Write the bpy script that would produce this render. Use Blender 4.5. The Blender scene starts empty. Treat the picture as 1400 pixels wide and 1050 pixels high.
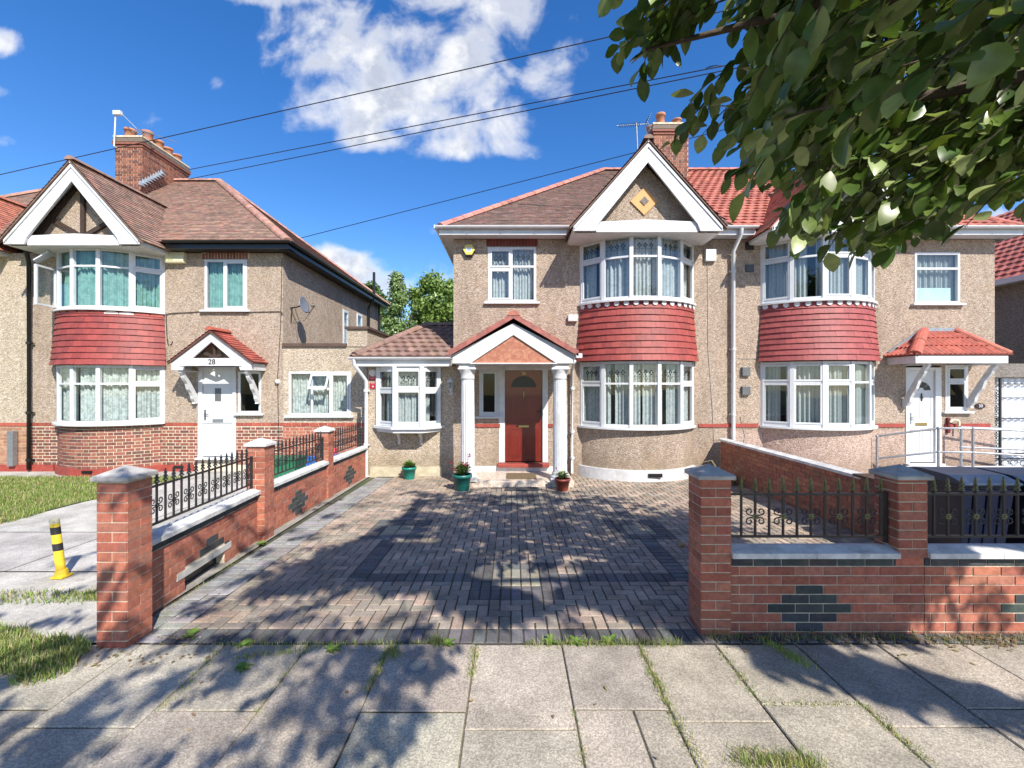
import bpy, math, random
from mathutils import Vector, Matrix
rnd = random.Random(7)
PI = math.pi
scene = bpy.context.scene
COL = scene.collection
# ---------------------------------------------------------------- measuring helpers (metres from the photograph)
def fx(px, d): return (px - 700.0) * d / 600.0
def fz(py, d): return 2.0 - (py - 525.0) * d / 600.0
def gz(y):
    if y < 3.4: return 0.0
    return -0.02 * (min(y, 10.4) - 3.4)
# ---------------------------------------------------------------- mesh builder
class MB:
    def __init__(s): s.v = []; s.f = []; s.m = []; s.c = []; s.sm = []
    def face(s, pts, m=0, c=(1, 1, 1), sm=False):
        n = len(s.v); s.v += [tuple(p) for p in pts]; s.f.append(tuple(range(n, n + len(pts)))); s.m.append(m); s.c.append(c); s.sm.append(sm)
    def mesh(s, vs, fs, m=0, c=(1, 1, 1), sm=False):
        n = len(s.v); s.v += [tuple(p) for p in vs]
        for f in fs: s.f.append(tuple(i + n for i in f)); s.m.append(m); s.c.append(c); s.sm.append(sm)
    def hexa(s, p, m=0, c=(1, 1, 1)):
        s.mesh(p, [(0, 3, 2, 1), (4, 5, 6, 7), (0, 1, 5, 4), (1, 2, 6, 5), (2, 3, 7, 6), (3, 0, 4, 7)], m, c)
    def box(s, x0, x1, y0, y1, z0, z1, m=0, c=(1, 1, 1)):
        s.hexa([(x0, y0, z0), (x1, y0, z0), (x1, y1, z0), (x0, y1, z0), (x0, y0, z1), (x1, y0, z1), (x1, y1, z1), (x0, y1, z1)], m, c)
    def obox(s, A, u, n, ur, nr, zr, m=0, c=(1, 1, 1)):
        # A plan point, u along, n outward (plan unit vectors)
        def P(a, b, z): return (A[0] + u[0] * a + n[0] * b, A[1] + u[1] * a + n[1] * b, z)
        s.hexa([P(ur[0], nr[1], zr[0]), P(ur[1], nr[1], zr[0]), P(ur[1], nr[0], zr[0]), P(ur[0], nr[0], zr[0]),
                P(ur[0], nr[1], zr[1]), P(ur[1], nr[1], zr[1]), P(ur[1], nr[0], zr[1]), P(ur[0], nr[0], zr[1])], m, c)
    def prism_y(s, poly, y0, y1, m=0, c=(1, 1, 1)):      # poly in (x,z), extruded along y
        k = len(poly)
        vs = [(x, y0, z) for x, z in poly] + [(x, y1, z) for x, z in poly]
        s.mesh(vs, [tuple(range(k)), tuple(range(2 * k - 1, k - 1, -1))] + [(i, i + k, (i + 1) % k + k, (i + 1) % k) for i in range(k)], m, c)
    def prism_x(s, poly, x0, x1, m=0, c=(1, 1, 1)):      # poly in (y,z)
        k = len(poly)
        vs = [(x0, y, z) for y, z in poly] + [(x1, y, z) for y, z in poly]
        s.mesh(vs, [tuple(range(k)), tuple(range(2 * k - 1, k - 1, -1))] + [(i, i + k, (i + 1) % k + k, (i + 1) % k) for i in range(k)], m, c)
    def prism_z(s, poly, z0, z1, m=0, c=(1, 1, 1)):
        k = len(poly)
        vs = [(x, y, z0) for x, y in poly] + [(x, y, z1) for x, y in poly]
        s.mesh(vs, [tuple(range(k)), tuple(range(2 * k - 1, k - 1, -1))] + [(i, i + k, (i + 1) % k + k, (i + 1) % k) for i in range(k)], m, c)
    def tube(s, pts, r, n=8, m=0, c=(1, 1, 1), cap=True):
        pts = [Vector(p) for p in pts]; k = len(pts)
        rs = r if isinstance(r, (list, tuple)) else [r] * k
        vs = []; up = None
        for i, p in enumerate(pts):
            t = (pts[min(i + 1, k - 1)] - pts[max(i - 1, 0)])
            if t.length < 1e-9: t = Vector((0, 0, 1))
            t.normalize()
            if up is None:
                up = Vector((0, 0, 1)) if abs(t.z) < .9 else Vector((1, 0, 0))
            a = t.cross(up)
            if a.length < 1e-6: a = t.cross(Vector((1, 0.3, 0)))
            a.normalize(); b = t.cross(a).normalized(); up = -b if False else b.cross(t) * 0 + up
            for j in range(n):
                q = 2 * PI * j / n
                vs.append(p + a * (math.cos(q) * rs[i]) + b * (math.sin(q) * rs[i]))
        fs = []
        for i in range(k - 1):
            for j in range(n):
                fs.append((i * n + j, i * n + (j + 1) % n, (i + 1) * n + (j + 1) % n, (i + 1) * n + j))
        s.mesh(vs, fs, m, c, True)
        if cap:
            s.face(vs[:n][::-1], m, c); s.face(vs[-n:], m, c)
    def lathe(s, prof, cx, cy, n=20, m=0, c=(1, 1, 1), sm=True, flute=0, nf=16):
        vs = []
        for r, z in prof:
            for j in range(n):
                q = 2 * PI * j / n
                rr = r * (1 - flute * (0.5 + 0.5 * math.cos(q * nf))) if flute else r
                vs.append((cx + rr * math.cos(q), cy + rr * math.sin(q), z))
        fs = [(i * n + j, i * n + (j + 1) % n, (i + 1) * n + (j + 1) % n, (i + 1) * n + j) for i in range(len(prof) - 1) for j in range(n)]
        s.mesh(vs, fs, m, c, sm)
        s.face(vs[:n][::-1], m, c); s.face(vs[-n:], m, c)
    def ball(s, cx, cy, cz, r, m=0, c=(1, 1, 1), n=8, sz=1.0):
        prof = [(max(r * math.sin(PI * i / n), 1e-4), cz - r * sz * math.cos(PI * i / n)) for i in range(n + 1)]
        s.lathe(prof, cx, cy, 2 * n, m, c)
    def build(s, name, mats, parent=None, off=None, bevel=0):
        me = bpy.data.meshes.new(name)
        me.from_pydata(s.v, [], s.f)
        if not isinstance(mats, (list, tuple)): mats = [mats]
        for q in mats: me.materials.append(q)
        me.polygons.foreach_set('material_index', s.m)
        me.polygons.foreach_set('use_smooth', s.sm)
        ca = me.color_attributes.new('Col', 'FLOAT_COLOR', 'CORNER')
        buf = []
        for p, c in zip(s.f, s.c): buf += [c[0], c[1], c[2], 1.0] * len(p)
        ca.data.foreach_set('color', buf)
        me.update()
        o = bpy.data.objects.new(name, me); COL.objects.link(o)
        if parent is not None:
            o.parent = parent
            if parent.type == 'EMPTY' and parent.parent is None:
                o.location = [-a for a in parent.location]
        if bevel:
            b = o.modifiers.new('b', 'BEVEL'); b.width = bevel; b.segments = 2; b.limit_method = 'ANGLE'; b.angle_limit = .6
        return o
def tag(o, label=None, cat=None, group=None, kind=None):
    if label: o['label'] = label
    if cat: o['category'] = cat
    if group: o['group'] = group
    if kind: o['kind'] = kind
    return o
def thing(name, loc, label, cat, group=None):
    o = bpy.data.objects.new(name, None); COL.objects.link(o); o.location = loc; o.empty_display_size = .1
    return tag(o, label, cat, group)
# ---------------------------------------------------------------- node helpers
class NT:
    def __init__(s, nt): s.nt = nt
    def node(s, t, **kw):
        n = s.nt.nodes.new(t)
        for k, v in kw.items():
            if k.startswith('i_'): n.inputs[k[2:].replace('_', ' ')].default_value = v
            else: setattr(n, k, v)
        return n
    def put(s, sock, v):
        if hasattr(v, 'is_output') or isinstance(v, bpy.types.NodeSocket): s.nt.links.new(v, sock)
        else: sock.default_value = v
    def M(s, op, a, b=0.0, c=0.0, clamp=False):
        n = s.nt.nodes.new('ShaderNodeMath'); n.operation = op; n.use_clamp = clamp
        s.put(n.inputs[0], a); s.put(n.inputs[1], b); s.put(n.inputs[2], c)
        return n.outputs[0]
    def noise(s, vec, scale, detail=4, rough=.6, dist=0.0, dim='3D'):
        n = s.node('ShaderNodeTexNoise'); n.noise_dimensions = dim
        n.inputs['Scale'].default_value = scale; n.inputs['Detail'].default_value = detail; n.inputs['Roughness'].default_value = rough
        n.inputs['Distortion'].default_value = dist
        if vec is not None: s.nt.links.new(vec, n.inputs['Vector'])
        return n.outputs['Fac']
    def smooth(s, v, a, b, lo=0.0, hi=1.0):
        n = s.node('ShaderNodeMapRange'); n.interpolation_type = 'SMOOTHSTEP'
        s.put(n.inputs[0], v); n.inputs[1].default_value = a; n.inputs[2].default_value = b; n.inputs[3].default_value = lo; n.inputs[4].default_value = hi
        return n.outputs[0]
    def mix(s, fac, a, b, mode='MIX'):
        n = s.nt.nodes.new('ShaderNodeMix'); n.data_type = 'RGBA'; n.blend_type = mode
        s.put(n.inputs[0], fac)
        for i, v in ((6, a), (7, b)):
            if isinstance(v, tuple): v = (*v[:3], 1.0)
            s.put(n.inputs[i], v)
        return n.outputs[2]
    def ramp(s, fac, stops, interp='LINEAR'):
        n = s.nt.nodes.new('ShaderNodeValToRGB'); n.color_ramp.interpolation = interp
        el = n.color_ramp.elements
        while len(el) < len(stops): el.new(.5)
        for e, (p, c) in zip(el, stops): e.position = p; e.color = (*c, 1)
        s.put(n.inputs[0], fac)
        return n.outputs[0]
MATS = {}
def newmat(name):
    m = bpy.data.materials.new(name); m.use_nodes = True
    nt = m.node_tree; b = nt.nodes['Principled BSDF']
    N = NT(nt)
    tc = nt.nodes.new('ShaderNodeTexCoord')
    geo = nt.nodes.new('ShaderNodeNewGeometry')
    N.P = geo.outputs['Position']; N.b = b; N.out = nt.nodes['Material Output']; N.geo = geo
    return m, N
def bump(N, h, strength, dist=.01, prev=None):
    n = N.nt.nodes.new('ShaderNodeBump'); n.inputs['Strength'].default_value = strength; n.inputs['Distance'].default_value = dist
    N.nt.links.new(h, n.inputs['Height'])
    if prev: N.nt.links.new(prev, n.inputs['Normal'])
    N.nt.links.new(n.outputs[0], N.b.inputs['Normal'])
    return n.outputs[0]
def plain(name, col, rough=.5, metal=0.0, var=.12, scale=6, bmp=.1, bscale=60, usecol=False, dirt=None, spec=.5, coat=0):
    m, N = newmat(name)
    c = (*col, 1) if not usecol else None
    if usecol:
        a = N.node('ShaderNodeAttribute'); a.attribute_name = 'Col'; base = N.mix(1.0, a.outputs['Color'], tuple(col), 'MULTIPLY')
    else: base = N.mix(0.0, tuple(col), tuple(col))
    f = N.noise(N.P, scale, 5, .65)
    k = N.smooth(f, .3, .7, 1 - var, 1 + var)
    cmb = N.node('ShaderNodeCombineColor'); [N.put(cmb.inputs[i], k) for i in range(3)]
    base = N.mix(1.0, base, cmb.outputs[0], 'MULTIPLY')
    if dirt:
        g = N.smooth(N.noise(N.P, dirt[1], 6, .7), .52, .72)
        base = N.mix(N.M('MULTIPLY', g, dirt[2]), base, tuple(dirt[0]))
    N.nt.links.new(base, N.b.inputs['Base Color'])
    N.b.inputs['Roughness'].default_value = rough; N.b.inputs['Metallic'].default_value = metal
    N.b.inputs['Specular IOR Level'].default_value = spec
    if coat: N.b.inputs['Coat Weight'].default_value = coat
    if bmp: bump(N, N.noise(N.P, bscale, 3, .6), bmp, .01)
    MATS[name] = m
    return m
def pebble(name, tint, stain=.25, green=False):
    m, N = newmat(name)
    v = N.node('ShaderNodeTexVoronoi'); v.inputs['Scale'].default_value = 58; N.nt.links.new(N.P, v.inputs['Vector'])
    sep = N.node('ShaderNodeSeparateColor'); N.nt.links.new(v.outputs['Color'], sep.inputs[0])
    t = tint
    c = N.ramp(sep.outputs[0], [(0, (t[0]*.50, t[1]*.44, t[2]*.38)), (.25, (t[0]*.72, t[1]*.66, t[2]*.58)), (.55, (t[0], t[1], t[2])), (.8, (t[0]*1.3, t[1]*1.33, t[2]*1.36)), (1, (t[0]*1.55, t[1]*1.65, t[2]*1.8))])
    v2 = N.node('ShaderNodeTexVoronoi'); v2.inputs['Scale'].default_value = 19; N.nt.links.new(N.P, v2.inputs['Vector'])
    sep2 = N.node('ShaderNodeSeparateColor'); N.nt.links.new(v2.outputs['Color'], sep2.inputs[0])
    c = N.mix(.35, c, N.ramp(sep2.outputs[1], [(0, (t[0]*.6, t[1]*.55, t[2]*.5)), (.5, t), (1, (t[0]*1.2, t[1]*1.2, t[2]*1.2))]))
    # broad weather stains, streaked downwards
    mp = N.node('ShaderNodeMapping'); mp.inputs['Scale'].default_value = (1.2, 1.2, .35); N.nt.links.new(N.P, mp.inputs[0])
    st = N.smooth(N.noise(mp.outputs[0], 1.3, 6, .7), .47, .68)
    c = N.mix(N.M('MULTIPLY', st, stain), c, (t[0]*.48, t[1]*.44, t[2]*.40))
    mp2 = N.node('ShaderNodeMapping'); mp2.inputs['Scale'].default_value = (6, 6, .5); N.nt.links.new(N.P, mp2.inputs[0])
    c = N.mix(N.M('MULTIPLY', N.smooth(N.noise(mp2.outputs[0], 1.6, 5, .65), .52, .72), stain*.8), c, (t[0]*.6, t[1]*.55, t[2]*.5))
    sz = N.node('ShaderNodeSeparateXYZ'); N.nt.links.new(N.P, sz.inputs[0])
    gd = N.smooth(N.M('SUBTRACT', sz.outputs[2], N.M('MULTIPLY', N.noise(N.P, 2.5, 5), .9)), -.35, .12, .5, 0)
    c = N.mix(gd, c, (t[0]*.5, t[1]*.46, t[2]*.36))
    st2 = N.smooth(N.noise(N.P, 3.1, 5, .6), .5, .75)
    c = N.mix(N.M('MULTIPLY', st2, stain*.7), c, (t[0]*1.15, t[1]*1.02, t[2]*.8))
    N.nt.links.new(c, N.b.inputs['Base Color'])
    N.b.inputs['Roughness'].default_value = .92
    bump(N, v.outputs['Distance'], 1.0, -.022)
    MATS[name] = m
    return m
WHITE = plain('white_upvc', (.61, .62, .635), .35, var=.05, bmp=.02, dirt=((.55, .53, .48), 2.5, .25))
WPAINT = plain('white_painted', (.60, .60, .605), .55, var=.10, bmp=.2, dirt=((.38, .36, .31), 3.5, .5))
PEB_C = pebble('pebbledash_tan', (.475, .375, .295), .4)
PEB_L = pebble('pebbledash_buff', (.49, .39, .305), .35)
PEB_R = pebble('pebbledash_pink', (.52, .385, .32))
PEB_EXT = pebble('pebbledash_cream', (.58, .485, .375), .3)
PEB_GREY = pebble('pebbledash_grey', (.27, .24, .215))
BRICK = plain('brick', (1, 1, 1), .82, usecol=True, var=.22, scale=22, bmp=.45, bscale=110, dirt=((.15, .11, .09), 4, .45))
MORTAR = plain('mortar', (.60, .51, .38), .95, var=.2, scale=14, bmp=.3)
MORTAR_D = plain('mortar_dark', (.17, .13, .10), .95, var=.2, scale=14, bmp=.3)
TILE = plain('roof_tile', (1, 1, 1), .85, usecol=True, var=.22, scale=9, bmp=.3, bscale=90, dirt=((.13, .11, .075), 3.2, .5))
TILE_R = plain('painted_tile', (1, 1, 1), .6, usecol=True, var=.12, scale=11, bmp=.15, dirt=((.20, .05, .045), 5, .3))
CONC = plain('concrete', (.46, .44, .40), .9, var=.2, scale=5, bmp=.3, dirt=((.22, .20, .17), 3, .5))
COPE = plain('coping_concrete', (.60, .59, .57), .8, var=.2, scale=7, bmp=.2, dirt=((.22, .21, .2), 5, .55))
COPE_G = plain('coping_slate_grey', (.40, .375, .35), .75, var=.2, scale=9, bmp=.3, dirt=((.10, .10, .11), 7, .5))
BLACKM = plain('black_iron', (.018, .018, .019), .4, var=.2, bmp=.05, spec=.5)
GOLD = plain('tarnished_gold', (.16, .15, .06), .5, metal=.3, var=.3, scale=40, bmp=.2)
BLACKP = plain('black_plastic', (.012, .012, .013), .3, var=.1, bmp=.02)
GREYM = plain('galvanised_steel', (.30, .31, .33), .45, metal=.6, var=.15, scale=20, bmp=.05)
TIMBER = plain('dark_timber', (.045, .026, .018), .7, var=.2, scale=20)
SOFFIT = plain('soffit_white', (.70, .70, .69), .5, var=.06, bmp=.03)
DARKIN = plain('dark_interior', (.03, .028, .026), .9, bmp=0)  # near-black backing behind the windows, darkness of unlit rooms put into its colour
REDP = plain('red_painted_render', (.30, .05, .035), .7, var=.2, scale=7, bmp=.3, dirt=((.2, .1, .08), 4, .3))
BROWNM = plain('brown_coping', (.09, .055, .04), .7, var=.2)
LEAD = plain('lead_flashing', (.24, .27, .31), .6, metal=.2, var=.2, scale=8)
TERRA = plain('terracotta', (.42, .18, .10), .8, var=.25, scale=9, bmp=.2, dirt=((.12, .08, .06), 6, .5))
ORANGE = plain('orange_tile_diamond', (.62, .30, .10), .6, var=.1)
CREAMP = plain('cream_plastic', (.72, .66, .44), .5, var=.06, bmp=.02)
GREYP = plain('grey_plastic', (.11, .115, .12), .5, bmp=.02)
BLUELOGO = plain('blue_print', (.05, .2, .4), .5, bmp=0)
YEL = plain('yellow_paint', (.72, .50, .03), .45, var=.15, scale=20, dirt=((.25, .2, .1), 14, .4))
BLKPAINT = plain('black_paint', (.02, .02, .022), .5, var=.2)
NAVY = plain('navy_plastic', (.008, .012, .03), .38, var=.15, bmp=.05)
NAVYLID = plain('navy_lid_plastic', (.018, .032, .062), .42, var=.2, dirt=((.12, .13, .15), 4, .4))
GREENP = plain('green_plastic', (.01, .22, .17), .4, var=.12, bmp=.03)
DKGREENP = plain('dark_green_plastic', (.01, .13, .11), .4, var=.1)
SOIL = plain('potting_soil', (.05, .033, .022), 1, var=.3, scale=60, bmp=.5)
MATBR = plain('coir_mat', (.16, .11, .06), 1, var=.25, scale=50, bmp=.8, bscale=300)
MATGR = plain('grey_mat', (.05, .052, .055), .9, var=.2, bmp=.5, bscale=200)
def marble(name, a, b):
    m, N = newmat(name)
    f = N.noise(N.P, 11, 8, .72, .6)
    N.nt.links.new(N.ramp(f, [(.3, a), (.5, b), (.56, (b[0]*1.25, b[1]*1.5, b[2]*1.5)), (.72, a)]), N.b.inputs['Base Color'])
    N.b.inputs['Roughness'].default_value = .45
    return m
PEDI = marble('red_marbled_tile', (.31, .105, .07), (.38, .15, .09))
STEPM = marble('polished_step_tile', (.40, .29, .22), (.52, .42, .35))
# wood door
def wood(name, a, b, rough=.3):
    m, N = newmat(name)
    mp = N.node('ShaderNodeMapping'); mp.inputs['Scale'].default_value = (14, 14, 1.6); N.nt.links.new(N.P, mp.inputs[0])
    f = N.noise(mp.outputs[0], 3, 5, .6, 1.2)
    N.nt.links.new(N.ramp(f, [(.3, a), (.7, b)]), N.b.inputs['Base Color'])
    N.b.inputs['Roughness'].default_value = rough; N.b.inputs['Coat Weight'].default_value = .3
    bump(N, f, .08)
    return m
DOORWOOD = wood('red_stained_wood', (.12, .011, .007), (.185, .022, .011))
DOORW = plain('white_door_skin', (.60, .61, .63), .4, var=.04, bmp=.02)
# glass: part mirror, part clear
def glass(name, tint=(.9, .95, .95), refl=.10, clear=1.0):
    m, N = newmat(name); nt = N.nt; nt.nodes.remove(N.b)
    tr = N.node('ShaderNodeBsdfTransparent'); tr.inputs[0].default_value = (*[t * clear for t in tint], 1)
    gl = N.node('ShaderNodeBsdfGlossy'); gl.inputs['Roughness'].default_value = .02; gl.inputs['Color'].default_value = (.9, .95, 1, 1)
    dt = N.node('ShaderNodeVectorMath', operation='DOT_PRODUCT'); nt.links.new(N.geo.outputs['Incoming'], dt.inputs[0]); nt.links.new(N.geo.outputs['Normal'], dt.inputs[1])
    fr = N.M('MULTIPLY_ADD', N.M('POWER', N.M('SUBTRACT', 1.0, N.M('ABSOLUTE', dt.outputs['Value'])), 4.5), .9, .045)
    n = N.node('ShaderNodeBump'); n.inputs['Strength'].default_value = .04; n.inputs['Distance'].default_value = .05
    nt.links.new(N.noise(N.P, 1.5, 1, .5), n.inputs['Height']); nt.links.new(n.outputs[0], gl.inputs['Normal']); pass
    mx = N.node('ShaderNodeMixShader'); nt.links.new(N.M('ADD', fr, refl), mx.inputs[0]); nt.links.new(tr.outputs[0], mx.inputs[1]); nt.links.new(gl.outputs[0], mx.inputs[2])
    nt.links.new(mx.outputs[0], N.out.inputs[0])
    return m
GLASS = glass('window_glass', refl=.03)
GLASS_D = glass('door_glass', (.35, .38, .36), -.02)
def curtain_mat(name, col, lace=.5, scale=24, alpha=.1):
    m, N = newmat(name); nt = N.nt; nt.nodes.remove(N.b)
    f = N.smooth(N.noise(N.P, scale, 3, .6, .5), .44, .58)
    c = N.mix(N.M('MULTIPLY', f, lace), tuple(col), tuple(k * .45 for k in col))
    d = N.node('ShaderNodeBsdfDiffuse'); t = N.node('ShaderNodeBsdfTranslucent'); tp = N.node('ShaderNodeBsdfTransparent')
    nt.links.new(c, d.inputs[0]); nt.links.new(c, t.inputs[0])
    a = N.node('ShaderNodeMixShader'); a.inputs[0].default_value = .15; nt.links.new(d.outputs[0], a.inputs[1]); nt.links.new(t.outputs[0], a.inputs[2])
    b = N.node('ShaderNodeMixShader'); nt.links.new(N.M('MULTIPLY_ADD', f, .05, alpha), b.inputs[0]); nt.links.new(a.outputs[0], b.inputs[1]); nt.links.new(tp.outputs[0], b.inputs[2])
    nt.links.new(b.outputs[0], N.out.inputs[0])
    return m
NET = curtain_mat('net_curtain', (.52, .55, .55), .30, 16, alpha=.0)
NETLACE = curtain_mat('lace_curtain', (.60, .64, .62), .5, 13, .0)
AQUA = curtain_mat('aqua_curtain', (.24, .44, .39), .35, 9, .0)
BLIND = curtain_mat('vertical_blind', (.46, .49, .48), .2, 30, .0)
PALEAQ = plain('pale_board', (.45, .62, .56), .6)
# ---------------------------------------------------------------- generators
def jit(c, a):
    k = 1 + rnd.uniform(-a, a)
    return tuple(max(0, q * k * (1 + rnd.uniform(-a * .35, a * .35))) for q in c)
def brick_face(mb, A, u, n, L, z0, z1, cols, course=.075, bl=.225, bond='stretcher', phase=0, prot=.006, black=None, shape=None, j=.010, zf=None, mi=0, skip=None):
    """brick skins standing proud of a mortar body; A start of face in plan, u along it, n outward"""
    r = 0; z = z0
    while z < z1 - .02:
        zt = min(z + course - j, z1)
        if bond == 'flemish': seq = [bl, bl / 2]; x = -(bl * .75 if r % 2 else 0) - phase
        elif bond == 'pier': seq = [bl] if r % 2 == 0 else [bl / 2]; x = 0
        else: seq = [bl]; x = -(bl / 2 if r % 2 else 0) - phase
        k = 0
        while x < L - .005:
            w = seq[k % len(seq)]; k += 1
            a, b = max(x, 0) + (j / 2 if x > 0 else 0), min(x + w, L) - (j / 2 if x + w < L else 0)
            x += w
            if b - a < .015: continue
            if skip:
                q_ = skip(a, b, z, zt)
                if isinstance(q_, tuple): a, b = q_
                elif q_: continue
                if b - a < .015: continue
            isb = black and black(r, (a + b) / 2)
            c = jit((.045, .052, .052), .25) if isb else jit(rnd.choice(cols), .13)
            zz = zf((a + b) / 2) if zf else 0
            p = prot + rnd.uniform(-.0015, .0015)
            mb.obox(A, u, n, (a, b), (-.004, p), (z + zz, zt + zz), mi, c)
        r += 1; z += course
RED_B = [(.39, .130, .080), (.36, .115, .070), (.42, .150, .092), (.31, .095, .060), (.36, .135, .088)]
OLD_B = [(.24, .088, .06), (.18, .065, .048), (.28, .105, .07), (.14, .06, .048), (.25, .075, .055)]
CHIM_B = [(.24, .085, .05), (.18, .06, .04), (.28, .11, .065), (.13, .05, .038)]
def pyramid_cap(mb, cx, cy, z, half, h, lip=.035, m=0):
    q = half
    mb.hexa([(cx-q, cy-q, z), (cx+q, cy-q, z), (cx+q, cy+q, z), (cx-q, cy+q, z), (cx-q, cy-q, z+lip), (cx+q, cy-q, z+lip), (cx+q, cy+q, z+lip), (cx-q, cy+q, z+lip)], m)
    mb.mesh([(cx-q, cy-q, z+lip), (cx+q, cy-q, z+lip), (cx+q, cy+q, z+lip), (cx-q, cy+q, z+lip), (cx, cy, z+h)], [(0, 1, 4), (1, 2, 4), (2, 3, 4), (3, 0, 4)], m)
def pillar(parent, x0, y0, s, zb, zt, capm, capname='pillar_cap', capz=.07, label=None, lean=.1):
    mb = MB()
    mb.box(x0, x0+s, y0, y0+s, zb-lean, zt, 1)
    for (A, u, n) in (((x0, y0), (1, 0), (0, -1)), ((x0+s, y0), (0, 1), (1, 0)), ((x0+s, y0+s), (-1, 0), (0, 1)), ((x0, y0+s), (0, -1), (-1, 0))):
        e = 1 if n[0] else 0
        # alternate courses so that stretchers turn to headers round the corner
        brick_face(mb, A, u, n, s, zb, zt, RED_B, bl=s, bond='pier' , zf=None) if not e else pier_alt(mb, A, u, n, s, zb, zt)
    p = mb.build('pillar', [BRICK, MORTAR], parent)
    if label: p['label'] = label
    mc = MB(); pyramid_cap(mc, x0+s/2, y0+s/2, zt, s/2+.032, capz+.035)
    mc.build(capname, capm, p, bevel=.006)
    return p
def pier_alt(mb, A, u, n, s, z0, z1):
    z = z0; r = 0
    while z < z1 - .02:
        zt = min(z + .065, z1)
        if r % 2: mb.obox(A, u, n, (0, s), (-.004, .006), (z, zt), 0, jit(rnd.choice(RED_B), .13))
        else:
            mb.obox(A, u, n, (0, s/2-.005), (-.004, .006), (z, zt), 0, jit(rnd.choice(RED_B), .13))
            mb.obox(A, u, n, (s/2+.005, s), (-.004, .006), (z, zt), 0, jit(rnd.choice(RED_B), .13))
        r += 1; z += .075
def clip2(poly, cl):
    out = poly
    k = len(cl)
    for i in range(k):
        a, b = cl[i], cl[(i + 1) % k]
        ex, ey = b[0] - a[0], b[1] - a[1]
        inp = out; out = []
        if not inp: return []
        for q in range(len(inp)):
            p, r = inp[q], inp[(q + 1) % len(inp)]
            sp = ex * (p[1] - a[1]) - ey * (p[0] - a[0]); sr = ex * (r[1] - a[1]) - ey * (r[0] - a[0])
            if sp >= 0: out.append(p)
            if (sp >= 0) != (sr >= 0):
                t = sp / (sp - sr); out.append((p[0] + (r[0] - p[0]) * t, p[1] + (r[1] - p[1]) * t))
    return out
def tile_slope(mb, poly, cols, gauge=.1, width=.165, thick=.014, ja=.2, wave=0, mi=0, base=True):
    """plain tiles laid course by course on a convex coplanar 3D polygon; poly[0]->poly[1] is the eaves"""
    P = [Vector(p) for p in poly]
    U = (P[1] - P[0]).normalized()
    n = None
    for k in range(2, len(P)):
        n = U.cross(P[k] - P[0])
        if n.length > 1e-4: break
    n.normalize()
    if n.z < 0: n = -n
    V = n.cross(U).normalized()
    loc = [((p - P[0]).dot(U), (p - P[0]).dot(V)) for p in P]
    ar = sum(loc[i][0] * loc[(i+1) % len(loc)][1] - loc[(i+1) % len(loc)][0] * loc[i][1] for i in range(len(loc)))
    cl = loc if ar > 0 else loc[::-1]
    u0, u1 = min(l[0] for l in loc), max(l[0] for l in loc); v0, v1 = min(l[1] for l in loc), max(l[1] for l in loc)
    W = lambda u, v, h: P[0] + U * u + V * v + n * h
    if base:
        mb.face([p - n * .012 for p in P], mi, tuple(c * .45 for c in cols[0]))
    r = 0; v = v0
    while v < v1:
        x = u0 - (width / 2 if r % 2 else 0)
        while x < u1:
            c = jit(rnd.choice(cols), ja)
            dz = rnd.uniform(0, .004)
            if wave:
                ks = 6
                for s in range(ks):
                    a0, a1 = x + width * s / ks, x + width * (s + 1) / ks
                    h0 = wave * (0.5 + .5 * math.cos(2 * PI * s / ks)); h1 = wave * (0.5 + .5 * math.cos(2 * PI * (s + 1) / ks))
                    q = clip2([(a0, v), (a1, v), (a1, v + gauge), (a0, v + gauge)], cl)
                    if len(q) < 3: continue
                    hh = lambda uu: h0 + (h1 - h0) * (uu - a0) / (a1 - a0)
                    mb.face([W(a, b, hh(a) + dz + thick * (1 - (b - v) / gauge)) for a, b in q], mi, c, False)
                    if q[0][1] < v + 1e-6 or True:
                        e = [p for p in q if abs(p[1] - v) < 1e-6]
                        if len(e) == 2:
                            ea, eb = sorted(e)
                            mb.face([W(ea[0], v, -.005), W(eb[0], v, -.005), W(eb[0], v, hh(eb[0]) + dz + thick), W(ea[0], v, hh(ea[0]) + dz + thick)], mi, tuple(k * .8 for k in c))
            else:
                q = clip2([(x + .002, v), (x + width - .002, v), (x + width - .002, v + gauge), (x + .002, v + gauge)], cl)
                if len(q) >= 3:
                    mb.face([W(a, b, dz + thick * (1 - (b - v) / gauge)) for a, b in q], mi, c)
                    e = [p for p in q if abs(p[1] - v) < 1e-6]
                    if len(e) == 2:
                        ea, eb = sorted(e)
                        mb.face([W(ea[0], v, -.012), W(eb[0], v, -.012), W(eb[0], v, dz + thick), W(ea[0], v, dz + thick)], mi, c)
            x += width
        r += 1; v += gauge
def ridge_run(mb, a, b, r, cols, seg=.33, m=0, up=(0, 0, 1)):
    a, b = Vector(a), Vector(b); L = (b - a).length; k = max(1, int(L / seg)); t = (b - a).normalized()
    s = t.cross(Vector(up)).normalized(); w = s.cross(t).normalized()
    for i in range(k):
        c = jit(rnd.choice(cols), .12)
        p0 = a + t * (L * i / k); p1 = a + t * (L * (i + 1) / k + .02)
        r0, r1 = r * 1.08, r * .96
        vs = []
        for p, rr in ((p0, r0), (p1, r1)):
            for j in range(7):
                q = PI * j / 6
                vs.append(p + s * math.cos(q) * rr + w * (math.sin(q) * rr * .8 - rr * .35))
        mb.mesh(vs, [(j, j + 1, j + 8, j + 7) for j in range(6)] + [(6, 5, 4, 3, 2, 1, 0)], m, c)
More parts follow.
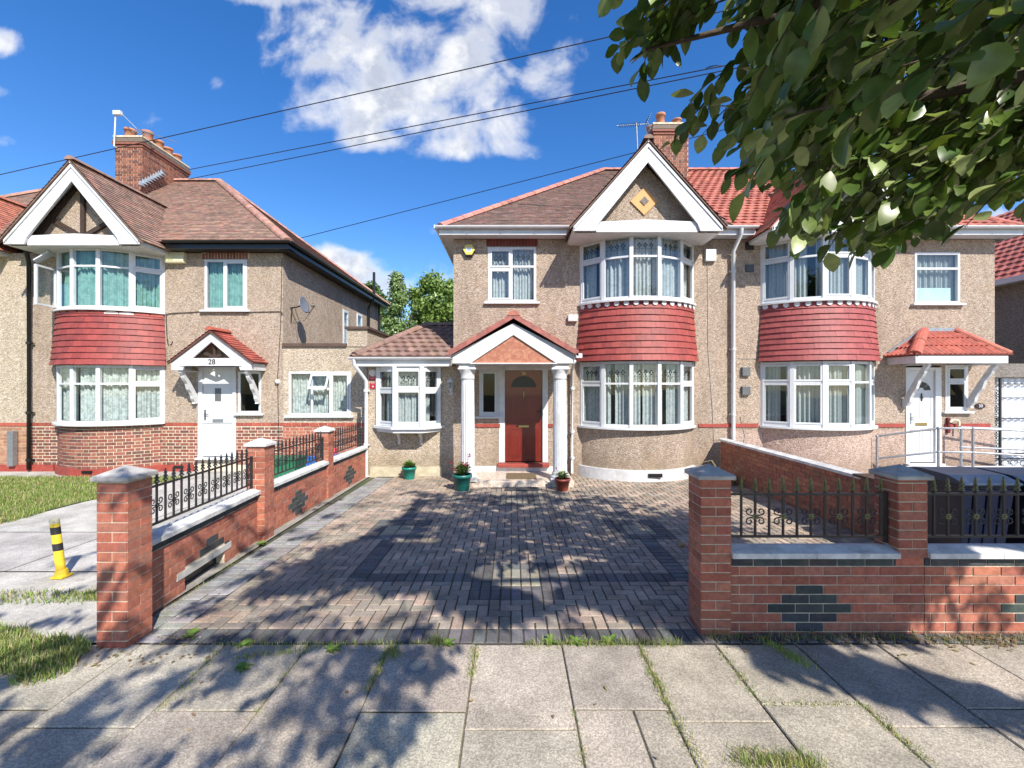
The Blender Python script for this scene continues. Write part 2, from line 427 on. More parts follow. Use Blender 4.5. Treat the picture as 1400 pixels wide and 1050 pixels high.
def wall_holes(mb, x0, x1, z0, z1, y, t, holes, m=0):
    xs = sorted({x0, x1, *[h[0] for h in holes], *[h[1] for h in holes]}); zs = sorted({z0, z1, *[h[2] for h in holes], *[h[3] for h in holes]})
    for i in range(len(xs) - 1):
        for k in range(len(zs) - 1):
            cx, cz = (xs[i] + xs[i+1]) / 2, (zs[k] + zs[k+1]) / 2
            if any(h[0] < cx < h[1] and h[2] < cz < h[3] for h in holes): continue
            mb.face([(xs[i], y, zs[k]), (xs[i+1], y, zs[k]), (xs[i+1], y, zs[k+1]), (xs[i], y, zs[k+1])], m)
            mb.face([(xs[i], y+t, zs[k+1]), (xs[i+1], y+t, zs[k+1]), (xs[i+1], y+t, zs[k]), (xs[i], y+t, zs[k])], m)
    for a, b, c, d in holes:
        mb.face([(a, y, c), (a, y, d), (a, y+t, d), (a, y+t, c)], m); mb.face([(b, y, d), (b, y, c), (b, y+t, c), (b, y+t, d)], m)
        mb.face([(a, y, d), (b, y, d), (b, y+t, d), (a, y+t, d)], m); mb.face([(a, y, c), (a, y+t, c), (b, y+t, c), (b, y, c)], m)
    mb.face([(x0, y, z1), (x1, y, z1), (x1, y+t, z1), (x0, y+t, z1)], m)
    mb.face([(x0, y, z0), (x0, y, z1), (x0, y+t, z1), (x0, y+t, z0)], m); mb.face([(x1, y, z1), (x1, y, z0), (x1, y+t, z0), (x1, y+t, z1)], m)
def light(mf, mp, A, u, n, a, b, z0, z1, sash=True, open_=0, ml=None):
    """one light between frame members: sash border and pane"""
    if sash:
        s = .042
        mf.obox(A, u, n, (a+.002, a+s), (-.03, .022), (z0+.002, z1-.002)); mf.obox(A, u, n, (b-s, b-.002), (-.03, .022), (z0+.002, z1-.002))
        mf.obox(A, u, n, (a+s, b-s), (-.03, .020), (z0+.002, z0+s)); mf.obox(A, u, n, (a+s, b-s), (-.03, .020), (z1-s, z1-.002))
    else: s = .010
    q = 0
    def P(x, z): return (A[0] + u[0]*x + n[0]*q, A[1] + u[1]*x + n[1]*q, z)
    mp.face([P(a+s-.004, z0+s-.004), P(b-s+.004, z0+s-.004), P(b-s+.004, z1-s+.004), P(a+s-.004, z1-s+.004)])
    if ml is not None:      # leaded motif: three little flowers over a wavy bar
        w = b - a - 2*s; h = z1 - z0 - 2*s; cz = z0 + s + h*.55
        for k in range(3):
            cx = a + s + w*(k+1)/4
            rr = min(w*.085, .03)
            for (dx, dz) in ((0, rr*1.2), (-rr, 0), (rr, 0), (0, -rr*1.4)):
                pts = [(cx+dx-rr*.7, cz+dz), (cx+dx, cz+dz-rr*.9), (cx+dx+rr*.7, cz+dz), (cx+dx, cz+dz+rr*.9)]
                ml.hexa([ (A[0]+u[0]*x+n[0]*o, A[1]+u[1]*x+n[1]*o, z) for o in (.004, .010) for x, z in pts])
            ml.obox(A, u, n, (cx-.003, cx+.003), (.003, .008), (z0+s, cz-rr*1.6))
        ml.obox(A, u, n, (a+s, b-s), (.003, .008), (cz-h*.22, cz-h*.22+.006))
def curtain(parent, pts, z0, z1, mat, pleat=.07, amp=.018, name='curtain', gap=None, seed=0):
    R = random.Random(seed)
    mb = MB(); pv = []
    tot = 0
    for i in range(len(pts) - 1):
        a, b = Vector(pts[i]).to_2d(), Vector(pts[i+1]).to_2d()
        L = (b - a).length; k = max(2, int(L / .012)); t = (b - a) / L; nn = Vector((t.y, -t.x))
        for j in range(k):
            x = L * j / k; s = tot + x
            f = amp * math.sin(2*PI*s/pleat + .8*math.sin(s*5.1+seed)) + amp*.9*math.sin(2*PI*s/(pleat*2.3)+seed)
            p = a + t * x + nn * f; pv.append((p.x, p.y, s))
        tot += L
    for i in range(len(pv) - 1):
        if gap and any(g0 < pv[i][2] / tot < g1 for g0, g1 in gap): continue
        mb.mesh([(pv[i][0], pv[i][1], z0), (pv[i+1][0], pv[i+1][1], z0), (pv[i+1][0], pv[i+1][1], z1), (pv[i][0], pv[i][1], z1)], [(0, 1, 2, 3)], 0, (1, 1, 1), True)
    o = mb.build(name, mat, parent)
    return o
def flat_window(parent, x0, x1, z0, z1, y, cells, label=None, cmat=NET, sill=True, depth=.05, leads=True, gap=None, fr=.055, cz=None, seed=0, noc=False, sillm=None, glass_=None):
    """cells: (xa, xb, za, zb, sash, lead) as fractions of the clear opening; members are what is left between"""
    A = (x0, y); u = (1, 0); n = (0, -1); W = x1 - x0; H = z1 - z0
    mf = MB(); mp = MB(); ml = MB()
    mf.obox(A, u, n, (0, fr), (-depth, .012), (z0, z1)); mf.obox(A, u, n, (W-fr, W), (-depth, .012), (z0, z1))
    mf.obox(A, u, n, (fr, W-fr), (-depth, .010), (z0, z0+fr)); mf.obox(A, u, n, (fr, W-fr), (-depth, .010), (z1-fr, z1))
    iw, ih = W - 2*fr, H - 2*fr
    xs = sorted({c[0] for c in cells} | {c[1] for c in cells})
    g = .05
    for xa, xb, za, zb, sash, lead in cells:
        a = fr + iw*xa + (g/2 if xa > 0 else 0); b = fr + iw*xb - (g/2 if xb < 1 else 0)
        c = z0 + fr + ih*za + (g/2 if za > 0 else 0); d = z0 + fr + ih*zb - (g/2 if zb < 1 else 0)
        if xb < 1: mf.obox(A, u, n, (b, b+g), (-depth, .009), (z0+fr, z1-fr)) if za == 0 else None
        if zb < 1: mf.obox(A, u, n, (a, b), (-depth, .008), (d, d+g))
        light(mf, mp, A, u, n, a, b, c, d, sash, ml=ml if (lead and leads) else None)
    w = mf.build('window', WHITE, parent, bevel=.003)
    if label: w['label'] = label
    mp.build('pane', glass_ or GLASS, w)
    if ml.v: ml.build('leading', BLACKP, w)
    if not noc: curtain(w, [(x0+.03, y+.13), (x1-.03, y+.13)], z0+.05 if cz is None else cz, z1-.03, cmat, gap=gap, seed=seed)
    if sill:
        ms = MB(); ms.box(x0-.08, x1+.08, y-.085, y+.02, z0-.05, z0-.002)
        ms.build('sill', sillm or WHITE, w, bevel=.005)
    return w
def arcpts(cx, yw, chord, proj, k, ext=0):
    h = chord / 2; R = (h*h + proj*proj) / (2*proj); th = math.asin(min(1, h/R)); yc = yw + R - proj
    return [(cx + (R+ext)*math.sin(-th + 2*th*i/k), yc - (R+ext)*math.cos(-th + 2*th*i/k)) for i in range(k+1)], R, th, yc
def bay_window(parent, cx, yw, chord, proj, z0, z1, trans, cmat, label, style='lead', seed=0, sashes=None, gap=None, nf=5, openers=None, split=.68):
    pts, R, th, yc = arcpts(cx, yw, chord, proj, nf)
    mf = MB(); mp = MB(); ml = MB()
    for i in range(nf):
        A, B = Vector(pts[i]), Vector(pts[i+1]); L = (B-A).length; t = (B-A)/L; u = (t.x, t.y); n = (t.y, -t.x); A = (A.x, A.y)
        e = .030
        mf.obox(A, u, n, (e+.004, L-e-.004), (-.05, .010), (z0, z0+.06)); mf.obox(A, u, n, (e+.004, L-e-.004), (-.05, .010), (z1-.06, z1))
        zt = z0 + (z1-z0)*split
        if openers and i in openers and openers[i] == 'skip':
            continue
        mf.obox(A, u, n, (e+.004, L-e-.004), (-.05, .010), (zt-.022, zt+.022))
        sb = sashes and i in sashes
        light(mf, mp, A, u, n, e+.006, L-e-.006, z0+.06, zt-.022, True if sb else (i in (0, nf-1)))
        light(mf, mp, A, u, n, e+.006, L-e-.006, zt+.022, z1-.06, i in (0, nf-1) or bool(sb), ml=ml if style == 'lead' else None)
    for i in range(nf+1):
        x, y = pts[i]; d = Vector((x-cx, y-yc)).normalized(); n = (d.x, d.y); u = (-d.y, d.x)
        mf.obox((x, y), u, n, (-.042, .042), (-.055, .022), (z0-.001, z1+.001))
    w = mf.build('bay_window', WHITE, parent, bevel=.003); w['label'] = label
    mp.build('pane', GLASS, w)
    if ml.v: ml.build('leading', BLACKP, w)
    ci, _, _, _ = arcpts(cx, yw, chord, proj, 16, -.13)
    curtain(w, [c for c in ci if True], z0+.06, z1-.05, cmat, seed=seed, gap=gap, pleat=.085, amp=.02)
    so, _, _, _ = arcpts(cx, yw, chord, proj, 24, .08); si, _, _, _ = arcpts(cx, yw, chord, proj, 24, -.05)
    ms = MB(); ms.prism_z(so + si[::-1], z0-.055, z0-.003)
    ms.build('sill', WHITE, w, bevel=.006)
    return w, pts
def bay_band(parent, cx, yw, chord, proj, z0, z1, cols, rows=9, scallop='discs', label=None, mat=None):
    pts, R, th, yc = arcpts(cx, yw, chord, proj, 24)
    mb = MB(); h = (z1-z0)/rows
    for r in range(rows):
        zb = z0 + r*h; fb = .10*(1-r/rows)**1.4; ft = .10*(1-(r+1)/rows)**1.4
        Rb = R + fb + .032; Rt = R + ft
        n = 15; off = .5 if r % 2 else 0
        for i in range(-1, n+1):
            a0 = max(-th, -th + 2*th*(i+off)/n + .0006); a1 = min(th, -th + 2*th*(i+1+off)/n - .0006)
            if a1 - a0 < .004: continue
            c = jit(rnd.choice(cols), .05); dd = rnd.uniform(-.002, .003); dz = rnd.uniform(-.004, .002)
            vs = []
            for q in range(3):
                a = a0 + (a1-a0)*q/2
                for (rr, z) in ((Rb+dd-.02, zb+dz), (Rb+dd, zb+dz), (Rt+dd+.004, zb+h+.012)):
                    vs.append((cx+rr*math.sin(a), yc-rr*math.cos(a), z))
            mb.mesh(vs, [(0, 1, 4, 3), (3, 4, 7, 6), (1, 2, 5, 4), (4, 5, 8, 7), (0, 2, 1), (6, 7, 8)], 0, c)
    # solid backing
    po, _, _, _ = arcpts(cx, yw, chord, proj, 24, -.01)
    mb.prism_z(po, z0+.01, z1+.005, 0, (.3, .06, .05))
    o = mb.build('tile_hanging', mat or TILE_R, parent)
    if label: o['label'] = label
    if scallop:
        n = 15
        if scallop == 'teeth': n = 10
        for i in range(n):
            a = -th + 2*th*(i+.5)/n; RR = R + .035
            u = (math.cos(a), math.sin(a)); no = (math.sin(a), -math.cos(a))
            A = (cx+RR*math.sin(a), yc-RR*math.cos(a))
            if scallop == 'discs':
                r0 = .062; k = 10; zc = z1-.035
                poly = [(r0*math.cos(2*PI*j/k)*.95, zc+r0*math.sin(2*PI*j/k)*.85) for j in range(k)]
            else:
                poly = [(-.125, z1), (-.10, z1-.05), (0, z1-.10), (.10, z1-.05), (.125, z1)][::-1]
                continue
            vs = [(A[0]+u[0]*x+no[0]*o_, A[1]+u[1]*x+no[1]*o_, z) for o_ in (.012, -.02) for x, z in poly]; k = len(poly)
            ms = MB(); ms.mesh(vs, [tuple(range(k)), tuple(range(2*k-1, k-1, -1))] + [(j, j+k, (j+1) % k+k, (j+1) % k) for j in range(k)]); ms.build('scallop', WPAINT, o)
    return o
def gutter(mb, a, b, r=.055, m=0):
    a, b = Vector(a), Vector(b); t = (b-a).normalized(); s = t.cross(Vector((0, 0, 1))).normalized()
    vs = []
    for p in (a, b):
        for rr in (r, r-.008):
            for j in range(9):
                q = PI + PI*j/8
                vs.append(p + s*math.cos(q)*rr + Vector((0, 0, 1))*math.sin(q)*rr)
    f = []
    for j in range(8):
        f += [(j, j+1, 18+j+1, 18+j), (9+j+1, 9+j, 27+j, 27+j+1)]
    f += [(0, 9, 27, 18), (8, 26, 35, 17)]
    f += [(j, 9+j, 10+j, j+1) for j in range(8)] + [(18+j, 19+j, 28+j, 27+j) for j in range(8)]
    mb.mesh(vs, f, m)
    L = (b-a).length; k = int(L/.95)
    for i in range(1, k+1):
        c = a + t*(L*i/(k+1)); vs = []
        for o in (-.02, .02):
            for j in range(9):
                q = PI + PI*j/8; vs.append(c + t*o + s*math.cos(q)*(r+.006) + Vector((0, 0, 1))*math.sin(q)*(r+.006))
        mb.mesh(vs, [(j, j+1, 10+j, 9+j) for j in range(8)], m)
def pipe(parent, pts, r, mat, name='downpipe', collars=(), label=None):
    mb = MB(); mb.tube(pts, r, 10)
    for z in collars:
        # find point at that height on last vertical run
        x, y = pts[-1][0], pts[-1][1]
        mb.tube([(x, y, z-.03), (x, y, z+.03)], r*1.3, 10)
        mb.box(x-r*1.7, x+r*1.7, y+r*.6, y+r*1.4, z-.015, z+.015)
    o = mb.build(name, mat, parent)
    if label: o['label'] = label
    return o
def gable_front(parent, cx, yf, yw, half, zb, za, pebm, deco, fx_back, tcols, th=.42, roofm=None, verge=(.3, .12, .09), label=None):
    # boards
    g = MB(); foot = half*.30
    for s in (-1, 1):
        poly = [(cx, za), (cx+s*half, zb), (cx+s*(half), zb-.10), (cx+s*(half-foot), zb-.10), (cx+s*(half-foot-.06), zb+ .05), (cx, za-th)]
        if s > 0: poly = poly[::-1]
        g.prism_y(poly, yf, yf+.05)
        # applied edge fillet
        q = [(cx, za-.02), (cx+s*(half-.02), zb-.005), (cx+s*(half-.02), zb-.075), (cx, za-.11)]
        if s > 0: q = q[::-1]
        g.prism_y(q, yf-.022, yf-.001)
    # tie beam, slightly cambered
    w = half-foot-.02; zt = zb+.13
    g.prism_y([(cx-w, zb-.11), (cx+w, zb-.11), (cx+w, zt-.02), (cx, zt+.03), (cx-w, zt-.02)], yf+.052, yf+.11)
    go = g.build('gable', WPAINT, parent, bevel=.004)
    if label: go['label'] = label
    # pebbledash infill set back
    b = MB(); wi = half-foot*.4; b.prism_y([(cx-wi, zb-.05), (cx+wi, zb-.05), (cx, za-.3)], yf+.30, yf+.40); b.build('gable_panel', pebm, go)
    s_ = MB()
    s_.box(cx-half+.03, cx+half-.03, yf+.11, yw+.02, zb-.115, zb-.10)
    for k in range(int(2*half/.1)):
        x = cx-half+.08+k*.1
        if x < cx+half-.08: s_.box(x, x+.008, yf+.12, yw, zb-.121, zb-.116)
    # inner linings of the rake and side cheeks
    for s in (-1, 1):
        s_.mesh([(cx, yf+.05, za-.10), (cx+s*(half-.05), yf+.05, zb-.02), (cx+s*(half-.05), yf+.30, zb-.02), (cx, yf+.30, za-.10)], [(0, 1, 2, 3)])
        s_.box(cx+s*half-(.05 if s > 0 else 0), cx+s*half+(0 if s > 0 else .05), yf+.05, yw, zb-.10, zb-.02)
    s_.build('soffit', SOFFIT, go)
    if deco == 'struts':
        d = MB(); y0, y1 = yf+.24, yf+.30
        d.box(cx-.045, cx+.045, y0, y1, zt, za-.35)
        for s in (-1, 1):
            p = [(cx+s*.06, zt+.0), (cx+s*.06, zt+.105), (cx+s*half*.58, zb+(za-zb)*.42-.02), (cx+s*half*.58, zb+(za-zb)*.42-.125)]
            d.prism_y(p if s > 0 else p[::-1], y0, y1)
            p = [(cx+s*.06, za-.35), (cx+s*.0, za-.22), (cx+s*half*.86, zb+.02), (cx+s*half*.72, zb+.02)]
            d.prism_y(p if s > 0 else p[::-1], y0+.005, y1)
        d.build('timber_struts', TIMBER, go)
    if deco == 'diamond':
        d = MB(); zc = zb + (za-zb)*.36; r = .30; y0 = yf+.27
        d.prism_y([(cx-r, zc), (cx, zc-r), (cx+r, zc), (cx, zc+r)], y0, yf+.30)
        do = d.build('diamond_plaque', ORANGE, go)
        d = MB(); r = .10; d.prism_y([(cx-r, zc), (cx, zc-r), (cx+r, zc), (cx, zc+r)], y0-.015, y0); d.build('diamond_centre', PEB_GREY, do)
    # roof slopes over the gable
    r = MB(); ov = .07; yb = fx_back; e = .06
    sl = (za-zb)/half
    for s in (-1, 1):
        eav0 = (cx+s*(half+ov), yf-.05, zb+e-ov*sl); eav1 = (cx+s*(half+ov), yw+.1, zb+e-ov*sl)
        top0 = (cx, yf-.05, za+e); top1 = (cx, yb, za+e)
        poly = [eav0, eav1, top1, top0] if s > 0 else [eav1, eav0, top0, top1]
        tile_slope(r, poly, tcols, .1, .165, .016)
    r.box(cx-.01, cx+.01, yf-.04, yf-.03, za-.02, za+.05)
    # verge undercloak
    for s in (-1, 1):
        q = [(cx, za+e-.02), (cx+s*(half+ov), zb+e-ov*sl-.02), (cx+s*(half+ov), zb+e-ov*sl-.055), (cx, za+.005)]
        r.prism_y(q if s < 0 else q[::-1], yf-.045, yf+.02, 0, verge)
    ridge_run(r, (cx, yf-.06, za+e+.03), (cx, yb, za+e+.03), .10, tcols[:2])
    r.build('gable_roof', roofm or TILE, parent)
    return go
# ================================================================ SETTING: ground
def grid_ground(mb, x0, x1, y0, y1, dz, nx=1, ny=1, c=(1, 1, 1), m=0):
    for i in range(nx):
        for k in range(ny):
            xa, xb = x0+(x1-x0)*i/nx, x0+(x1-x0)*(i+1)/nx; ya, yb = y0+(y1-y0)*k/ny, y0+(y1-y0)*(k+1)/ny
            mb.face([(xa, ya, gz(ya)+dz), (xb, ya, gz(ya)+dz), (xb, yb, gz(yb)+dz), (xa, yb, gz(yb)+dz)], m, c)
def earth_mat():
    m, N = newmat('dry_earth')
    f = N.noise(N.P, 4, 8, .7); g = N.noise(N.P, .7, 4, .6)
    c = N.ramp(f, [(.3, (.04, .045, .025)), (.5, (.08, .08, .05)), (.7, (.12, .115, .08))])
    c = N.mix(N.smooth(g, .5, .65), c, (.05, .09, .02))
    N.nt.links.new(c, N.b.inputs['Base Color']); N.b.inputs['Roughness'].default_value = 1
    bump(N, f, .6, .03); return m
EARTH = earth_mat()
def lawn_soil():
    m, N = newmat('lawn_soil')
    f = N.noise(N.P, 9, 6, .7)
    c = N.ramp(f, [(.3, (.07, .09, .02)), (.5, (.13, .17, .04)), (.7, (.20, .19, .08))])
    N.nt.links.new(c, N.b.inputs['Base Color']); N.b.inputs['Roughness'].default_value = 1
    bump(N, f, .6, .03); return m
LAWNS = lawn_soil()
def slab_mat(name, usecol=True, spk=1.0, base=(1, 1, 1)):
    m, N = newmat(name)
    a = N.node('ShaderNodeAttribute'); a.attribute_name = 'Col'
    v = N.node('ShaderNodeTexVoronoi'); v.inputs['Scale'].default_value = 130; N.nt.links.new(N.P, v.inputs['Vector'])
    sp = N.node('ShaderNodeSeparateColor'); N.nt.links.new(v.outputs['Color'], sp.inputs[0])
    v3 = N.noise(N.P, 75, 3, .8)
    k = N.M('MULTIPLY', N.smooth(sp.outputs[0], 0, 1, 1-.26*spk, 1+.24*spk), N.smooth(v3, .35, .65, .84, 1.14))
    big = N.smooth(N.noise(N.P, 2.2, 7, .68), .3, .7, .70, 1.20)
    k = N.M('MULTIPLY', k, big)
    cc = N.node('ShaderNodeCombineColor'); [N.put(cc.inputs[i], k) for i in range(3)]
    c = N.mix(1.0, a.outputs['Color'], cc.outputs[0], 'MULTIPLY')
    if base != (1, 1, 1): c = N.mix(1.0, c, base, 'MULTIPLY')
    d = N.smooth(N.noise(N.P, 6, 7, .75), .58, .72)
    c = N.mix(N.M('MULTIPLY', d, .4), c, (.13, .115, .085))
    # pale lichen and old chewing-gum spots
    vo = N.node('ShaderNodeTexVoronoi'); vo.inputs['Scale'].default_value = 3.3; N.nt.links.new(N.P, vo.inputs['Vector'])
    spo = N.smooth(N.M('ADD', vo.outputs['Distance'], N.M('MULTIPLY', N.noise(N.P, 30, 3), .05)), .085, .065)
    c = N.mix(N.M('MULTIPLY', spo, .35), c, (.40, .38, .33))
    N.nt.links.new(c, N.b.inputs['Base Color']); N.b.inputs['Roughness'].default_value = .93
    bump(N, k, .45, .006)
    return m
SLAB = slab_mat('paving_slab'); PAVER = slab_mat('block_paver', spk=.55); CONCG = slab_mat('driveway_concrete', spk=.6)
g = MB()
ys = [-60, -10, -2.2, 3.4, 10.4, 30, 90, 400]
for a, b in zip(ys[:-1], ys[1:]):
    g.face([(-300, a, gz(a)-.03), (300, a, gz(a)-.03), (300, b, gz(b)-.03), (-300, b, gz(b)-.03)])
tag(g.build('ground', EARTH), kind='structure')
# road and kerb behind the camera
ROADM = plain('asphalt', (.05, .05, .052), .9, var=.2, bmp=.5, bscale=180)
g = MB(); g.box(-60, 60, -10, -1.35, -.12, -.02); 
tag(g.build('road', ROADM), kind='structure')
g = MB(); g.box(-60, 60, -1.35, -1.2, -.12, .012); tag(g.build('kerb', CONC), kind='structure')
# pavement slabs: four rows, staggered joints read off the photograph
pv = MB(); joints = [-8.1, -7.45, -6.75, -6.1, -5.45, -4.8, -4.15, -3.5, -2.85, -2.2, -1.56, -.93, -.28, .38, .97, 1.56, 2.18, 2.8, 3.45, 4.1, 4.7, 5.35, 6.0, 6.7, 7.4, 8.1]
SC = [(.385, .335, .265), (.365, .315, .255), (.35, .305, .245), (.395, .345, .28), (.36, .305, .245)]
cuts = {-.28: 2.545, .38: 2.70, -.93: 2.68, .97: 2.60, 1.56: 2.74, -1.56: 2.52, -2.2: 2.69}
for i in range(len(joints)-1):
    xa, xb = joints[i], joints[i+1]
    c0 = cuts.get(xa, 2.70 if i % 2 else 2.56)
    yy = [3.375, c0, c0-.9, c0-1.8, c0-2.7, -1.2]
    for q in range(5):
        ya, yb = yy[q+1], yy[q]
        segs = [(xa, xb)]
        if xa == .38 and q == 1: segs = [(.38, .74), (.74, .97)]
        for sa, sb in segs:
            c = jit(rnd.choice(SC), .05); h = rnd.uniform(-.004, .004); jj = rnd.uniform(.003, .006); tx = rnd.uniform(-.003, .003)
            if xa < -2.3: c = jit((.40, .35, .28), .05)
            if xa in (-.93,) and q == 1: c = (.42, .385, .30)
            if xa == -.28 and q == 1: c = (.395, .35, .28)
            A, B, C_, D = (sa+jj, ya+jj), (sb-jj, ya+jj), (sb-jj, yb-jj), (sa+jj, yb-jj); b_ = .006
            vs = [(A[0], A[1], h-.008), (B[0], B[1], h-.008+tx), (C_[0], C_[1], h-.008+tx), (D[0], D[1], h-.008), (A[0]+b_, A[1]+b_, h), (B[0]-b_, B[1]+b_, h+tx), (C_[0]-b_, C_[1]-b_, h+tx), (D[0]+b_, D[1]-b_, h)]
            pv.mesh(vs, [(4, 5, 6, 7), (0, 1, 5, 4), (1, 2, 6, 5), (2, 3, 7, 6), (3, 0, 4, 7)], 0, c)
pv.face([(-60, -1.2, -.014), (60, -1.2, -.014), (60, 3.38, -.014), (-60, 3.38, -.014)], 1, (.20, .17, .11))
JOINTM = slab_mat('sandy_joint', spk=1.0)
tag(pv.build('pavement', [SLAB, JOINTM]), kind='structure')
# small square cover stone
cv = MB(); cv.box(-.74, -.60, 3.02, 3.17, -.004, .010, 0, (.2, .22, .22))
cs = cv.build('cover_stone', SLAB, bevel=.004); tag(cs, 'small grey square stopcock cover set in the paving slabs', 'cover')
# block paved driveway (real blocks, herringbone at right angles to the house)
dr = MB()
X0, X1, Y0, Y1 = -3.12, 4.78, 3.40, 10.16
gx, gy = -.01, 3.60
PK = [(.38, .285, .215), (.35, .265, .205), (.40, .305, .235), (.32, .24, .18)]
GR = [(.28, .235, .185), (.25, .21, .165), (.31, .26, .205)]
DK = [(.12, .115, .115), (.14, .133, .13), (.105, .10, .10)]
YL_ = [(.31, .275, .20), (.28, .25, .19)]
def region(x, y):
    if (abs(x+1.6) < .42 and 5.75 < y < 6.67) or (abs(x-1.82) < .42 and 5.75 < y < 6.67) or (abs(x-.04) < .42 and 4.12 < y < 5.02) or (abs(x-.04) < .42 and 7.5 < y < 8.35):
        cx = -1.6 if x < -1 else (1.82 if x > 1.2 else .04); cy = 6.21 if abs(cx) > 1 else (4.57 if y < 6 else 7.92)
        return 'field' if abs(x-cx) < .21 and abs(y-cy) < .21 else 'band'
    if -1.72 < x < 1.93 and 4.48 < y < 8.03 and (x < -1.5 or x > 1.71 or y < 4.69 or y > 7.82): return 'band'
    return None
def paver(x, y, w, h, c, dz=0):
    if x+w < X0 or x > X1 or y+h < Y0 or y > Y1: return
    j = .0048; b = .006; t = rnd.uniform(-.0018, .0018)+dz; tx, ty = rnd.uniform(-.0015, .0015), rnd.uniform(-.0015, .0015)
    xa, xb, ya, yb = max(x, X0)+j, min(x+w, X1)-j, max(y, Y0)+j, min(y+h, Y1)-j
    if xb-xa < .02 or yb-ya < .02: return
    def Z(a, b_): return gz(b_) + t + tx*(a-xa)*8 + ty*(b_-ya)*8
    vs = [(xa, ya, Z(xa, ya)-.009), (xb, ya, Z(xb, ya)-.009), (xb, yb, Z(xb, yb)-.009), (xa, yb, Z(xa, yb)-.009), (xa+b, ya+b, Z(xa, ya)), (xb-b, ya+b, Z(xb, ya)), (xb-b, yb-b, Z(xb, yb)), (xa+b, yb-b, Z(xa, yb))]
    dr.mesh(vs, [(4, 5, 6, 7), (0, 1, 5, 4), (1, 2, 6, 5), (2, 3, 7, 6), (3, 0, 4, 7)], 0, c)
def pcol(x, y):
    k = .5+.5*math.sin(x*1.3+.7)*math.sin(y*.9+.4)
    base = rnd.choice(PK) if rnd.random() < .70-.35*k else rnd.choice(GR)
    return jit(base, .07)
i0, i1 = int((X0-gx)/.1)-2, int((X1-gx)/.1)+2; k1 = int((Y1-gy)/.1)+2
for i in range(i0, i1):
    for k in range(-1, k1):
        mm = (i-k) % 4
        if k < 0:
            if mm == 3 and gx+i*.1 > -2.73: paver(gx+i*.1, gy, .1, .1, pcol(gx+i*.1, gy))
            continue
        if mm == 0: x, y, w, h = gx+i*.1, gy+k*.1, .2, .1
        elif mm == 3: x, y, w, h = gx+i*.1, gy+k*.1, .1, .2
        else: continue
        cx, cy = x+w/2, y+h/2
        if x < -2.725:
            if x+w > -2.70: paver(-2.72, y, x+w+2.72, h, pcol(cx, cy))
            continue
        r = region(cx, cy)
        if r: 
            # bands are laid as single straight blocks below
            pass
        rr = [region(x+a*w, y+b_*h) for a in (.25, .75) for b_ in (.25, .75)]
        if any(rr):
            # cut blocks where the herringbone meets a band
            if all(rr): continue
            if w > h:
                for q in (0, 1):
                    if not region(x+.05+.1*q, cy): paver(x+.1*q, y, .1, .1, pcol(cx, cy))
            else:
                for q in (0, 1):
                    if not region(cx, y+.05+.1*q): paver(x, y+.1*q, .1, .1, pcol(cx, cy))
            continue
        paver(x, y, w, h, pcol(cx, cy))
# bands
def band_cells():
    for i in range(i0, i1):
        for k in range(0, k1):
            x, y = gx+i*.1, gy+k*.1; r = region(x+.05, y+.05)
            if r: yield i, k, x, y, r
done = set()
cells = {(i, k): (x, y, r) for i, k, x, y, r in band_cells()}
for (i, k), (x, y, r) in sorted(cells.items()):
    if (i, k) in done: continue
    pal = YL_ if r == 'field' else DK
    horiz = (i+2*(k % 2)) % 1 == 0
    side = x < -1.4 or x > 1.6
    nb = (i+1, k) if side else (i, k+1)
    if nb in cells and nb not in done and cells[nb][2] == r:
        done.add(nb); paver(x, y, .2 if side else .1, .1 if side else .2, jit(rnd.choice(pal), .15))
    else: paver(x, y, .1, .1, jit(rnd.choice(pal), .15))
    done.add((i, k))
for i in range(-28, 49):       # front edge: soldier courses of charcoal blocks
    paver(gx+i*.1, 3.40, .1, .2, jit(rnd.choice(DK), .2), -.002)
y = 3.40
while y < 9.9:                  # left border, pale concrete blocks
    paver(-3.12, y, .2, .1, jit((.26, .255, .25), .15)); paver(-2.92, y, .2, .1, jit((.28, .27, .255), .15)); y += .1
dr.face([(X0, 3.38, gz(3.38)-.011), (X1, 3.38, gz(3.38)-.011), (X1, Y1, gz(Y1)-.011), (X0, Y1, gz(Y1)-.011)], 1, (.07, .06, .045))
tag(dr.build('driveway', [PAVER, JOINTM]), kind='structure')
# neighbour's concrete drive, worn ground near the pavement, pale yard to the right
nd = MB()
def gquad(mb, pts, dz, m=0, c=(1, 1, 1)): mb.face([(x, y, gz(y)+dz) for x, y in pts], m, c)
bays = [(-7.6, -5.5), (-5.5, -3.45)]
for x0, x1 in bays:
    for y0, y1 in ((4.75, 6.1), (6.1, 8.0), (8.0, 9.9)):
        c = jit((.46, .43, .39), .05); gquad(nd, [(x0+.008, y0+.01), (x1-.008, y0+.01), (x1-.008, y1-.01), (x0+.008, y1-.01)], -.004, 0, c)
gquad(nd, [(-3.45, 3.4), (-3.15, 3.4), (-3.3, 10.2), (-3.45, 10.2)], -.004, 0, (.3, .28, .25))
gquad(nd, [(-16, 9.9), (-3.45, 9.9), (-3.45, 10.8), (-16, 10.8)], -.003, 0, (.42, .40, .36))
gquad(nd, [(-16, 3.4), (-3.45, 3.4), (-3.45, 4.75), (-16, 4.75)], -.010, 0, (.48, .45, .40))
tag(nd.build('neighbour_driveway', CONCG), kind='structure')
lw = MB(); gquad(lw, [(-16, 5.4), (-7.62, 5.4), (-7.62, 9.9), (-16, 9.9)], .004)
tag(lw.build('lawn', LAWNS), kind='structure')
ry = MB(); gquad(ry, [(4.9, 3.6), (30, 3.6), (30, 10.2), (4.9, 10.2)], -.006, 0, (.46, .44, .41))
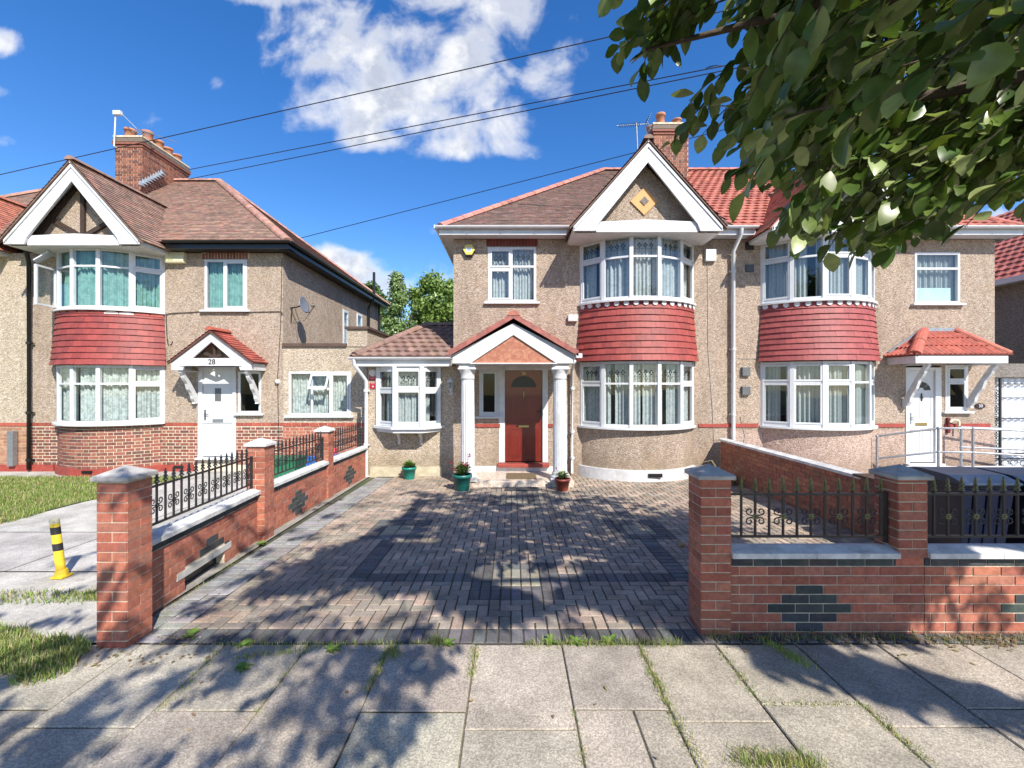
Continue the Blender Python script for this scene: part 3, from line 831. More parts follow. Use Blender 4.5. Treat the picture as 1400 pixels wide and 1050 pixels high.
gquad(ry, [(-3.55, 10.1), (-3.3, 10.1), (-3.3, 10.2), (-3.55, 10.2)], -.002)
tag(ry.build('neighbour_yard', CONCG), kind='structure')
# ================================================================ houses
def bricks_box_cols(): return OLD_B
def hip_front(parent, x0, x1, xr0, xr1, ye, yr, ze, zr, yb, cols, name='roof', hipL=False, hipR=False, ridgecols=None, width=.165, gauge=.105, thick=.014, ja=.16, wave=0):
    mb = MB()
    tile_slope(mb, [(x0, ye, ze), (x1, ye, ze), (xr1, yr, zr), (xr0, yr, zr)], cols, gauge, width, thick, ja, wave)
    plainc = tuple(c*.9 for c in cols[0])
    mb.face([(x1, yb, ze), (x0, yb, ze), (xr0, yr, zr), (xr1, yr, zr)], 0, plainc)
    if hipR: tile_slope(mb, [(x1, ye, ze), (x1, yb, ze), (xr1, yr, zr)], cols, gauge, width, thick, ja)
    if hipL: tile_slope(mb, [(x0, yb, ze), (x0, ye, ze), (xr0, yr, zr)], cols, gauge, width, thick, ja)
    r = mb.build(name, TILE, parent)
    m2 = MB()
    rc = ridgecols or cols
    ridge_run(m2, (xr0, yr, zr+.03), (xr1, yr, zr+.03), .12, rc)
    if hipR:
        ridge_run(m2, (x1-.03, ye+.03, ze+.04), (xr1, yr, zr+.04), .12, rc); ridge_run(m2, (x1-.03, yb-.03, ze+.04), (xr1, yr, zr+.04), .12, rc)
    if hipL:
        ridge_run(m2, (x0+.03, ye+.03, ze+.04), (xr0, yr, zr+.04), .12, rc); ridge_run(m2, (x0+.03, yb-.03, ze+.04), (xr0, yr, zr+.04), .12, rc)
    m2.build('ridge_tiles', TILE, r)
    return r
def panel_mould(mb, x0, x1, z0, z1, y, w=.018, m=0, mc=None):
    mb.box(x0, x1, y-.008, y-.0005, z0, z0+w, m); mb.box(x0, x1, y-.008, y-.0005, z1-w, z1, m)
    mb.box(x0, x0+w, y-.008, y-.0005, z0+w, z1-w, m); mb.box(x1-w, x1, y-.008, y-.0005, z0+w, z1-w, m)
    i = w+.02
    mb.box(x0+i, x1-i, y-.006, y-.0005, z0+i, z1-i, m)
def make_text(s, size, loc, mat, name='number', parent=None, rot=(PI/2, 0, 0), ext=.004):
    cu = bpy.data.curves.new('t', 'FONT'); cu.body = s; cu.size = size; cu.extrude = ext; cu.align_x = 'CENTER'; cu.align_y = 'CENTER'
    to = bpy.data.objects.new('t', cu); COL.objects.link(to)
    dg = bpy.context.evaluated_depsgraph_get(); me = bpy.data.meshes.new_from_object(to.evaluated_get(dg))
    bpy.data.objects.remove(to); me.materials.clear(); me.materials.append(mat)
    o = bpy.data.objects.new(name, me); COL.objects.link(o)
    if parent is not None:
        o.parent = parent
        off = Vector(parent.location) if (parent.type == 'EMPTY' and parent.parent is None) else Vector((0, 0, 0))
        o.location = Vector(loc) - off
    else: o.location = loc
    o.rotation_euler = rot
    return o
# ---------------------------------------------------------------- centre house
YC = 10.2; C = lambda p: fx(p, YC); CZ = lambda q: fz(q, YC); GB = gz(10.2)
cols_c = [(.21, .130, .105), (.185, .115, .095), (.24, .15, .12), (.165, .108, .09), (.22, .12, .095)]
hc = thing('semi_detached_house', (1.8, YC, GB), 'pebbledashed house with red front door, white columned porch and orange diamond in its gable', 'house')
xl, xr = C(620), 4.95
wz1 = 5.36
holes = [(C(667), C(733), CZ(413), CZ(338)), (1.60, 4.20, 3.84, 5.27), (1.60, 4.20, 1.05, 2.5), (C(684), C(749), GB+.30, CZ(503)), (C(655), C(682), CZ(569), CZ(505))]
mb = MB(); wall_holes(mb, xl, xr, GB-.1, wz1, YC, .28, holes)
mb.box(xl, xl+.25, YC+.281, 18.2, GB-.1, wz1); mb.box(xl, xr, 18.201, 18.4, GB-.1, wz1)
mb.build('wall', PEB_C, hc)
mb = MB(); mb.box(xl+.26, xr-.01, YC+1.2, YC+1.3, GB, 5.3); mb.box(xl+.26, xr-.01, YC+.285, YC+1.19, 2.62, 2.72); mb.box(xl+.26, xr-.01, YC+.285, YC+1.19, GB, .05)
mb.build('dark_backing', DARKIN, hc)
# upper small window with brick head
flat_window(hc, C(667), C(733), CZ(413), CZ(338), YC, [(0, .49, 0, .62, True, False), (0, .49, .62, 1, True, True), (.49, 1, 0, .66, False, False), (.49, 1, .66, 1, False, True)], 'small upstairs window with leaded top lights', seed=3)
mb = MB()
k = 0; x = C(665)
while x < C(735)-.03:
    mb.box(x+.004, x+.066, YC-.012, YC+.002, CZ(336.5), CZ(324), 0, jit((.16, .03, .025), .25)); x += .074
mb.box(C(665), C(735), YC-.004, YC, CZ(336.8), CZ(323.8), 1)
mb.build('brick_lintel', [BRICK, MORTAR_D], hc)
# bays
cxB = 2.90
bay_window(hc, cxB, YC, 2.60, .68, 3.86, 5.26, .7, NET, 'upstairs curved bay window with lace curtains', seed=5, split=.66, gap=[(.12, .155), (.55, .565)])
bay_band(hc, cxB, YC, 2.62, .66, 2.52, 3.80, [(.29, .052, .043), (.265, .046, .038), (.31, .058, .046), (.24, .045, .038)], 9, 'discs')
bay_window(hc, cxB, YC, 2.60, .68, 1.05, 2.50, .7, NET, 'downstairs curved bay window with net curtains', seed=8, split=.66, gap=[(.24, .28), (.47, .485), (.66, .69)])
mb = MB(); po, _, _, _ = arcpts(cxB, YC, 2.56, .62, 28); mb.prism_z(po, GB-.05, 1.0)
mb.build('bay_plinth', PEB_C, hc)
mb = MB(); po, _, _, _ = arcpts(cxB, YC, 2.72, .70, 28); mb.prism_z(po, GB-.05, .12)
bp = mb.build('white_painted_base', WPAINT, hc)
mb = MB(); mb.box(2.95, 3.25, 9.475, 9.50, -.02, .06); mb.build('air_brick', BLACKP, bp)
mb = MB(); mb.box(4.26, 4.86, YC-.04, YC, GB-.05, .08); mb.build('white_painted_base', WPAINT, hc)
gable_front(hc, 2.87, 9.25, YC, 1.58, 5.33, 7.10, PEB_C, 'diamond', 11.9, cols_c, verge=(.16, .1, .08))
rf = hip_front(hc, xl-.30, xr, 2.95, xr, 9.85, 14.25, 5.53, 8.93, 18.65, cols_c, hipL=True, ridgecols=[(.46, .19, .15), (.42, .17, .13)])
mb = MB()
mb.box(xl-.28, 1.30, 9.87, 9.90, 5.36, 5.52); mb.box(xl-.28, 1.30, 9.90, YC, 5.37, 5.385); mb.box(xl-.28, xl-.25, 9.9, 18.5, 5.36, 5.52); mb.box(xl-.25, xl, 10.2, 18.5, 5.37, 5.385)
fs = mb.build('fascia', WHITE, hc); mb = MB(); mb.box(4.45, xr, 9.87, 9.90, 5.36, 5.52); mb.box(4.45, xr, 9.90, YC, 5.37, 5.385); mb.build('fascia', WHITE, hc)
mb = MB(); gutter(mb, (xl-.36, 9.80, 5.53), (1.32, 9.80, 5.53)); mb.box(xl-.375, xl-.355, 9.74, 9.86, 5.46, 5.54)
gutter(mb, (xl-.33, 9.86, 5.53), (xl-.33, 18.4, 5.53))
mb.build('gutter', WHITE, hc); mb = MB(); gutter(mb, (4.42, 9.80, 5.53), (xr, 9.80, 5.53)); mb.build('gutter', WHITE, hc)
# red string course
mb = MB()
for a, b in ((C(645), C(684)-.005), (C(749)+.005, C(757)), (C(955), xr)):
    mb = MB(); mb.box(a, b, YC-.025, YC+.01, CZ(584), CZ(579.5)); mb.build('string_course', REDP, hc)
# side window beside the door
flat_window(hc, C(655), C(682), CZ(569), CZ(505), YC+.02, [(0, 1, 0, 1, True, False)], 'tall narrow dark window beside the front door', noc=True, seed=1, glass_=GLASS_D)
# front door
dx0, dx1, dz0, dz1 = C(690.5), C(741.5), CZ(631), CZ(506.5)
mb = MB()
mb.box(C(682)+.002, dx0-.004, YC-.012, YC+.10, dz0-.02, CZ(500)); mb.box(dx1+.004, C(749), YC-.012, YC+.10, dz0-.02, CZ(500)); mb.box(dx0-.004, dx1+.004, YC-.010, YC+.10, dz1+.004, CZ(500))
fr_ = mb.build('door_frame', WPAINT, hc, bevel=.004)
mb = MB(); yD = YC+.03; W = dx1-dx0; H = dz1-dz0
mb.box(dx0, dx1, yD, yD+.05, dz0, dz1)
for a, b in ((.10, .46), (.54, .90)):
    panel_mould(mb, dx0+W*a, dx0+W*b, dz0+H*.05, dz0+H*.36, yD, .022)
    panel_mould(mb, dx0+W*a, dx0+W*b, dz0+H*.43, dz0+H*.72, yD, .022)
door = mb.build('door', DOORWOOD, hc)
mb = MB(); cxd = (dx0+dx1)/2; zb_ = dz0+H*.815; poly = [(cxd+W*.34*math.cos(PI*j/14), zb_+H*.125*math.sin(PI*j/14)) for j in range(15)]
mb.prism_y(poly[::-1], yD-.004, yD-.001); mb.build('fanlight', GLASS_D if False else BLACKP, door)
mb = MB(); mb.box(cxd-.12, cxd+.12, yD-.012, yD, dz0+H*.375, dz0+H*.375+.045); mb.build('letterbox', plain('brass', (.45, .33, .14), .3, .9), door)
mb = MB(); mb.tube([(cxd, yD-.02, dz0+H*.70), (cxd, yD-.035, dz0+H*.735), (cxd, yD-.02, dz0+H*.77)], .012); mb.build('knocker', MATS['brass'], door)
mb = MB(); mb.box(dx1-.05, dx1-.02, yD-.01, yD, dz0+H*.50, dz0+H*.60); mb.tube([(dx1-.035, yD-.045, dz0+H*.55), (dx1-.13, yD-.045, dz0+H*.55)], .009); mb.build('door_handle', BLACKP, door)
make_text('26', .10, (cxd, yD-.006, dz1-.065), MATS['brass'], 'house_number', door)
# threshold step
mb = MB(); mb.box(C(681), C(750), YC-.22, YC-.013, dz0-.10, dz0-.022); mb.build('threshold_step', REDP, hc, bevel=.01)
mb = MB(); mb.box(C(648), C(757), YC-.12, YC-.002, GB, dz0-.102); mb.build('step_riser', WPAINT, hc)
# porch
pc = MB(); px0, px1 = -.95, 1.28
pc.box(fx(636, 9.0), fx(785, 9.0), 9.0, YC-.121, GB-.05, 0.0)
plat = pc.build('porch_step', STEPM, hc, bevel=.008)
mb = MB(); cxp = .03; yf = 8.95; hw = 1.245; zb, zt, za = 2.42, 2.60, 3.24
for s in (-1, 1):
    p = [(cxp, za), (cxp+s*hw, zt), (cxp+s*hw, zb), (cxp+s*(hw-.36), zb), (cxp, za-.24)]
    mb.prism_y(p[::-1] if s > 0 else p, yf, yf+.05)
    mb.box(cxp+s*hw-(.05 if s > 0 else 0), cxp+s*hw+(.05 if s < 0 else 0), yf+.051, YC, zb, zt-.02)
mb.box(cxp-hw+.06, cxp+hw-.06, yf+.10, YC, zb+.0, zb+.02)
mb.box(cxp-hw+.36, cxp+hw-.36, yf-.015, yf+.08, zb-.012, zb+.012)
mb.box(cxp-hw+.1, cxp+hw-.1, YC-.09, YC-.015, zb-.10, zb-.002)
po_ = mb.build('porch_pediment', WPAINT, hc, bevel=.004)
mb = MB(); mb.prism_y([(cxp-hw+.34, zb+.013), (cxp+hw-.34, zb+.013), (cxp, za-.22)], yf+.035, yf+.06); mb.build('pediment_panel', PEDI, po_)
mb = MB()
for s in (-1, 1):
    a, b, c_, d = (cxp+s*(hw+.05), yf-.06, zt+.03), (cxp+s*(hw+.05), YC, zt+.03), (cxp, YC, za+.16), (cxp, yf-.06, za+.16)
    tile_slope(mb, [a, b, c_, d] if s > 0 else [b, a, d, c_], [(.36, .10, .08), (.40, .13, .10)], .16, .2, .02)
    k = 7
    for j in range(k):     # stepped verge tiles
        t0, t1 = j/k, (j+1)/k
        P0 = lambda t: (cxp+s*(hw+.07)*(1-t), zt+.01+(za+.13-zt)*t)
        (xa, z_a), (xb, z_b) = P0(t0), P0(t1)
        p = [(xa, z_a-.05), (xb, z_b-.05), (xb, z_b+.055), (xa, z_a+.075)]
        mb.prism_y(p if s < 0 else p[::-1], yf-.09, yf-.005, 0, jit((.34, .12, .10), .1))
ridge_run(mb, (cxp, yf-.10, za+.19), (cxp, YC, za+.19), .12, [(.38, .13, .10)])
mb.build('porch_roof', TILE, po_)
for xc in (-.925, 1.0):
    yc_ = 9.17; mb = MB()
    mb.box(xc-.20, xc+.20, yc_-.20, yc_+.20, 0.0, .05)
    mb.lathe([(.19, .05), (.20, .075), (.19, .10), (.155, .125), (.165, .15), (.150, .17)], xc, yc_, 32)
    mb.lathe([(.146, .17), (.146, .3), (.144, 1.0), (.136, 1.9), (.132, 2.10)], xc, yc_, 96, 0, (1, 1, 1), False, .075, 20)
    mb.lathe([(.136, 2.10), (.148, 2.115), (.140, 2.14), (.142, 2.20), (.158, 2.25), (.172, 2.275), (.178, 2.30)], xc, yc_, 32)
    mb.box(xc-.185, xc+.185, yc_-.18, yc_+.18, 2.301, 2.335); mb.box(xc-.165, xc+.165, yc_-.17, yc_+.17, 2.336, 2.42)
    mb.build('porch_column', WPAINT, hc)
# low pilasters and beam ends
pipe(hc, [(fx(783, 9.9), 9.6, 2.50), (fx(783, 9.9), 9.75, 2.44), (fx(783, 9.95), 10.1, 2.30), (fx(782.5, 10.1), 10.1, -.05)], .035, WHITE, collars=(1.9, .9, .3), label='white downpipe beside the porch')
mb = MB(); gutter(mb, (1.33, 8.95, 2.60), (1.33, YC, 2.60), .05); mb.box(1.30, 1.42, 8.86, 8.98, 2.53, 2.62); mb.build('gutter', WHITE, po_); mb = MB(); gutter(mb, (-1.27, 8.95, 2.60), (-1.27, YC, 2.60), .05)
mb.build('gutter', WHITE, po_)
# side extension
ex0, ex1 = -3.35, xl-.001
eh = [(C(517), C(601), CZ(584), CZ(500))]
mb = MB(); wall_holes(mb, ex0, ex1, GB-.1, 2.66, YC+.001, .2, eh); mb.box(ex0, ex0+.2, YC+.202, 12.4, GB-.1, 2.66)
mb.box(ex0, ex1, 12.401, 12.6, GB-.1, 3.4)
ext = mb.build('extension_wall', PEB_EXT, hc)
mb = MB(); mb.box(ex0+.21, ex1-.01, YC+.9, YC+1.0, GB, 2.6); mb.build('dark_backing', DARKIN, hc)
mb = MB(); mb.box(ex0+.05, ex1-.27, YC-.035, YC, GB-.05, CZ(638)); mb.build('plinth_render', plain('cream_render', (.50, .44, .31), .9, var=.2, scale=4, dirt=((.3, .27, .2), 3, .5)), hc)
mb = MB(); cols_e = [(.24, .145, .115), (.21, .13, .105), (.27, .165, .13)]
A0 = (-3.62, 9.84, 2.60); A1 = (ex1, 9.84, 2.60); T0 = (-2.32, 11.92, 3.57); T1 = (ex1, 11.92, 3.57)
tile_slope(mb, [A0, A1, T1, T0], cols_e, .30, .22, .035, .12, .03)
tile_slope(mb, [(-3.62, 13.2, 2.60), A0, T0, (-2.32, 13.2, 3.57)], cols_e, .30, .22, .035, .12, .03)
mb.face([T0, T1, (ex1, 13.2, 3.57), (-2.32, 13.2, 3.57)], 0, cols_e[0])
er = mb.build('extension_roof', TILE, hc)
mb = MB(); ridge_run(mb, (-3.56, 9.9, 2.68), (-2.32, 11.92, 3.64), .11, cols_e, .4); ridge_run(mb, (-2.32, 11.92, 3.63), (ex1, 11.92, 3.63), .1, cols_e, .4); mb.build('ridge_tiles', TILE, er)
mb = MB(); mb.box(-3.58, ex1-.02, 9.88, 9.91, 2.40, 2.60); mb.box(-3.58, ex1-.02, 9.911, YC, 2.40, 2.415); mb.build('fascia', WHITE, ext)
mb = MB(); gutter(mb, (-3.66, 9.82, 2.60), (ex1+.12, 9.82, 2.60), .058); mb.build('gutter', WHITE, ext)
pipe(hc, [(-3.54, 9.82, 2.56), (-3.54, 9.84, 2.44), (-3.42, 10.0, 2.2), (-3.36, 10.1, 2.08), (-3.36, 10.1, GB)], .042, WHITE, collars=(.6, 1.85), label='white downpipe with swan neck at the extension corner')
# oriel window
y1 = YC-.36; op = [(C(517)+.01, YC), (fx(540, y1), y1), (fx(577, y1), y1), (C(601)-.01, YC)]
mf = MB(); mp = MB(); ml = MB(); z0o, z1o = 1.05, CZ(502)
for i in range(3):
    A, B = Vector(op[i]), Vector(op[i+1]); L = (B-A).length; t = (B-A)/L; u = (t.x, t.y); n = (t.y, -t.x); A = (A.x, A.y)
    e = .035; zt_ = z0o+(z1o-z0o)*(.62 if i == 1 else .60)
    mf.obox(A, u, n, (e, L-e), (-.05, .010), (z0o, z0o+.06)); mf.obox(A, u, n, (e, L-e), (-.05, .010), (z1o-.07, z1o)); mf.obox(A, u, n, (e, L-e), (-.05, .010), (zt_-.03, zt_+.03))
    light(mf, mp, A, u, n, e, L-e, z0o+.06, zt_-.03, True); light(mf, mp, A, u, n, e, L-e, zt_+.03, z1o-.07, True, ml=ml)
for x, y in op:
    mf.box(x-.045, x+.045, y-.045 if y < YC else y-.06, y+.04 if y < YC else y-.002, z0o-.001, z1o+.001)
mf.prism_z([(op[0][0]-.02, YC-.001), (op[1][0]-.02, y1-.05), (op[2][0]+.02, y1-.05), (op[3][0]+.02, YC-.001)], z1o+.002, 2.40)
wo = mf.build('oriel_window', WHITE, hc, bevel=.003); wo['label'] = 'small angled oriel window on brackets'
mp.build('pane', GLASS, wo); ml.build('leading', BLACKP, wo)
curtain(wo, [(op[0][0]+.07, YC+.05), (op[1][0]+.05, y1+.11), (op[2][0]-.05, y1+.11), (op[3][0]-.07, YC+.05)], z0o+.06, z1o-.05, NET, seed=11, gap=[(.02, .10), (.86, .98)])
ms = MB(); ms.prism_z([(op[0][0]-.14, YC-.001), (op[0][0]-.1, YC-.06), (op[1][0]-.06, y1-.10), (op[2][0]+.06, y1-.10), (op[3][0]+.1, YC-.06), (op[3][0]+.14, YC-.001)], .98, 1.045)
ms.prism_z([(op[0][0]-.04, YC-.001), (op[1][0]-.03, y1-.05), (op[2][0]+.03, y1-.05), (op[3][0]+.04, YC-.001)], .90, .978)
ms.build('sill', WHITE, wo, bevel=.006)
for px_ in (544, 574):
    x = fx(px_, 10.0); ms = MB(); ms.prism_x([(YC, .60), (YC-.06, .60), (YC-.09, .66), (YC-.10, .74), (YC-.22, .86), (YC-.26, .898), (YC, .898)], x-.03, x+.03); ms.build('bracket', WPAINT, wo)
# party-wall downpipe
pipe(hc, [(fx(1014, 9.8), 9.80, 5.48), (fx(1014, 9.8), 9.82, 5.36), (fx(1003, 10.1), 10.11, 5.05), (fx(1003, 10.1), 10.11, GB)], .042, WHITE, collars=(4.6, 2.8, 1.3), label='tall white downpipe between the two houses')
# chimney on the party wall
def chimney(parent, x0, x1, y0, y1, zb, zt, pots, name='chimney', flare=True):
    mb = MB(); mb.box(x0, x1, y0, y1, zb, zt, 1)
    for A, u, n, L in (((x0, y0), (1, 0), (0, -1), x1-x0), ((x1, y0), (0, 1), (1, 0), y1-y0), ((x0, y1), (0, -1), (-1, 0), y1-y0)):
        brick_face(mb, A, u, n, L, zb, zt-.28, CHIM_B, course=.08, bl=.225, bond='flemish', prot=.008, j=.014)
    for k, e in enumerate((.03, .06, .06, .03)):
        z = zt-.28+k*.075
        mb.box(x0-e, x1+e, y0-e, y1+e, z, z+.062, 0, (.17, .13, .10) if k > 1 else (.24, .09, .06))
    mb.box(x0-.04, x1+.04, y0-.04, y1+.04, zt+.02, zt+.07, 1)
    ch = mb.build(name, [BRICK, MORTAR], parent)
    for x, y, h, r in pots:
        m2 = MB(); m2.lathe([(r*1.05, zt+.06), (r, zt+.12), (r*.92, zt+.06+h*.8), (r*1.12, zt+.06+h*.82), (r*1.12, zt+.06+h), (r*.8, zt+.06+h), (r*.78, zt+.06+h*.6)], x, y, 16); m2.build('chimney_pot', TERRA, ch)
    m3 = MB(); m3.box(x0-.10, x1+.10, y0-.10, y0-.008, zb, zb+.05); ch2 = m3.build('flashing', LEAD, ch)
    return ch
chimney(hc, 4.27, 5.30, 13.2, 14.6, 7.3, 9.78, [(4.55, 13.45, .42, .13), (4.40, 13.9, .3, .13), (5.05, 13.45, .25, .13), (5.0, 14.2, .35, .13)])
# ---------------------------------------------------------------- right-hand house of the pair
hr = thing('semi_detached_house', (8, YC, GB), 'pebbledashed house with white front door under a red hipped canopy and a wheelchair ramp', 'house')
xr2 = C(1360)
RW = 7.10
holes = [(C(1250), C(1312), CZ(415), CZ(345)), (RW-1.30, RW+1.30, 3.84, 5.27), (RW-1.30, RW+1.30, 1.05, 2.5), (C(1239), C(1286), .9201, CZ(500)), (C(1292), C(1323), CZ(562), CZ(499))]
mb = MB(); wall_holes(mb, xr+.001, xr2, .92, wz1, YC+.001, .28, holes); mb.box(xr2-.25, xr2, YC+.282, 18.2, GB-.1, wz1); mb.box(xr+.001, xr2, 18.201, 18.4, GB-.1, wz1)
mb.build('wall', PEB_C, hr)
mb = MB(); wall_holes(mb, xr+.001, xr2, GB-.1, .919, YC+.001, .28, [(C(1239), C(1286), GB+.20, .918)]); mb.build('lower_wall', PEB_R, hr)
mb = MB(); mb.box(xr+.02, xr2-.26, YC+1.2, YC+1.3, GB, 5.3); mb.box(xr+.02, xr2-.26, YC+.29, YC+1.19, 2.62, 2.72); mb.build('dark_backing', DARKIN, hr)
bay_window(hr, RW, YC, 2.60, .68, 3.86, 5.26, .7, BLIND, 'upstairs curved bay window with vertical blinds', style='plain', seed=15, sashes=(2, 3), gap=[(.30, .36)])
bay_band(hr, RW, YC, 2.62, .66, 2.52, 3.80, [(.29, .062, .058), (.27, .056, .054), (.31, .068, .062)], 10, 'discs')
bay_window(hr, RW, YC, 2.60, .68, 1.05, 2.50, .7, BLIND, 'downstairs curved bay window with vertical blinds', style='plain', seed=18, sashes=(1, 2), gap=[(.12, .16), (.83, .87)])
mb = MB(); po, _, _, _ = arcpts(RW, YC, 2.56, .62, 28); mb.prism_z(po, GB-.05, 1.0); mb.build('bay_plinth', PEB_R, hr)
cols_r = [(.42, .140, .10), (.37, .12, .09), (.46, .16, .115)]
gable_front(hr, RW-.03, 9.25, YC, 1.58, 5.33, 7.10, PEB_C, None, 11.9, cols_r, verge=(.40, .12, .09))
hip_front(hr, xr+.001, xr2+.30, xr+.001, 8.05, 9.85, 14.25, 5.53, 8.93, 18.65, cols_r, hipR=True, width=.22, gauge=.22, thick=.025, ja=.10, wave=.022, ridgecols=[(.48, .17, .13), (.45, .14, .11)])
mb = MB(); mb.box(xr+.001, RW-1.62, 9.87, 9.90, 5.36, 5.52); mb.box(xr+.001, RW-1.62, 9.901, YC, 5.37, 5.385); mb.build('fascia', WHITE, hr); mb = MB(); mb.box(RW+1.58, xr2+.28, 9.87, 9.90, 5.36, 5.52); mb.box(RW+1.58, xr2+.28, 9.901, YC, 5.37, 5.385); mb.box(xr2+.25, xr2+.28, 9.901, 18.4, 5.36, 5.52); mb.build('fascia', WHITE, hr)
mb = MB(); gutter(mb, (xr, 9.80, 5.53), (RW-1.60, 9.80, 5.53)); mb.build('gutter', WHITE, hr); mb = MB(); gutter(mb, (RW+1.6, 9.80, 5.53), (xr2+.36, 9.80, 5.53)); mb.build('gutter', WHITE, hr)
mb = MB()
for a, b in ((xr+.003, C(1036)), (C(1195), C(1236)), (C(1291), C(1353))): mb = MB(); mb.box(a, b, YC-.024, YC+.01, CZ(584), CZ(579)); mb.build('string_course', REDP, hr)
flat_window(hr, C(1250), C(1312), CZ(415), CZ(345), YC, [(0, 1, 0, .70, False, False), (0, 1, .70, 1, False, False)], 'upstairs sash window with a pale board leaning inside', BLIND, seed=21)
mb = MB(); mb.box(C(1253), C(1303), YC+.06, YC+.07, CZ(411), CZ(393)); mb.build('pale_board', PALEAQ, hr)
flat_window(hr, C(1292), C(1323), CZ(562), CZ(499), YC, [(0, 1, 0, .66, True, False), (0, 1, .66, 1, True, False)], 'small dark window beside the white door', noc=True, glass_=GLASS_D)
def white_door(parent, x0, x1, z0, z1, y, fan=False, small=False, label=None, frame=(0.06, .06)):
    f = MB(); a, b = frame
    f.box(x0-a, x0-.004, y-.02, y+.08, z0-.02, z1+.08); f.box(x1+.004, x1+b, y-.02, y+.08, z0-.02, z1+.08); f.box(x0-.004, x1+.004, y-.018, y+.08, z1+.004, z1+.08)
    f.box(x0-a-.03, x1+b+.02, y-.10, y+.02, z0-.07, z0-.021)
    f.build('door_frame', WHITE, parent, bevel=.004)
    mb = MB(); W = x1-x0; H = z1-z0; yD = y+.02
    mb.box(x0, x1, yD, yD+.05, z0, z1)
    for a, b in ((.10, .46), (.54, .90)):
        panel_mould(mb, x0+W*a, x0+W*b, z0+H*.08, z0+H*.36, yD, .02)
        if not small: panel_mould(mb, x0+W*a, x0+W*b, z0+H*.46, z0+H*.74, yD, .02)
    if small:
        panel_mould(mb, x0+W*.10, x0+W*.30, z0+H*.46, z0+H*.66, yD, .02); panel_mould(mb, x0+W*.70, x0+W*.90, z0+H*.46, z0+H*.66, yD, .02); panel_mould(mb, x0+W*.36, x0+W*.64, z0+H*.46, z0+H*.60, yD, .02)
    d = mb.build('door', DOORW, parent)
    if label: d['label'] = label
    cx = (x0+x1)/2
    if fan:
        zz = z0+H*.78; m2 = MB(); m3 = MB()
        for k in range(4):
            a0, a1 = PI*k/4+.06, PI*(k+1)/4-.06; p = [(cx+W*.12*math.cos(a0), zz+W*.12*math.sin(a0)+.01)] + [(cx+W*.34*math.cos(a0+(a1-a0)*j/5), zz+.01+W*.34*math.sin(a0+(a1-a0)*j/5)) for j in range(6)] + [(cx+W*.12*math.cos(a1), zz+.01+W*.12*math.sin(a1))]
            m2.prism_y(p[::-1], yD-.010, yD-.002)
        for j in range(12):
            a0, a1 = PI*j/12, PI*(j+1)/12; R0, R1 = W*.36, W*.42
            p = [(cx+R0*math.cos(a0), zz+R0*math.sin(a0)), (cx+R1*math.cos(a0), zz+R1*math.sin(a0)), (cx+R1*math.cos(a1), zz+R1*math.sin(a1)), (cx+R0*math.cos(a1), zz+R0*math.sin(a1))]
            m3.prism_y(p[::-1], yD-.014, yD-.001)
        m2.build('fanlight', BLACKP, d); m3.build('fanlight_trim', DOORW, d)
        m2 = MB(); m2.prism_y([(cx-.03, zz-.16), (cx, zz-.24), (cx+.03, zz-.16), (cx+.012, zz-.10), (cx, zz-.05), (cx-.012, zz-.10)], yD-.02, yD-.002); m2.build('knocker', BLACKP, d)
    if small:
        m2 = MB(); m2.box(cx-.075, cx+.075, yD-.008, yD-.001, z0+H*.64, z0+H*.79); m2.build('door_pane', GREYP, d)
    m2 = MB(); m2.box(cx-.13, cx+.13, yD-.014, yD-.001, z0+H*.40, z0+H*.432); m2.build('letterbox', MATS['brass'] if fan else GREYM, d)
    m2 = MB(); hx = x0+.05; m2.box(hx-.015, hx+.015, yD-.012, yD-.001, z0+H*.42, z0+H*.54); m2.tube([(hx, yD-.05, z0+H*.49), (hx+.11, yD-.05, z0+H*.49)], .009); m2.tube([(hx, yD-.05, z0+H*.49), (hx, yD, z0+H*.49)], .008); m2.build('door_handle', GREYM if fan else BLACKP, d)
    return d
white_door(hr, C(1243), C(1278), CZ(632), CZ(507), YC, fan=True, frame=(.09, .14), label='white panelled door with fanlight')
# canopy of the right house
mb = MB(); A0 = (8.66, 9.46, 2.63); B0 = (10.80, 9.46, 2.63); D0 = (9.55, YC, 3.22); E0 = (10.34, YC, 3.22)
tile_slope(mb, [A0, B0, E0, D0], [(.43, .12, .085), (.40, .105, .075)], .32, .11, .02, .08, .03)
tile_slope(mb, [(8.66, YC, 2.63), A0, D0], [(.43, .12, .085), (.40, .105, .075)], .32, .11, .02, .08, .03)
tile_slope(mb, [B0, (10.80, YC, 2.63), E0], [(.43, .12, .085), (.40, .105, .075)], .32, .11, .02, .08, .03)
ridge_run(mb, (8.70, 9.49, 2.68), (9.55, YC, 3.27), .11, [(.42, .11, .075)], .45); ridge_run(mb, (10.78, 9.48, 2.67), (10.34, YC, 3.27), .10, [(.44, .14, .1)], .45)
cr = mb.build('canopy_roof', TILE, hr)
mb = MB(); mb.prism_y([(8.72, 2.74), (9.50, 3.30), (10.40, 3.30), (10.56, 3.14), (10.48, 3.12), (10.34, 3.22), (9.55, 3.22), (8.80, 2.68)][::-1], YC-.03, YC-.002); mb.build('flashing', LEAD, cr)
mb = MB(); mb.box(8.72, 10.72, 9.48, 9.52, 2.45, 2.61); mb.box(8.72, 8.76, 9.521, YC, 2.45, 2.61); mb.box(10.68, 10.72, 9.521, YC, 2.45, 2.61); mb.box(8.76, 10.68, 9.522, YC, 2.51, 2.525)
mb.build('canopy_fascia', WPAINT, cr)
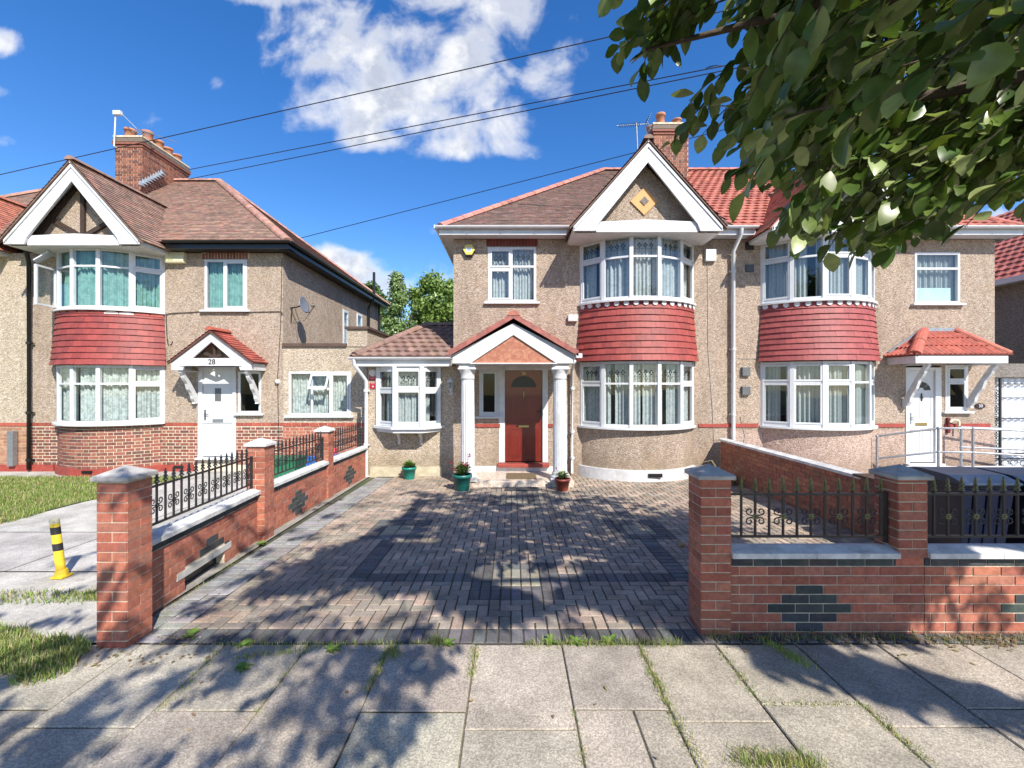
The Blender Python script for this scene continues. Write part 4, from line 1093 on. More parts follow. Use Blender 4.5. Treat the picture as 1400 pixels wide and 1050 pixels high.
def bracket(parent, x, yf_, yw, zt_, h, w=.04):
    d = yw-yf_
    m2 = MB(); o = [(yw, zt_), (yf_, zt_), (yf_, zt_-.06)]
    for k in range(1, 10):
        t = k/10; o.append((yf_+d*(t*.82)+.018*math.sin(t*PI*6), zt_-.06-(h-.10)*t**1.15))
    o += [(yw-.10, zt_-h+.03), (yw-.12, zt_-h), (yw, zt_-h), (yw, zt_-h+.16)] + [(yf_+d*(.97-.80*(k/8)), zt_-.035-(h-.22)*(1-k/8)**1.1) for k in range(0, 9)] + [(yw, zt_-.03)]
    m2.prism_x(o, x-w, x+w); return m2.build('bracket', WPAINT, parent)
bracket(cr, 9.10, 9.56, YC, 2.45, 1.0, .032); bracket(cr, 10.58, 9.56, YC, 2.45, 1.0, .032)
# wheelchair ramp and its handrails
mb = MB()
mb.box(8.85, 11.6, 9.15, YC-.121, GB-.1, .12)
mb.hexa([(10.6, 8.0, GB-.1), (17, 6.4, GB-.1), (17, 7.6, GB-.1), (11.6, 9.15, GB-.1), (10.0, 9.149, .12), (17, 6.9, -.03), (17, 8.1, -.03), (11.6, 9.149, .12)])
mb.box(11.601, 17, 9.15, 9.3, GB-.1, .28)
rp = mb.build('wheelchair_ramp', plain('pale_ramp_concrete', (.62, .60, .60), .8, var=.12, scale=4, bmp=.3)); tag(rp, 'pale concrete access ramp rising to the white front door', 'ramp')
def rail(name, posts, label, toph=.95, mid=.45):
    t = thing(name, (posts[0][0], posts[0][1], posts[0][2]), label, 'handrail', 'steel handrails of the access ramp')
    for x, y, z in posts:
        m2 = MB(); m2.tube([(x, y, z), (x, y, z+toph)], .024); m2.tube([(x, y, z), (x, y, z+.015)], .06); m2.ball(x, y, z+toph, .033); m2.ball(x, y, z+mid, .031); m2.build('post', GREYM, t)
    for h in (toph, mid):
        m2 = MB(); m2.tube([(x, y, z+h) for x, y, z in posts], .021); m2.build('top_rail' if h == toph else 'mid_rail', GREYM, t)
    return t
rail('handrail', [(fx(1199, 9.9), 9.9, gz(9.9)), (fx(1283, 9.25), 9.25, .12), (fx(1330, 9.18), 9.18, .12), (12.2, 8.25, .06), (15.5, 7.1, .0)], 'galvanised steel handrail nearest the street on the ramp')
rail('handrail', [(fx(1311, 10.0), 9.95, .12), (14.5, 9.4, .0)], 'galvanised steel handrail behind, close to the right house wall', .90)
# ---------------------------------------------------------------- left house (numbered 28) and its attached neighbour
YL = 10.8; L_ = lambda p: fx(p, YL); LZ = lambda q: fz(q, YL); GL = gz(10.4)
hl = thing('semi_detached_house', (-8.8, YL, GL), 'pebbledashed house numbered 28 with brick plinth, white door and black timber struts in its gable', 'house')
lx0, lx1 = -11.88, L_(387)
cols_l = [(.29, .185, .14), (.26, .165, .125), (.32, .20, .15), (.23, .15, .115), (.31, .17, .13)]
CB = -9.87
holes = [(L_(280), L_(338), LZ(424), LZ(355)), (CB-1.30, CB+1.30, 3.74, 5.16), (CB-1.30, CB+1.30, 1.06, 2.44), (L_(272), L_(321), GL+.29, LZ(500)), (L_(326), L_(357), LZ(565), LZ(508))]
zst = LZ(578)
mb = MB(); wall_holes(mb, lx0, lx1, zst, 5.22, YL, .28, [h if h[2] > zst else (h[0], h[1], zst+.001, h[3]) for h in holes])
# side wall with two openings
S = lambda px: lx1*600/(px-700)
sw = [(14.6, 15.1, 3.3, 4.5), (15.9, 16.5, 3.55, 4.6)]
ysx = sorted({YL+.281, 18.5, *[a for w in sw for a in w[:2]]})
for i in range(len(ysx)-1):
    mb.box(lx1-.25, lx1, ysx[i]+.0005, ysx[i+1], GL-.1, 5.22) if not any(w[0] <= ysx[i] < w[1] for w in sw) else None
for w in sw: mb.box(lx1-.25, lx1, w[0]+.0005, w[1], GL-.1, w[2]); mb.box(lx1-.25, lx1, w[0]+.0005, w[1], w[3], 5.22)
mb.box(lx0, lx1, 18.501, 18.7, GL-.1, 5.22)
mb.build('wall', PEB_L, hl)
for k, w in enumerate(sw):
    f = MB(); A = (lx1, w[0]); u = (0, 1); n = (1, 0); p = MB(); Ls = w[1]-w[0]
    f.obox(A, u, n, (0, .05), (-.06, .01), (w[2], w[3])); f.obox(A, u, n, (Ls-.05, Ls), (-.06, .01), (w[2], w[3])); f.obox(A, u, n, (.05, Ls-.05), (-.06, .01), (w[2], w[2]+.05)); f.obox(A, u, n, (.05, Ls-.05), (-.06, .01), (w[3]-.05, w[3]))
    light(f, p, A, u, n, .05, Ls-.05, w[2]+.05, w[3]-.05, True); f.obox(A, u, n, (-.06, Ls+.06), (0.0, .08), (w[2]-.05, w[2]-.001))
    wo_ = f.build('window', WHITE, hl); p.build('pane', GLASS, wo_)
    c_ = MB(); c_.box(lx1-.2, lx1-.19, w[0], w[1], w[2], w[3]); c_.build('curtain', AQUA, wo_)
mb = MB(); wall_holes(mb, lx0, lx1, GL-.1, zst-.001, YL+.004, .27, [(L_(272), L_(321), GL+.29, zst-.002)])
def in_bay(a, b, z, zt): return CB-1.25 < lx0+(a+b)/2 < CB+1.25
def dh(a, b, z, zt):
    for s, e in ((CB-1.27, CB+1.27), (L_(270), L_(323))):
        s, e = s-lx0, e-lx0
        if a >= s and b <= e: return True
        if a < s < b: return (a, s)
        if a < e < b: return (e, b)
    return False
m2 = MB()
m2.box(lx0, L_(270), YL-.004, YL+.003, GL-.1, zst-.08, 1) ; m2.box(L_(323), lx1, YL-.004, YL+.003, GL-.1, zst-.08, 1)
brick_face(m2, (lx0, YL-.004), (1, 0), (0, -1), lx1-lx0, .02, zst-.085, OLD_B, bond='flemish', prot=.006, j=.019, skip=dh, course=.078)
# band of red soldier bricks at the top of the plinth
x = lx0
while x < lx1-.03:
    xa_, xb_ = x+.004, min(x+.212, lx1)
    for s, e in ((CB-1.27, CB+1.27), (L_(270), L_(323))):
        if xa_ < s < xb_: xb_ = s
        elif s <= xa_ < e: xa_ = max(xa_, min(e, xb_))
    if xb_-xa_ > .02: m2.box(xa_, xb_, YL-.014, YL-.0, zst-.078, zst-.002, 0, jit((.33, .07, .045), .2))
    x += .22
m2.build('brick_plinth', [BRICK, MORTAR], hl)
mb.build('lower_wall', MORTAR, hl)
mb = MB(); pts, R_, th_, yc_ = arcpts(CB, YL, 2.56, .62, 40); mb.prism_z(pts, GL-.1, 1.02, 1)
arcL = R_*2*th_
nb = int(arcL/.112)
r = 0; z = .02
while z < .98:
    x = -(.17 if r % 2 else 0); k = 0
    while x < arcL-.01:
        w = (.225, .1125)[k % 2]; k += 1
        a, b = max(x, 0)+.007, min(x+w, arcL)-.007; x += w
        if b-a < .02: continue
        ta, tb = -th_+a/R_, -th_+b/R_; c = jit(rnd.choice(OLD_B), .14); vs = []
        for q in (ta, tb):
            for rr in (R_-.004, R_+.007):
                for zz in (z, min(z+.064, 1.0)): vs.append((CB+rr*math.sin(q), yc_-rr*math.cos(q), zz))
        mb.mesh(vs, [(2, 3, 7, 6), (0, 1, 3, 2), (6, 7, 5, 4), (3, 1, 5, 7), (0, 2, 6, 4)], 0, c)
    r += 1; z += .078
mb.build('bay_plinth', [BRICK, MORTAR], hl)
mb = MB(); po, _, _, _ = arcpts(CB, YL, 2.70, .68, 28); mb.prism_z(po, GL-.05, .02); mb.box(lx0-3, CB-1.36, YL-.06, YL-.005, GL-.05, .018); mb.box(CB+1.36, L_(266), YL-.06, YL-.005, GL-.05, .018)
rb = mb.build('red_painted_base', REDP, hl)
m2 = MB()
for px_ in (80, 118, 243): 
    xx = fx(px_, 10.1 if px_ == 118 else 10.7); yy = 10.095 if px_ == 118 else YL-.075
    m2 = MB(); m2.box(xx-.11, xx+.11, yy, yy+.03, -.06, 0); m2.build('air_brick', BLACKP, rb)
mb = MB(); mb.box(lx0+.02, lx1-.26, YL+1.2, YL+1.3, GL, 5.2); mb.box(lx0+.02, lx1-.26, YL+.3, YL+1.19, 2.6, 2.7); mb.build('dark_backing', DARKIN, hl)
bay_window(hl, CB, YL, 2.60, .68, 3.76, 5.15, .7, AQUA, 'upstairs curved bay window with aqua curtains and one open casement', style='plain', seed=31, sashes=(4,), split=.70)
bay_band(hl, CB, YL, 2.62, .66, 2.45, 3.72, [(.28, .05, .043), (.25, .045, .038), (.30, .057, .047), (.23, .045, .04)], 9, None)
mb = MB(); pp, R_, th_, yc_ = arcpts(CB, YL, 2.62, .66, 24)
for i in range(11):     # dogtooth top course, partly picked out in old white paint
    a = -th_+2*th_*(i+.5)/11; RR = R_+.025; u = (math.cos(a), math.sin(a)); no = (math.sin(a), -math.cos(a)); A = (CB+RR*math.sin(a), yc_-RR*math.cos(a))
    poly = [(-.135, 3.63), (.135, 3.63), (.135, 3.66), (.05, 3.70), (0, 3.715), (-.05, 3.70), (-.135, 3.66)]
    vs = [(A[0]+u[0]*x+no[0]*o_, A[1]+u[1]*x+no[1]*o_, z) for o_ in (.012, -.02) for x, z in poly]; k = 7
    mb.mesh(vs, [tuple(range(k)), tuple(range(2*k-1, k-1, -1))]+[(j, j+k, (j+1) % k+k, (j+1) % k) for j in range(k)], 0, (.62, .55, .52) if i in (7, 8) else (.38, .08, .065))
mb.build('dogtooth_course', TILE_R, hl)
bay_window(hl, CB, YL, 2.60, .68, 1.08, 2.44, .7, NETLACE, 'downstairs curved bay window with patterned lace curtains', style='plain', seed=34, sashes=(4,), split=.68, gap=[(.40, .415), (.80, .83)])
# the open casement and fanlight at the left end of the upper bay
f = MB(); p = MB(); A = (-10.84, 10.44); t = Vector((.10, -1)).normalized(); u = (t.x, t.y); n = (-t.y*-1, -t.x)
n = (t.y, -t.x)
light(f, p, A, u, n, 0, .52, 3.80, 4.72, True); oc = f.build('open_casement', WHITE, hl); p.build('pane', GLASS, oc)
f = MB(); f.hexa([(-10.88, 10.45, 5.06), (-10.72, 10.15, 5.06), (-10.86, 9.95, 4.80), (-11.04, 10.22, 4.80), (-10.88, 10.45, 5.09), (-10.72, 10.15, 5.09), (-10.86, 9.95, 4.83), (-11.04, 10.22, 4.83)]); f.build('open_fanlight', WHITE, hl)
gable_front(hl, CB-.02, 9.85, YL, 1.53, 5.24, 6.97, PEB_L, 'struts', 12.65, cols_l, verge=(.2, .12, .09))
hip_front(hl, lx0, lx1+.33, lx0, L_(300) if False else -9.9, 10.45, 14.85, 5.40, 8.86, 19.1, cols_l, hipR=True, ridgecols=[(.34, .18, .14), (.42, .22, .17)])
mb = MB(); mb.box(CB+1.60, lx1+.30, 10.47, 10.50, 5.23, 5.39); mb.box(CB+1.60, lx1+.30, 10.501, YL, 5.23, 5.245); mb.box(lx1+.27, lx1+.30, 10.501, 18.9, 5.23, 5.39); mb.box(lx1, lx1+.27, 10.81, 18.9, 5.23, 5.245); mb.box(CB-1.7, CB-1.6, 10.47, 10.50, 5.23, 5.39)
gutter(mb, (CB+1.6, 10.40, 5.40), (lx1+.39, 10.40, 5.40)); gutter(mb, (lx1+.36, 10.4, 5.40), (lx1+.36, 18.95, 5.40))
mb.build('gutter', BLACKP, hl); mb = MB(); gutter(mb, (lx0, 10.40, 5.40), (CB-1.6, 10.40, 5.40)); mb.build('gutter', BLACKP, hl)
flat_window(hl, L_(280), L_(338), LZ(424), LZ(355), YL, [(0, .46, 0, 1, False, False), (.46, 1, 0, 1, True, False)], 'small upstairs window with aqua curtains', AQUA, seed=41)
mb = MB(); x = L_(277); 
while x < L_(341)-.03:
    zt_ = LZ(344)-.06*abs((x-L_(309))/.6)**2
    mb.box(x+.004, x+.062, YL-.012, YL+.002, LZ(354), zt_, 0, jit(rnd.choice(OLD_B), .2)); x += .075
mb.box(L_(277), L_(341), YL-.004, YL+.001, LZ(354)+.003, LZ(345), 1)
mb.build('brick_lintel', [BRICK, MORTAR], hl)
flat_window(hl, L_(326), L_(357), LZ(565), LZ(508), YL, [(0, 1, 0, 1, False, False)], 'small dark window beside the white door', noc=True, glass_=GLASS_D)
white_door(hl, L_(277), L_(318), LZ(624), LZ(506), YL, small=True, frame=(.10, .09), label='white panelled door with small square pane')
# canopy
pcx, phw, pyf = -6.99, .93, 10.2
cn = MB()
for s in (-1, 1):
    p = [(pcx, 3.20), (pcx+s*phw, 2.52), (pcx+s*phw, 2.32), (pcx+s*(phw-.26), 2.32), (pcx+s*(phw-.30), 2.44), (pcx, 2.98)]
    cn.prism_y(p[::-1] if s > 0 else p, pyf, pyf+.045)
    cn.box(pcx+s*phw-(.04 if s > 0 else 0), pcx+s*phw+(.04 if s < 0 else 0), pyf+.046, YL, 2.32, 2.48)
cn.box(pcx-phw+.22, pcx+phw-.22, pyf-.02, pyf+.06, 2.42, 2.60)
can = cn.build('canopy', WPAINT, hl, bevel=.004)
make_text('28', .17, (pcx+.03, pyf-.026, 2.51), BLACKP, 'house_number', can)
cn = MB(); cn.box(pcx-.03, pcx+.03, pyf+.10, pyf+.14, 2.60, 3.05)
for s in (-1, 1):
    p = [(pcx+s*.03, 2.60), (pcx+s*.03, 2.68), (pcx+s*.46, 2.88), (pcx+s*.50, 2.80)]; cn.prism_y(p if s > 0 else p[::-1], pyf+.10, pyf+.14)
cn.build('timber_struts', TIMBER, can)
cn = MB()
for s in (-1, 1):
    a, b, c_, d = (pcx+s*(phw+.06), pyf-.05, 2.51), (pcx+s*(phw+.06), YL, 2.51), (pcx, YL, 3.26), (pcx, pyf-.05, 3.26)
    tile_slope(cn, [a, b, c_, d] if s > 0 else [b, a, d, c_], [(.36, .085, .06), (.32, .075, .055), (.40, .10, .075)], .10, .165, .018)
    q = [(pcx, 3.25), (pcx+s*(phw+.06), 2.50), (pcx+s*(phw+.06), 2.455), (pcx, 3.20)]; cn.prism_y(q if s < 0 else q[::-1], pyf-.045, pyf-.002, 0, (.12, .05, .04))
ridge_run(cn, (pcx, pyf-.07, 3.29), (pcx, YL, 3.29), .10, [(.36, .085, .06)])
cn.build('canopy_roof', TILE, can)
bracket(can, pcx-phw+.16, pyf+.05, YL, 2.32, .80); bracket(can, pcx+phw-.16, pyf+.05, YL, 2.32, .80)
# side extension of the left house
e0, e1 = lx1+.001, -3.56
EW = [(L_(395), L_(480), LZ(568), LZ(508))]
mb = MB(); wall_holes(mb, e0, e1, zst, LZ(474), YL-.001, .25, EW); mb.box(e1-.2, e1, YL+.25, 13.8, GL-.1, 2.9)
mb.box(-4.05, e1+.001, YL-.02, 12.6, LZ(474)+.001, LZ(450)); 
ew = mb.build('extension_wall', PEB_EXT, hl)
mb = MB(); mb.box(e0, -4.06, YL-.05, YL+.3, LZ(474)+.001, LZ(470)+.01); mb.box(-4.10, e1+.05, YL-.07, 12.7, LZ(450)+.001, LZ(450)+.06)
mb.build('coping', BROWNM, ew)
mb = MB(); mb.box(e0, e1, YL+.25, YL+3, 2.80, 2.85); mb.build('flat_roof', GREYP, ew)
mb = MB(); mb.box(e0+.02, e1-.22, YL+1.0, YL+1.1, GL, 2.7); mb.build('dark_backing', DARKIN, hl)
m2 = MB(); m2.box(e0, e1, YL+.0, YL+.2, GL-.1, zst-.001, 1)
brick_face(m2, (e0, YL), (1, 0), (0, -1), e1-e0, .0, zst-.085, [(.34, .11, .07), (.28, .085, .055), (.38, .13, .08)], bond='flemish', prot=.006, j=.013, course=.078)
x = e0
while x < e1-.03: m2.box(x+.004, min(x+.212, e1), YL-.012, YL, zst-.078, zst-.002, 0, jit((.33, .07, .045), .2)); x += .22
m2.build('brick_plinth', [BRICK, MORTAR], ew)
xw0, xw1 = L_(395), L_(480)
w = flat_window(hl, xw0, xw1, LZ(568), LZ(508), YL-.001, [(0, .36, 0, 1, False, False), (.36, .68, 0, .62, False, False), (.36, .68, .62, 1, False, False), (.68, 1, 0, 1, True, False)], 'wide extension window with lace curtains and an open top light', NETLACE, seed=44)
f = MB(); p = MB(); a, b = xw0+.055+(xw1-xw0-.11)*.36, xw0+.055+(xw1-xw0-.11)*.68; zt_ = LZ(508)-.055
f.hexa([(a, YL-.05, zt_-.02), (b, YL-.05, zt_-.02), (b, YL-.02, zt_), (a, YL-.02, zt_), (a, YL-.06, zt_+.01), (b, YL-.06, zt_+.01), (b, YL-.03, zt_+.02), (a, YL-.03, zt_+.02)])
def slant(f, x0, x1, t0, t1, m=0, o=.02):
    g = lambda t: (YL-.045-.20*t, zt_-.36*t)
    (ya, za_), (yb, zb_) = g(t0), g(t1)
    f.hexa([(x0, ya-o, za_-o*.5), (x1, ya-o, za_-o*.5), (x1, ya+o, za_+o*.5), (x0, ya+o, za_+o*.5), (x0, yb-o, zb_-o*.5), (x1, yb-o, zb_-o*.5), (x1, yb+o, zb_+o*.5), (x0, yb+o, zb_+o*.5)], m)
slant(f, a, a+.045, 0, 1); slant(f, b-.045, b, 0, 1); slant(f, a+.045, b-.045, 0, .13); slant(f, a+.045, b-.045, .87, 1)
ol = f.build('open_top_light', WHITE, hl, bevel=.003)
p.face([(a+.04, YL-.045-.20*.12, zt_-.36*.12), (b-.04, YL-.045-.20*.12, zt_-.36*.12), (b-.04, YL-.045-.20*.88, zt_-.36*.88), (a+.04, YL-.045-.20*.88, zt_-.36*.88)]); p.build('pane', GLASS, ol)
# pipes
pipe(hl, [(CB-1.62, 10.40, 5.30), (CB-1.70, 10.45, 5.18), (-11.78, 10.70, 4.95), (-11.78, 10.70, GL+.05)], .045, BLACKP, collars=(3.0, 1.3, .15), label='black cast iron downpipe at the party wall')
pipe(hl, [(lx1+.30, 16.9, 5.3), (lx1+.12, 16.9, 4.9), (lx1+.10, 16.9, 2.4)], .05, BLACKP, 'soil_pipe'); pipe(hl, [(lx1+.32, 16.9, 5.35), (lx1+.32, 16.9, 6.3)], .05, BLACKP, 'vent_pipe'); pipe(hl, [(lx1+.10, 18.3, 5.25), (lx1+.10, 18.3, 2.4)], .04, BLACKP)
mb = MB(); mb.tube([(L_(228), YL-.02, 3.70), (L_(232), YL-.02, 3.73), (L_(278), YL-.02, LZ(426)), (L_(340), YL-.02, LZ(427)), (L_(384), YL-.02, LZ(426)), (L_(387), YL-.03, LZ(430))], .009, 6)
mb.tube([(L_(228), YL-.02, 3.70), (L_(229), YL-.02, 3.2), (L_(231), YL-.03, 2.98), (L_(235), YL-.03, 2.96), (L_(237), YL-.02, 3.05)], .008, 6)
mb.tube([(L_(386), YL-.015, 5.1), (L_(384), YL-.015, 3.4), (L_(380), YL-.015, 2.2), (L_(382), YL-.02, .2)], .007, 6)
mb.build('wall_cable', BLACKP, hl)
chimney(hl, -12.20, -11.37, 13.5, 15.4, 7.6, 9.56, [(-11.95, 13.75, .34, .15), (-11.62, 14.0, .42, .14), (-11.6, 14.4, .34, .14), (-11.6, 14.8, .32, .13), (-11.6, 15.2, .30, .13)])
m = MB()
for k in range(9): m.mesh([(-11.33+k*.0, 13.3+k*.1, 8.05+k*.09), (-11.33, 13.42+k*.1, 8.05+k*.09), (-11.2, 13.42+k*.1, 8.02+k*.09), (-11.2, 13.3+k*.1, 8.02+k*.09), (-11.33, 13.36+k*.1, 8.22+k*.09)], [(0, 1, 2, 3), (0, 1, 4), (1, 2, 4), (2, 3, 4), (3, 0, 4)])
m.build('stepped_flashing', LEAD, hl)
# attached neighbour at the far left
hn = thing('semi_detached_house', (-15, YL, GL), 'house cut off by the left edge, pale pebbledash wall over worn brick', 'house')
mb = MB(); mb.box(-17.8, lx0-.001, YL+.0, YL+.28, zst, 5.22); mb.box(-17.8, -17.55, YL+.281, 18.5, GL-.1, 5.22); mb.build('wall', plain('x', (1, 1, 1)) if False else PEB_EXT, hn)
m2 = MB(); m2.box(-17.8, lx0-.001, YL-.0, YL+.2, GL-.1, zst-.001, 1); brick_face(m2, (-14.2, YL), (1, 0), (0, -1), 14.2+lx0, 0.0, zst-.08, [(.38, .2, .12), (.32, .16, .1), (.42, .24, .15)], prot=.006, course=.078)
m2.box(-14.2, lx0-.001, YL-.02, YL, zst-.078, zst-.001, 0, (.4, .09, .06)); m2.build('brick_plinth', [BRICK, MORTAR], hn)
hip_front(hn, -18.1, lx0-.001, -13.9, lx0-.001, 10.45, 14.85, 5.40, 8.86, 19.1, cols_l, hipL=True, ridgecols=[(.34, .18, .14)])
gable_front(hn, -13.9, 9.85, YL, 1.53, 5.24, 6.97, PEB_L, None, 12.65, [(.42, .16, .10), (.36, .13, .09)])
mb = MB(); mb.box(-12.27, -12.13, YL-.14, YL-.03, .0, .85); mm = mb.build('meter_box', GREYM, None); tag(mm, 'narrow grey metal cover beside the black downpipe', 'cover')
# far right house
hf = thing('detached_house', (17, 13, GB), 'house cut off by the right edge with red roof and grey pebbledash side wall', 'house')
mb = MB(); mb.box(15.0, 22, 11.0, 20, GB-.1, 5.1); mb.build('wall', PEB_GREY, hf)
mb = MB(); cf = [(.46, .14, .105), (.42, .12, .09)]
tile_slope(mb, [(14.7, 20.4, 5.1), (14.7, 10.6, 5.1), (18.5, 14.5, 8.4), (18.5, 17, 8.4)], cf, .3, .25, .03, .1, .025)
tile_slope(mb, [(14.7, 10.6, 5.1), (22.3, 10.6, 5.1), (18.5, 14.5, 8.4)], cf, .3, .25, .03, .1, .025)
mb.build('roof', TILE, hf)
mb = MB(); mb.box(14.62, 14.72, 10.6, 20.4, 4.98, 5.14); mb.box(14.73, 15, 10.9, 20.1, 5.0, 5.02); mb.build('gutter', WHITE, hf)
# side passage gate between right house and far-right house
gt = thing('side_gate', (xr2+.05, 10.25, GB), 'tall white ribbed sheet gate with black scrolled ironwork beside the right house', 'gate')
gx0, gx1 = xr2+.03, 14.9
m2 = MB()
x = gx0
while x < gx1: m2.prism_z([(x, 10.40), (x+.05, 10.36), (x+.11, 10.36), (x+.16, 10.40), (x+.16, 10.41), (x, 10.41)], GB+.02, CZ(517)); x += .16
m2.build('sheet_panel', plain('white_ribbed_sheet', (.74, .76, .80), .4, var=.05), gt)
m2 = MB()
m2.box(gx0, gx0+.05, 10.28, 10.33, GB, 2.13)
for px_ in (1362.5, 1373): m2.box(fx(px_, 10.2)-.018, fx(px_, 10.2)+.018, 10.27, 10.31, GB, CZ(517))
for zz in (CZ(525), CZ(572.5), CZ(621), CZ(628)): m2.box(fx(1357, 10.2), 14.9, 10.311, 10.33, zz-.012, zz+.012)
for zz in (CZ(544), CZ(600)): m2.box(fx(1379, 10.2), 14.9, 10.332, 10.35, zz-.006, zz+.006)
cx_ = fx(1367.8, 10.2)
for k in range(5):
    zc = CZ(621)+.12+k*.31
    if zc > 2.0: break
    for s in (-1, 1):
        for q in (-1, 1):
            m2.tube([(cx_+s*.075*math.sin(PI*t/8)+s*.0, 10.29, zc+q*.14*(t/8)) for t in range(9)], .008, 5)
            m2.tube([(cx_+s*(.035+.03*math.cos(t*.7)), 10.285, zc+q*(.06+.03*math.sin(t*.7))) for t in range(8)], .007, 5)
x = fx(1380, 10.2)
while x < 14.8:
    m2.tube([(x+.09*math.cos(t*PI/5), 10.29, CZ(634)+.07*math.sin(t*PI/5)) for t in range(9)], .008, 5); x += .22
m2.build('iron_frame', BLACKM, gt)
mb = MB(); mb.box(gx0, 14.99, 10.25, 10.45, CZ(516), CZ(497)); sl_ = mb.build('passage_lintel', PEB_GREY, None); tag(sl_, 'pebbledashed beam spanning above the white side gate', 'beam')
# ================================================================ garden walls and railings
def wall_panel(parent, A, B, ztop, thick, motif=None, rows=9, cols=RED_B, mort=None, black_top=True, slope=0.0, name='brick_panel', skip=None, cope=True, copem=None, mi=MORTAR, backn=True, lint=None):
    A, B = Vector(A), Vector(B); L = (B-A).length; t = (B-A)/L; u = (t.x, t.y); n = (t.y, -t.x)
    z0 = ztop-rows*.075
    mb = MB(); zf = (lambda x: slope*x)
    # mortar body
    def P(a, b, z): return (A.x+u[0]*a+n[0]*b, A.y+u[1]*a+n[1]*b, z)
    def body(a0, a1, za, zb_): mb.hexa([P(a0, 0, za+slope*a0), P(a1, 0, za+slope*a1), P(a1, -thick, za+slope*a1), P(a0, -thick, za+slope*a0), P(a0, 0, zb_+slope*a0), P(a1, 0, zb_+slope*a1), P(a1, -thick, zb_+slope*a1), P(a0, -thick, zb_+slope*a0)], 1)
    if lint:
        a0, a1, h = lint
        body(0, a0, z0, ztop); body(a1, L, z0, ztop); body(a0, a1, z0+h+.07, ztop)
    else: body(0, L, z0, ztop)
    ph = 0
    if motif: ph = (-motif) % .225
    hw = {5: .06, 4: .2, 3: .3, 2: .2, 1: .06}
    def bl(r, x):
        if black_top and r == rows-1: return True
        return motif is not None and r in hw and abs(x-motif) < hw[r]
    sk = skip
    if lint:
        def sk(a, b, z, zt):
            if z > z0+lint[2]+.04: return False
            if a >= lint[0] and b <= lint[1]: return True
            if a < lint[0] < b: return (a, lint[0])
            if a < lint[1] < b: return (lint[1], b)
            return False
    brick_face(mb, (A.x, A.y), u, n, L, z0, ztop, cols, black=bl, phase=ph, zf=zf, skip=sk)
    if lint:
        m0 = MB(); a0, a1, h = lint
        m0.hexa([P(a0, -thick+.02, z0), P(a1, -thick+.02, z0), P(a1, -thick, z0), P(a0, -thick, z0), P(a0, -thick+.02, z0+h+slope*a0), P(a1, -thick+.02, z0+h+slope*a1), P(a1, -thick, z0+h+slope*a1), P(a0, -thick, z0+h+slope*a0)])
    if backn: brick_face(mb, tuple(B+Vector((-n[0], -n[1]))*thick), (-u[0], -u[1]), (-n[0], -n[1]), L, z0, ztop, cols, zf=lambda x: slope*(L-x))
    p = mb.build(name, [BRICK, mi], parent)
    if lint:
        m0.build('drain_black_back', BLACKP, p)  # black sheet closing the slot, painted in for the shade inside
        m2 = MB(); a0, a1, h = lint
        m2.hexa([P(a0-.12, .012, z0+h+slope*a0), P(a1+.12, .012, z0+h+slope*a1), P(a1+.12, -thick, z0+h+slope*a1), P(a0-.12, -thick, z0+h+slope*a0), P(a0-.12, .012, z0+h+.069+slope*a0), P(a1+.12, .012, z0+h+.069+slope*a1), P(a1+.12, -thick, z0+h+.069+slope*a1), P(a0-.12, -thick, z0+h+.069+slope*a0)]); m2.build('concrete_lintel', CONC, p)
    if cope:
        m2 = MB(); k = max(1, round(L/.62))
        for i in range(k):
            a0, a1 = L*i/k+.002, L*(i+1)/k-.002; o = .055; za, zb_ = ztop+slope*a0, ztop+slope*a1; j_ = rnd.uniform(-.002, .002)
            vs = [P(a0, o, za), P(a1, o, zb_), P(a1, -thick-o, zb_), P(a0, -thick-o, za), P(a0, o, za+.042), P(a1, o, zb_+.042), P(a1, -thick-o, zb_+.042), P(a0, -thick-o, za+.042), P(a0, -thick/2, za+.07+j_), P(a1, -thick/2, zb_+.07+j_)]
            m2.mesh(vs, [(0, 3, 2, 1), (0, 1, 5, 4), (2, 3, 7, 6), (4, 5, 9, 8), (9, 6, 7, 8), (0, 4, 8, 7, 3), (1, 2, 6, 9, 5)])
        m2.build('coping', copem or COPE, p)
    return p
def spear_mesh():
    m = MB(); m.box(-.007, .007, -.007, .007, 0, .02)
    for a, b, z0, z1, z2 in ((.024, .007, .018, .036, .060), (.021, .006, .05, .066, .09), (.014, .005, .082, .09, .13)):
        for ang in (0, PI/2):
            c, s = math.cos(ang), math.sin(ang)
            f = lambda x, y, z: (c*x-s*y, s*x+c*y, z)
            vs = [f(-a, -b, z0), f(0, -b, z1), f(a, -b, z0), f(0, -b, z2), f(-a, b, z0), f(0, b, z1), f(a, b, z0), f(0, b, z2)]
            m.mesh(vs, [(0, 1, 3), (1, 2, 3), (5, 4, 7), (6, 5, 7), (0, 3, 7, 4), (3, 2, 6, 7), (0, 4, 5, 1), (1, 5, 6, 2)])
    return m
def scroll_mesh():
    m = MB()
    for sx in (-1, 1):
        for sz in (-1, 1):
            pts = []
            for t in range(15):
                q = t/14; ang = -PI*.9+q*PI*1.75; r = .030*(1-.45*q)
                pts.append((sx*(.042+r*math.sin(ang)*-1*.9+.006), 0, sz*(.040+r*math.cos(ang)*.9)))
            pts = [(sx*.006, 0, sz*.004)] + pts
            m.tube(pts, .0055, 6)
    return m
def rosette_mesh():
    m = MB()
    for k in range(8):
        a = 2*PI*k/8; c, s = math.cos(a), math.sin(a)
        m.mesh([(0, -.014, 0), (c*.012-s*.010, -.012, s*.012+c*.010), (c*.031, -.006, s*.031), (c*.012+s*.010, -.012, s*.012-c*.010), (0, .012, 0)], [(0, 3, 2, 1), (4, 1, 2, 3)])
    m.ball(0, -.012, 0, .011)
    return m
_proto = {}
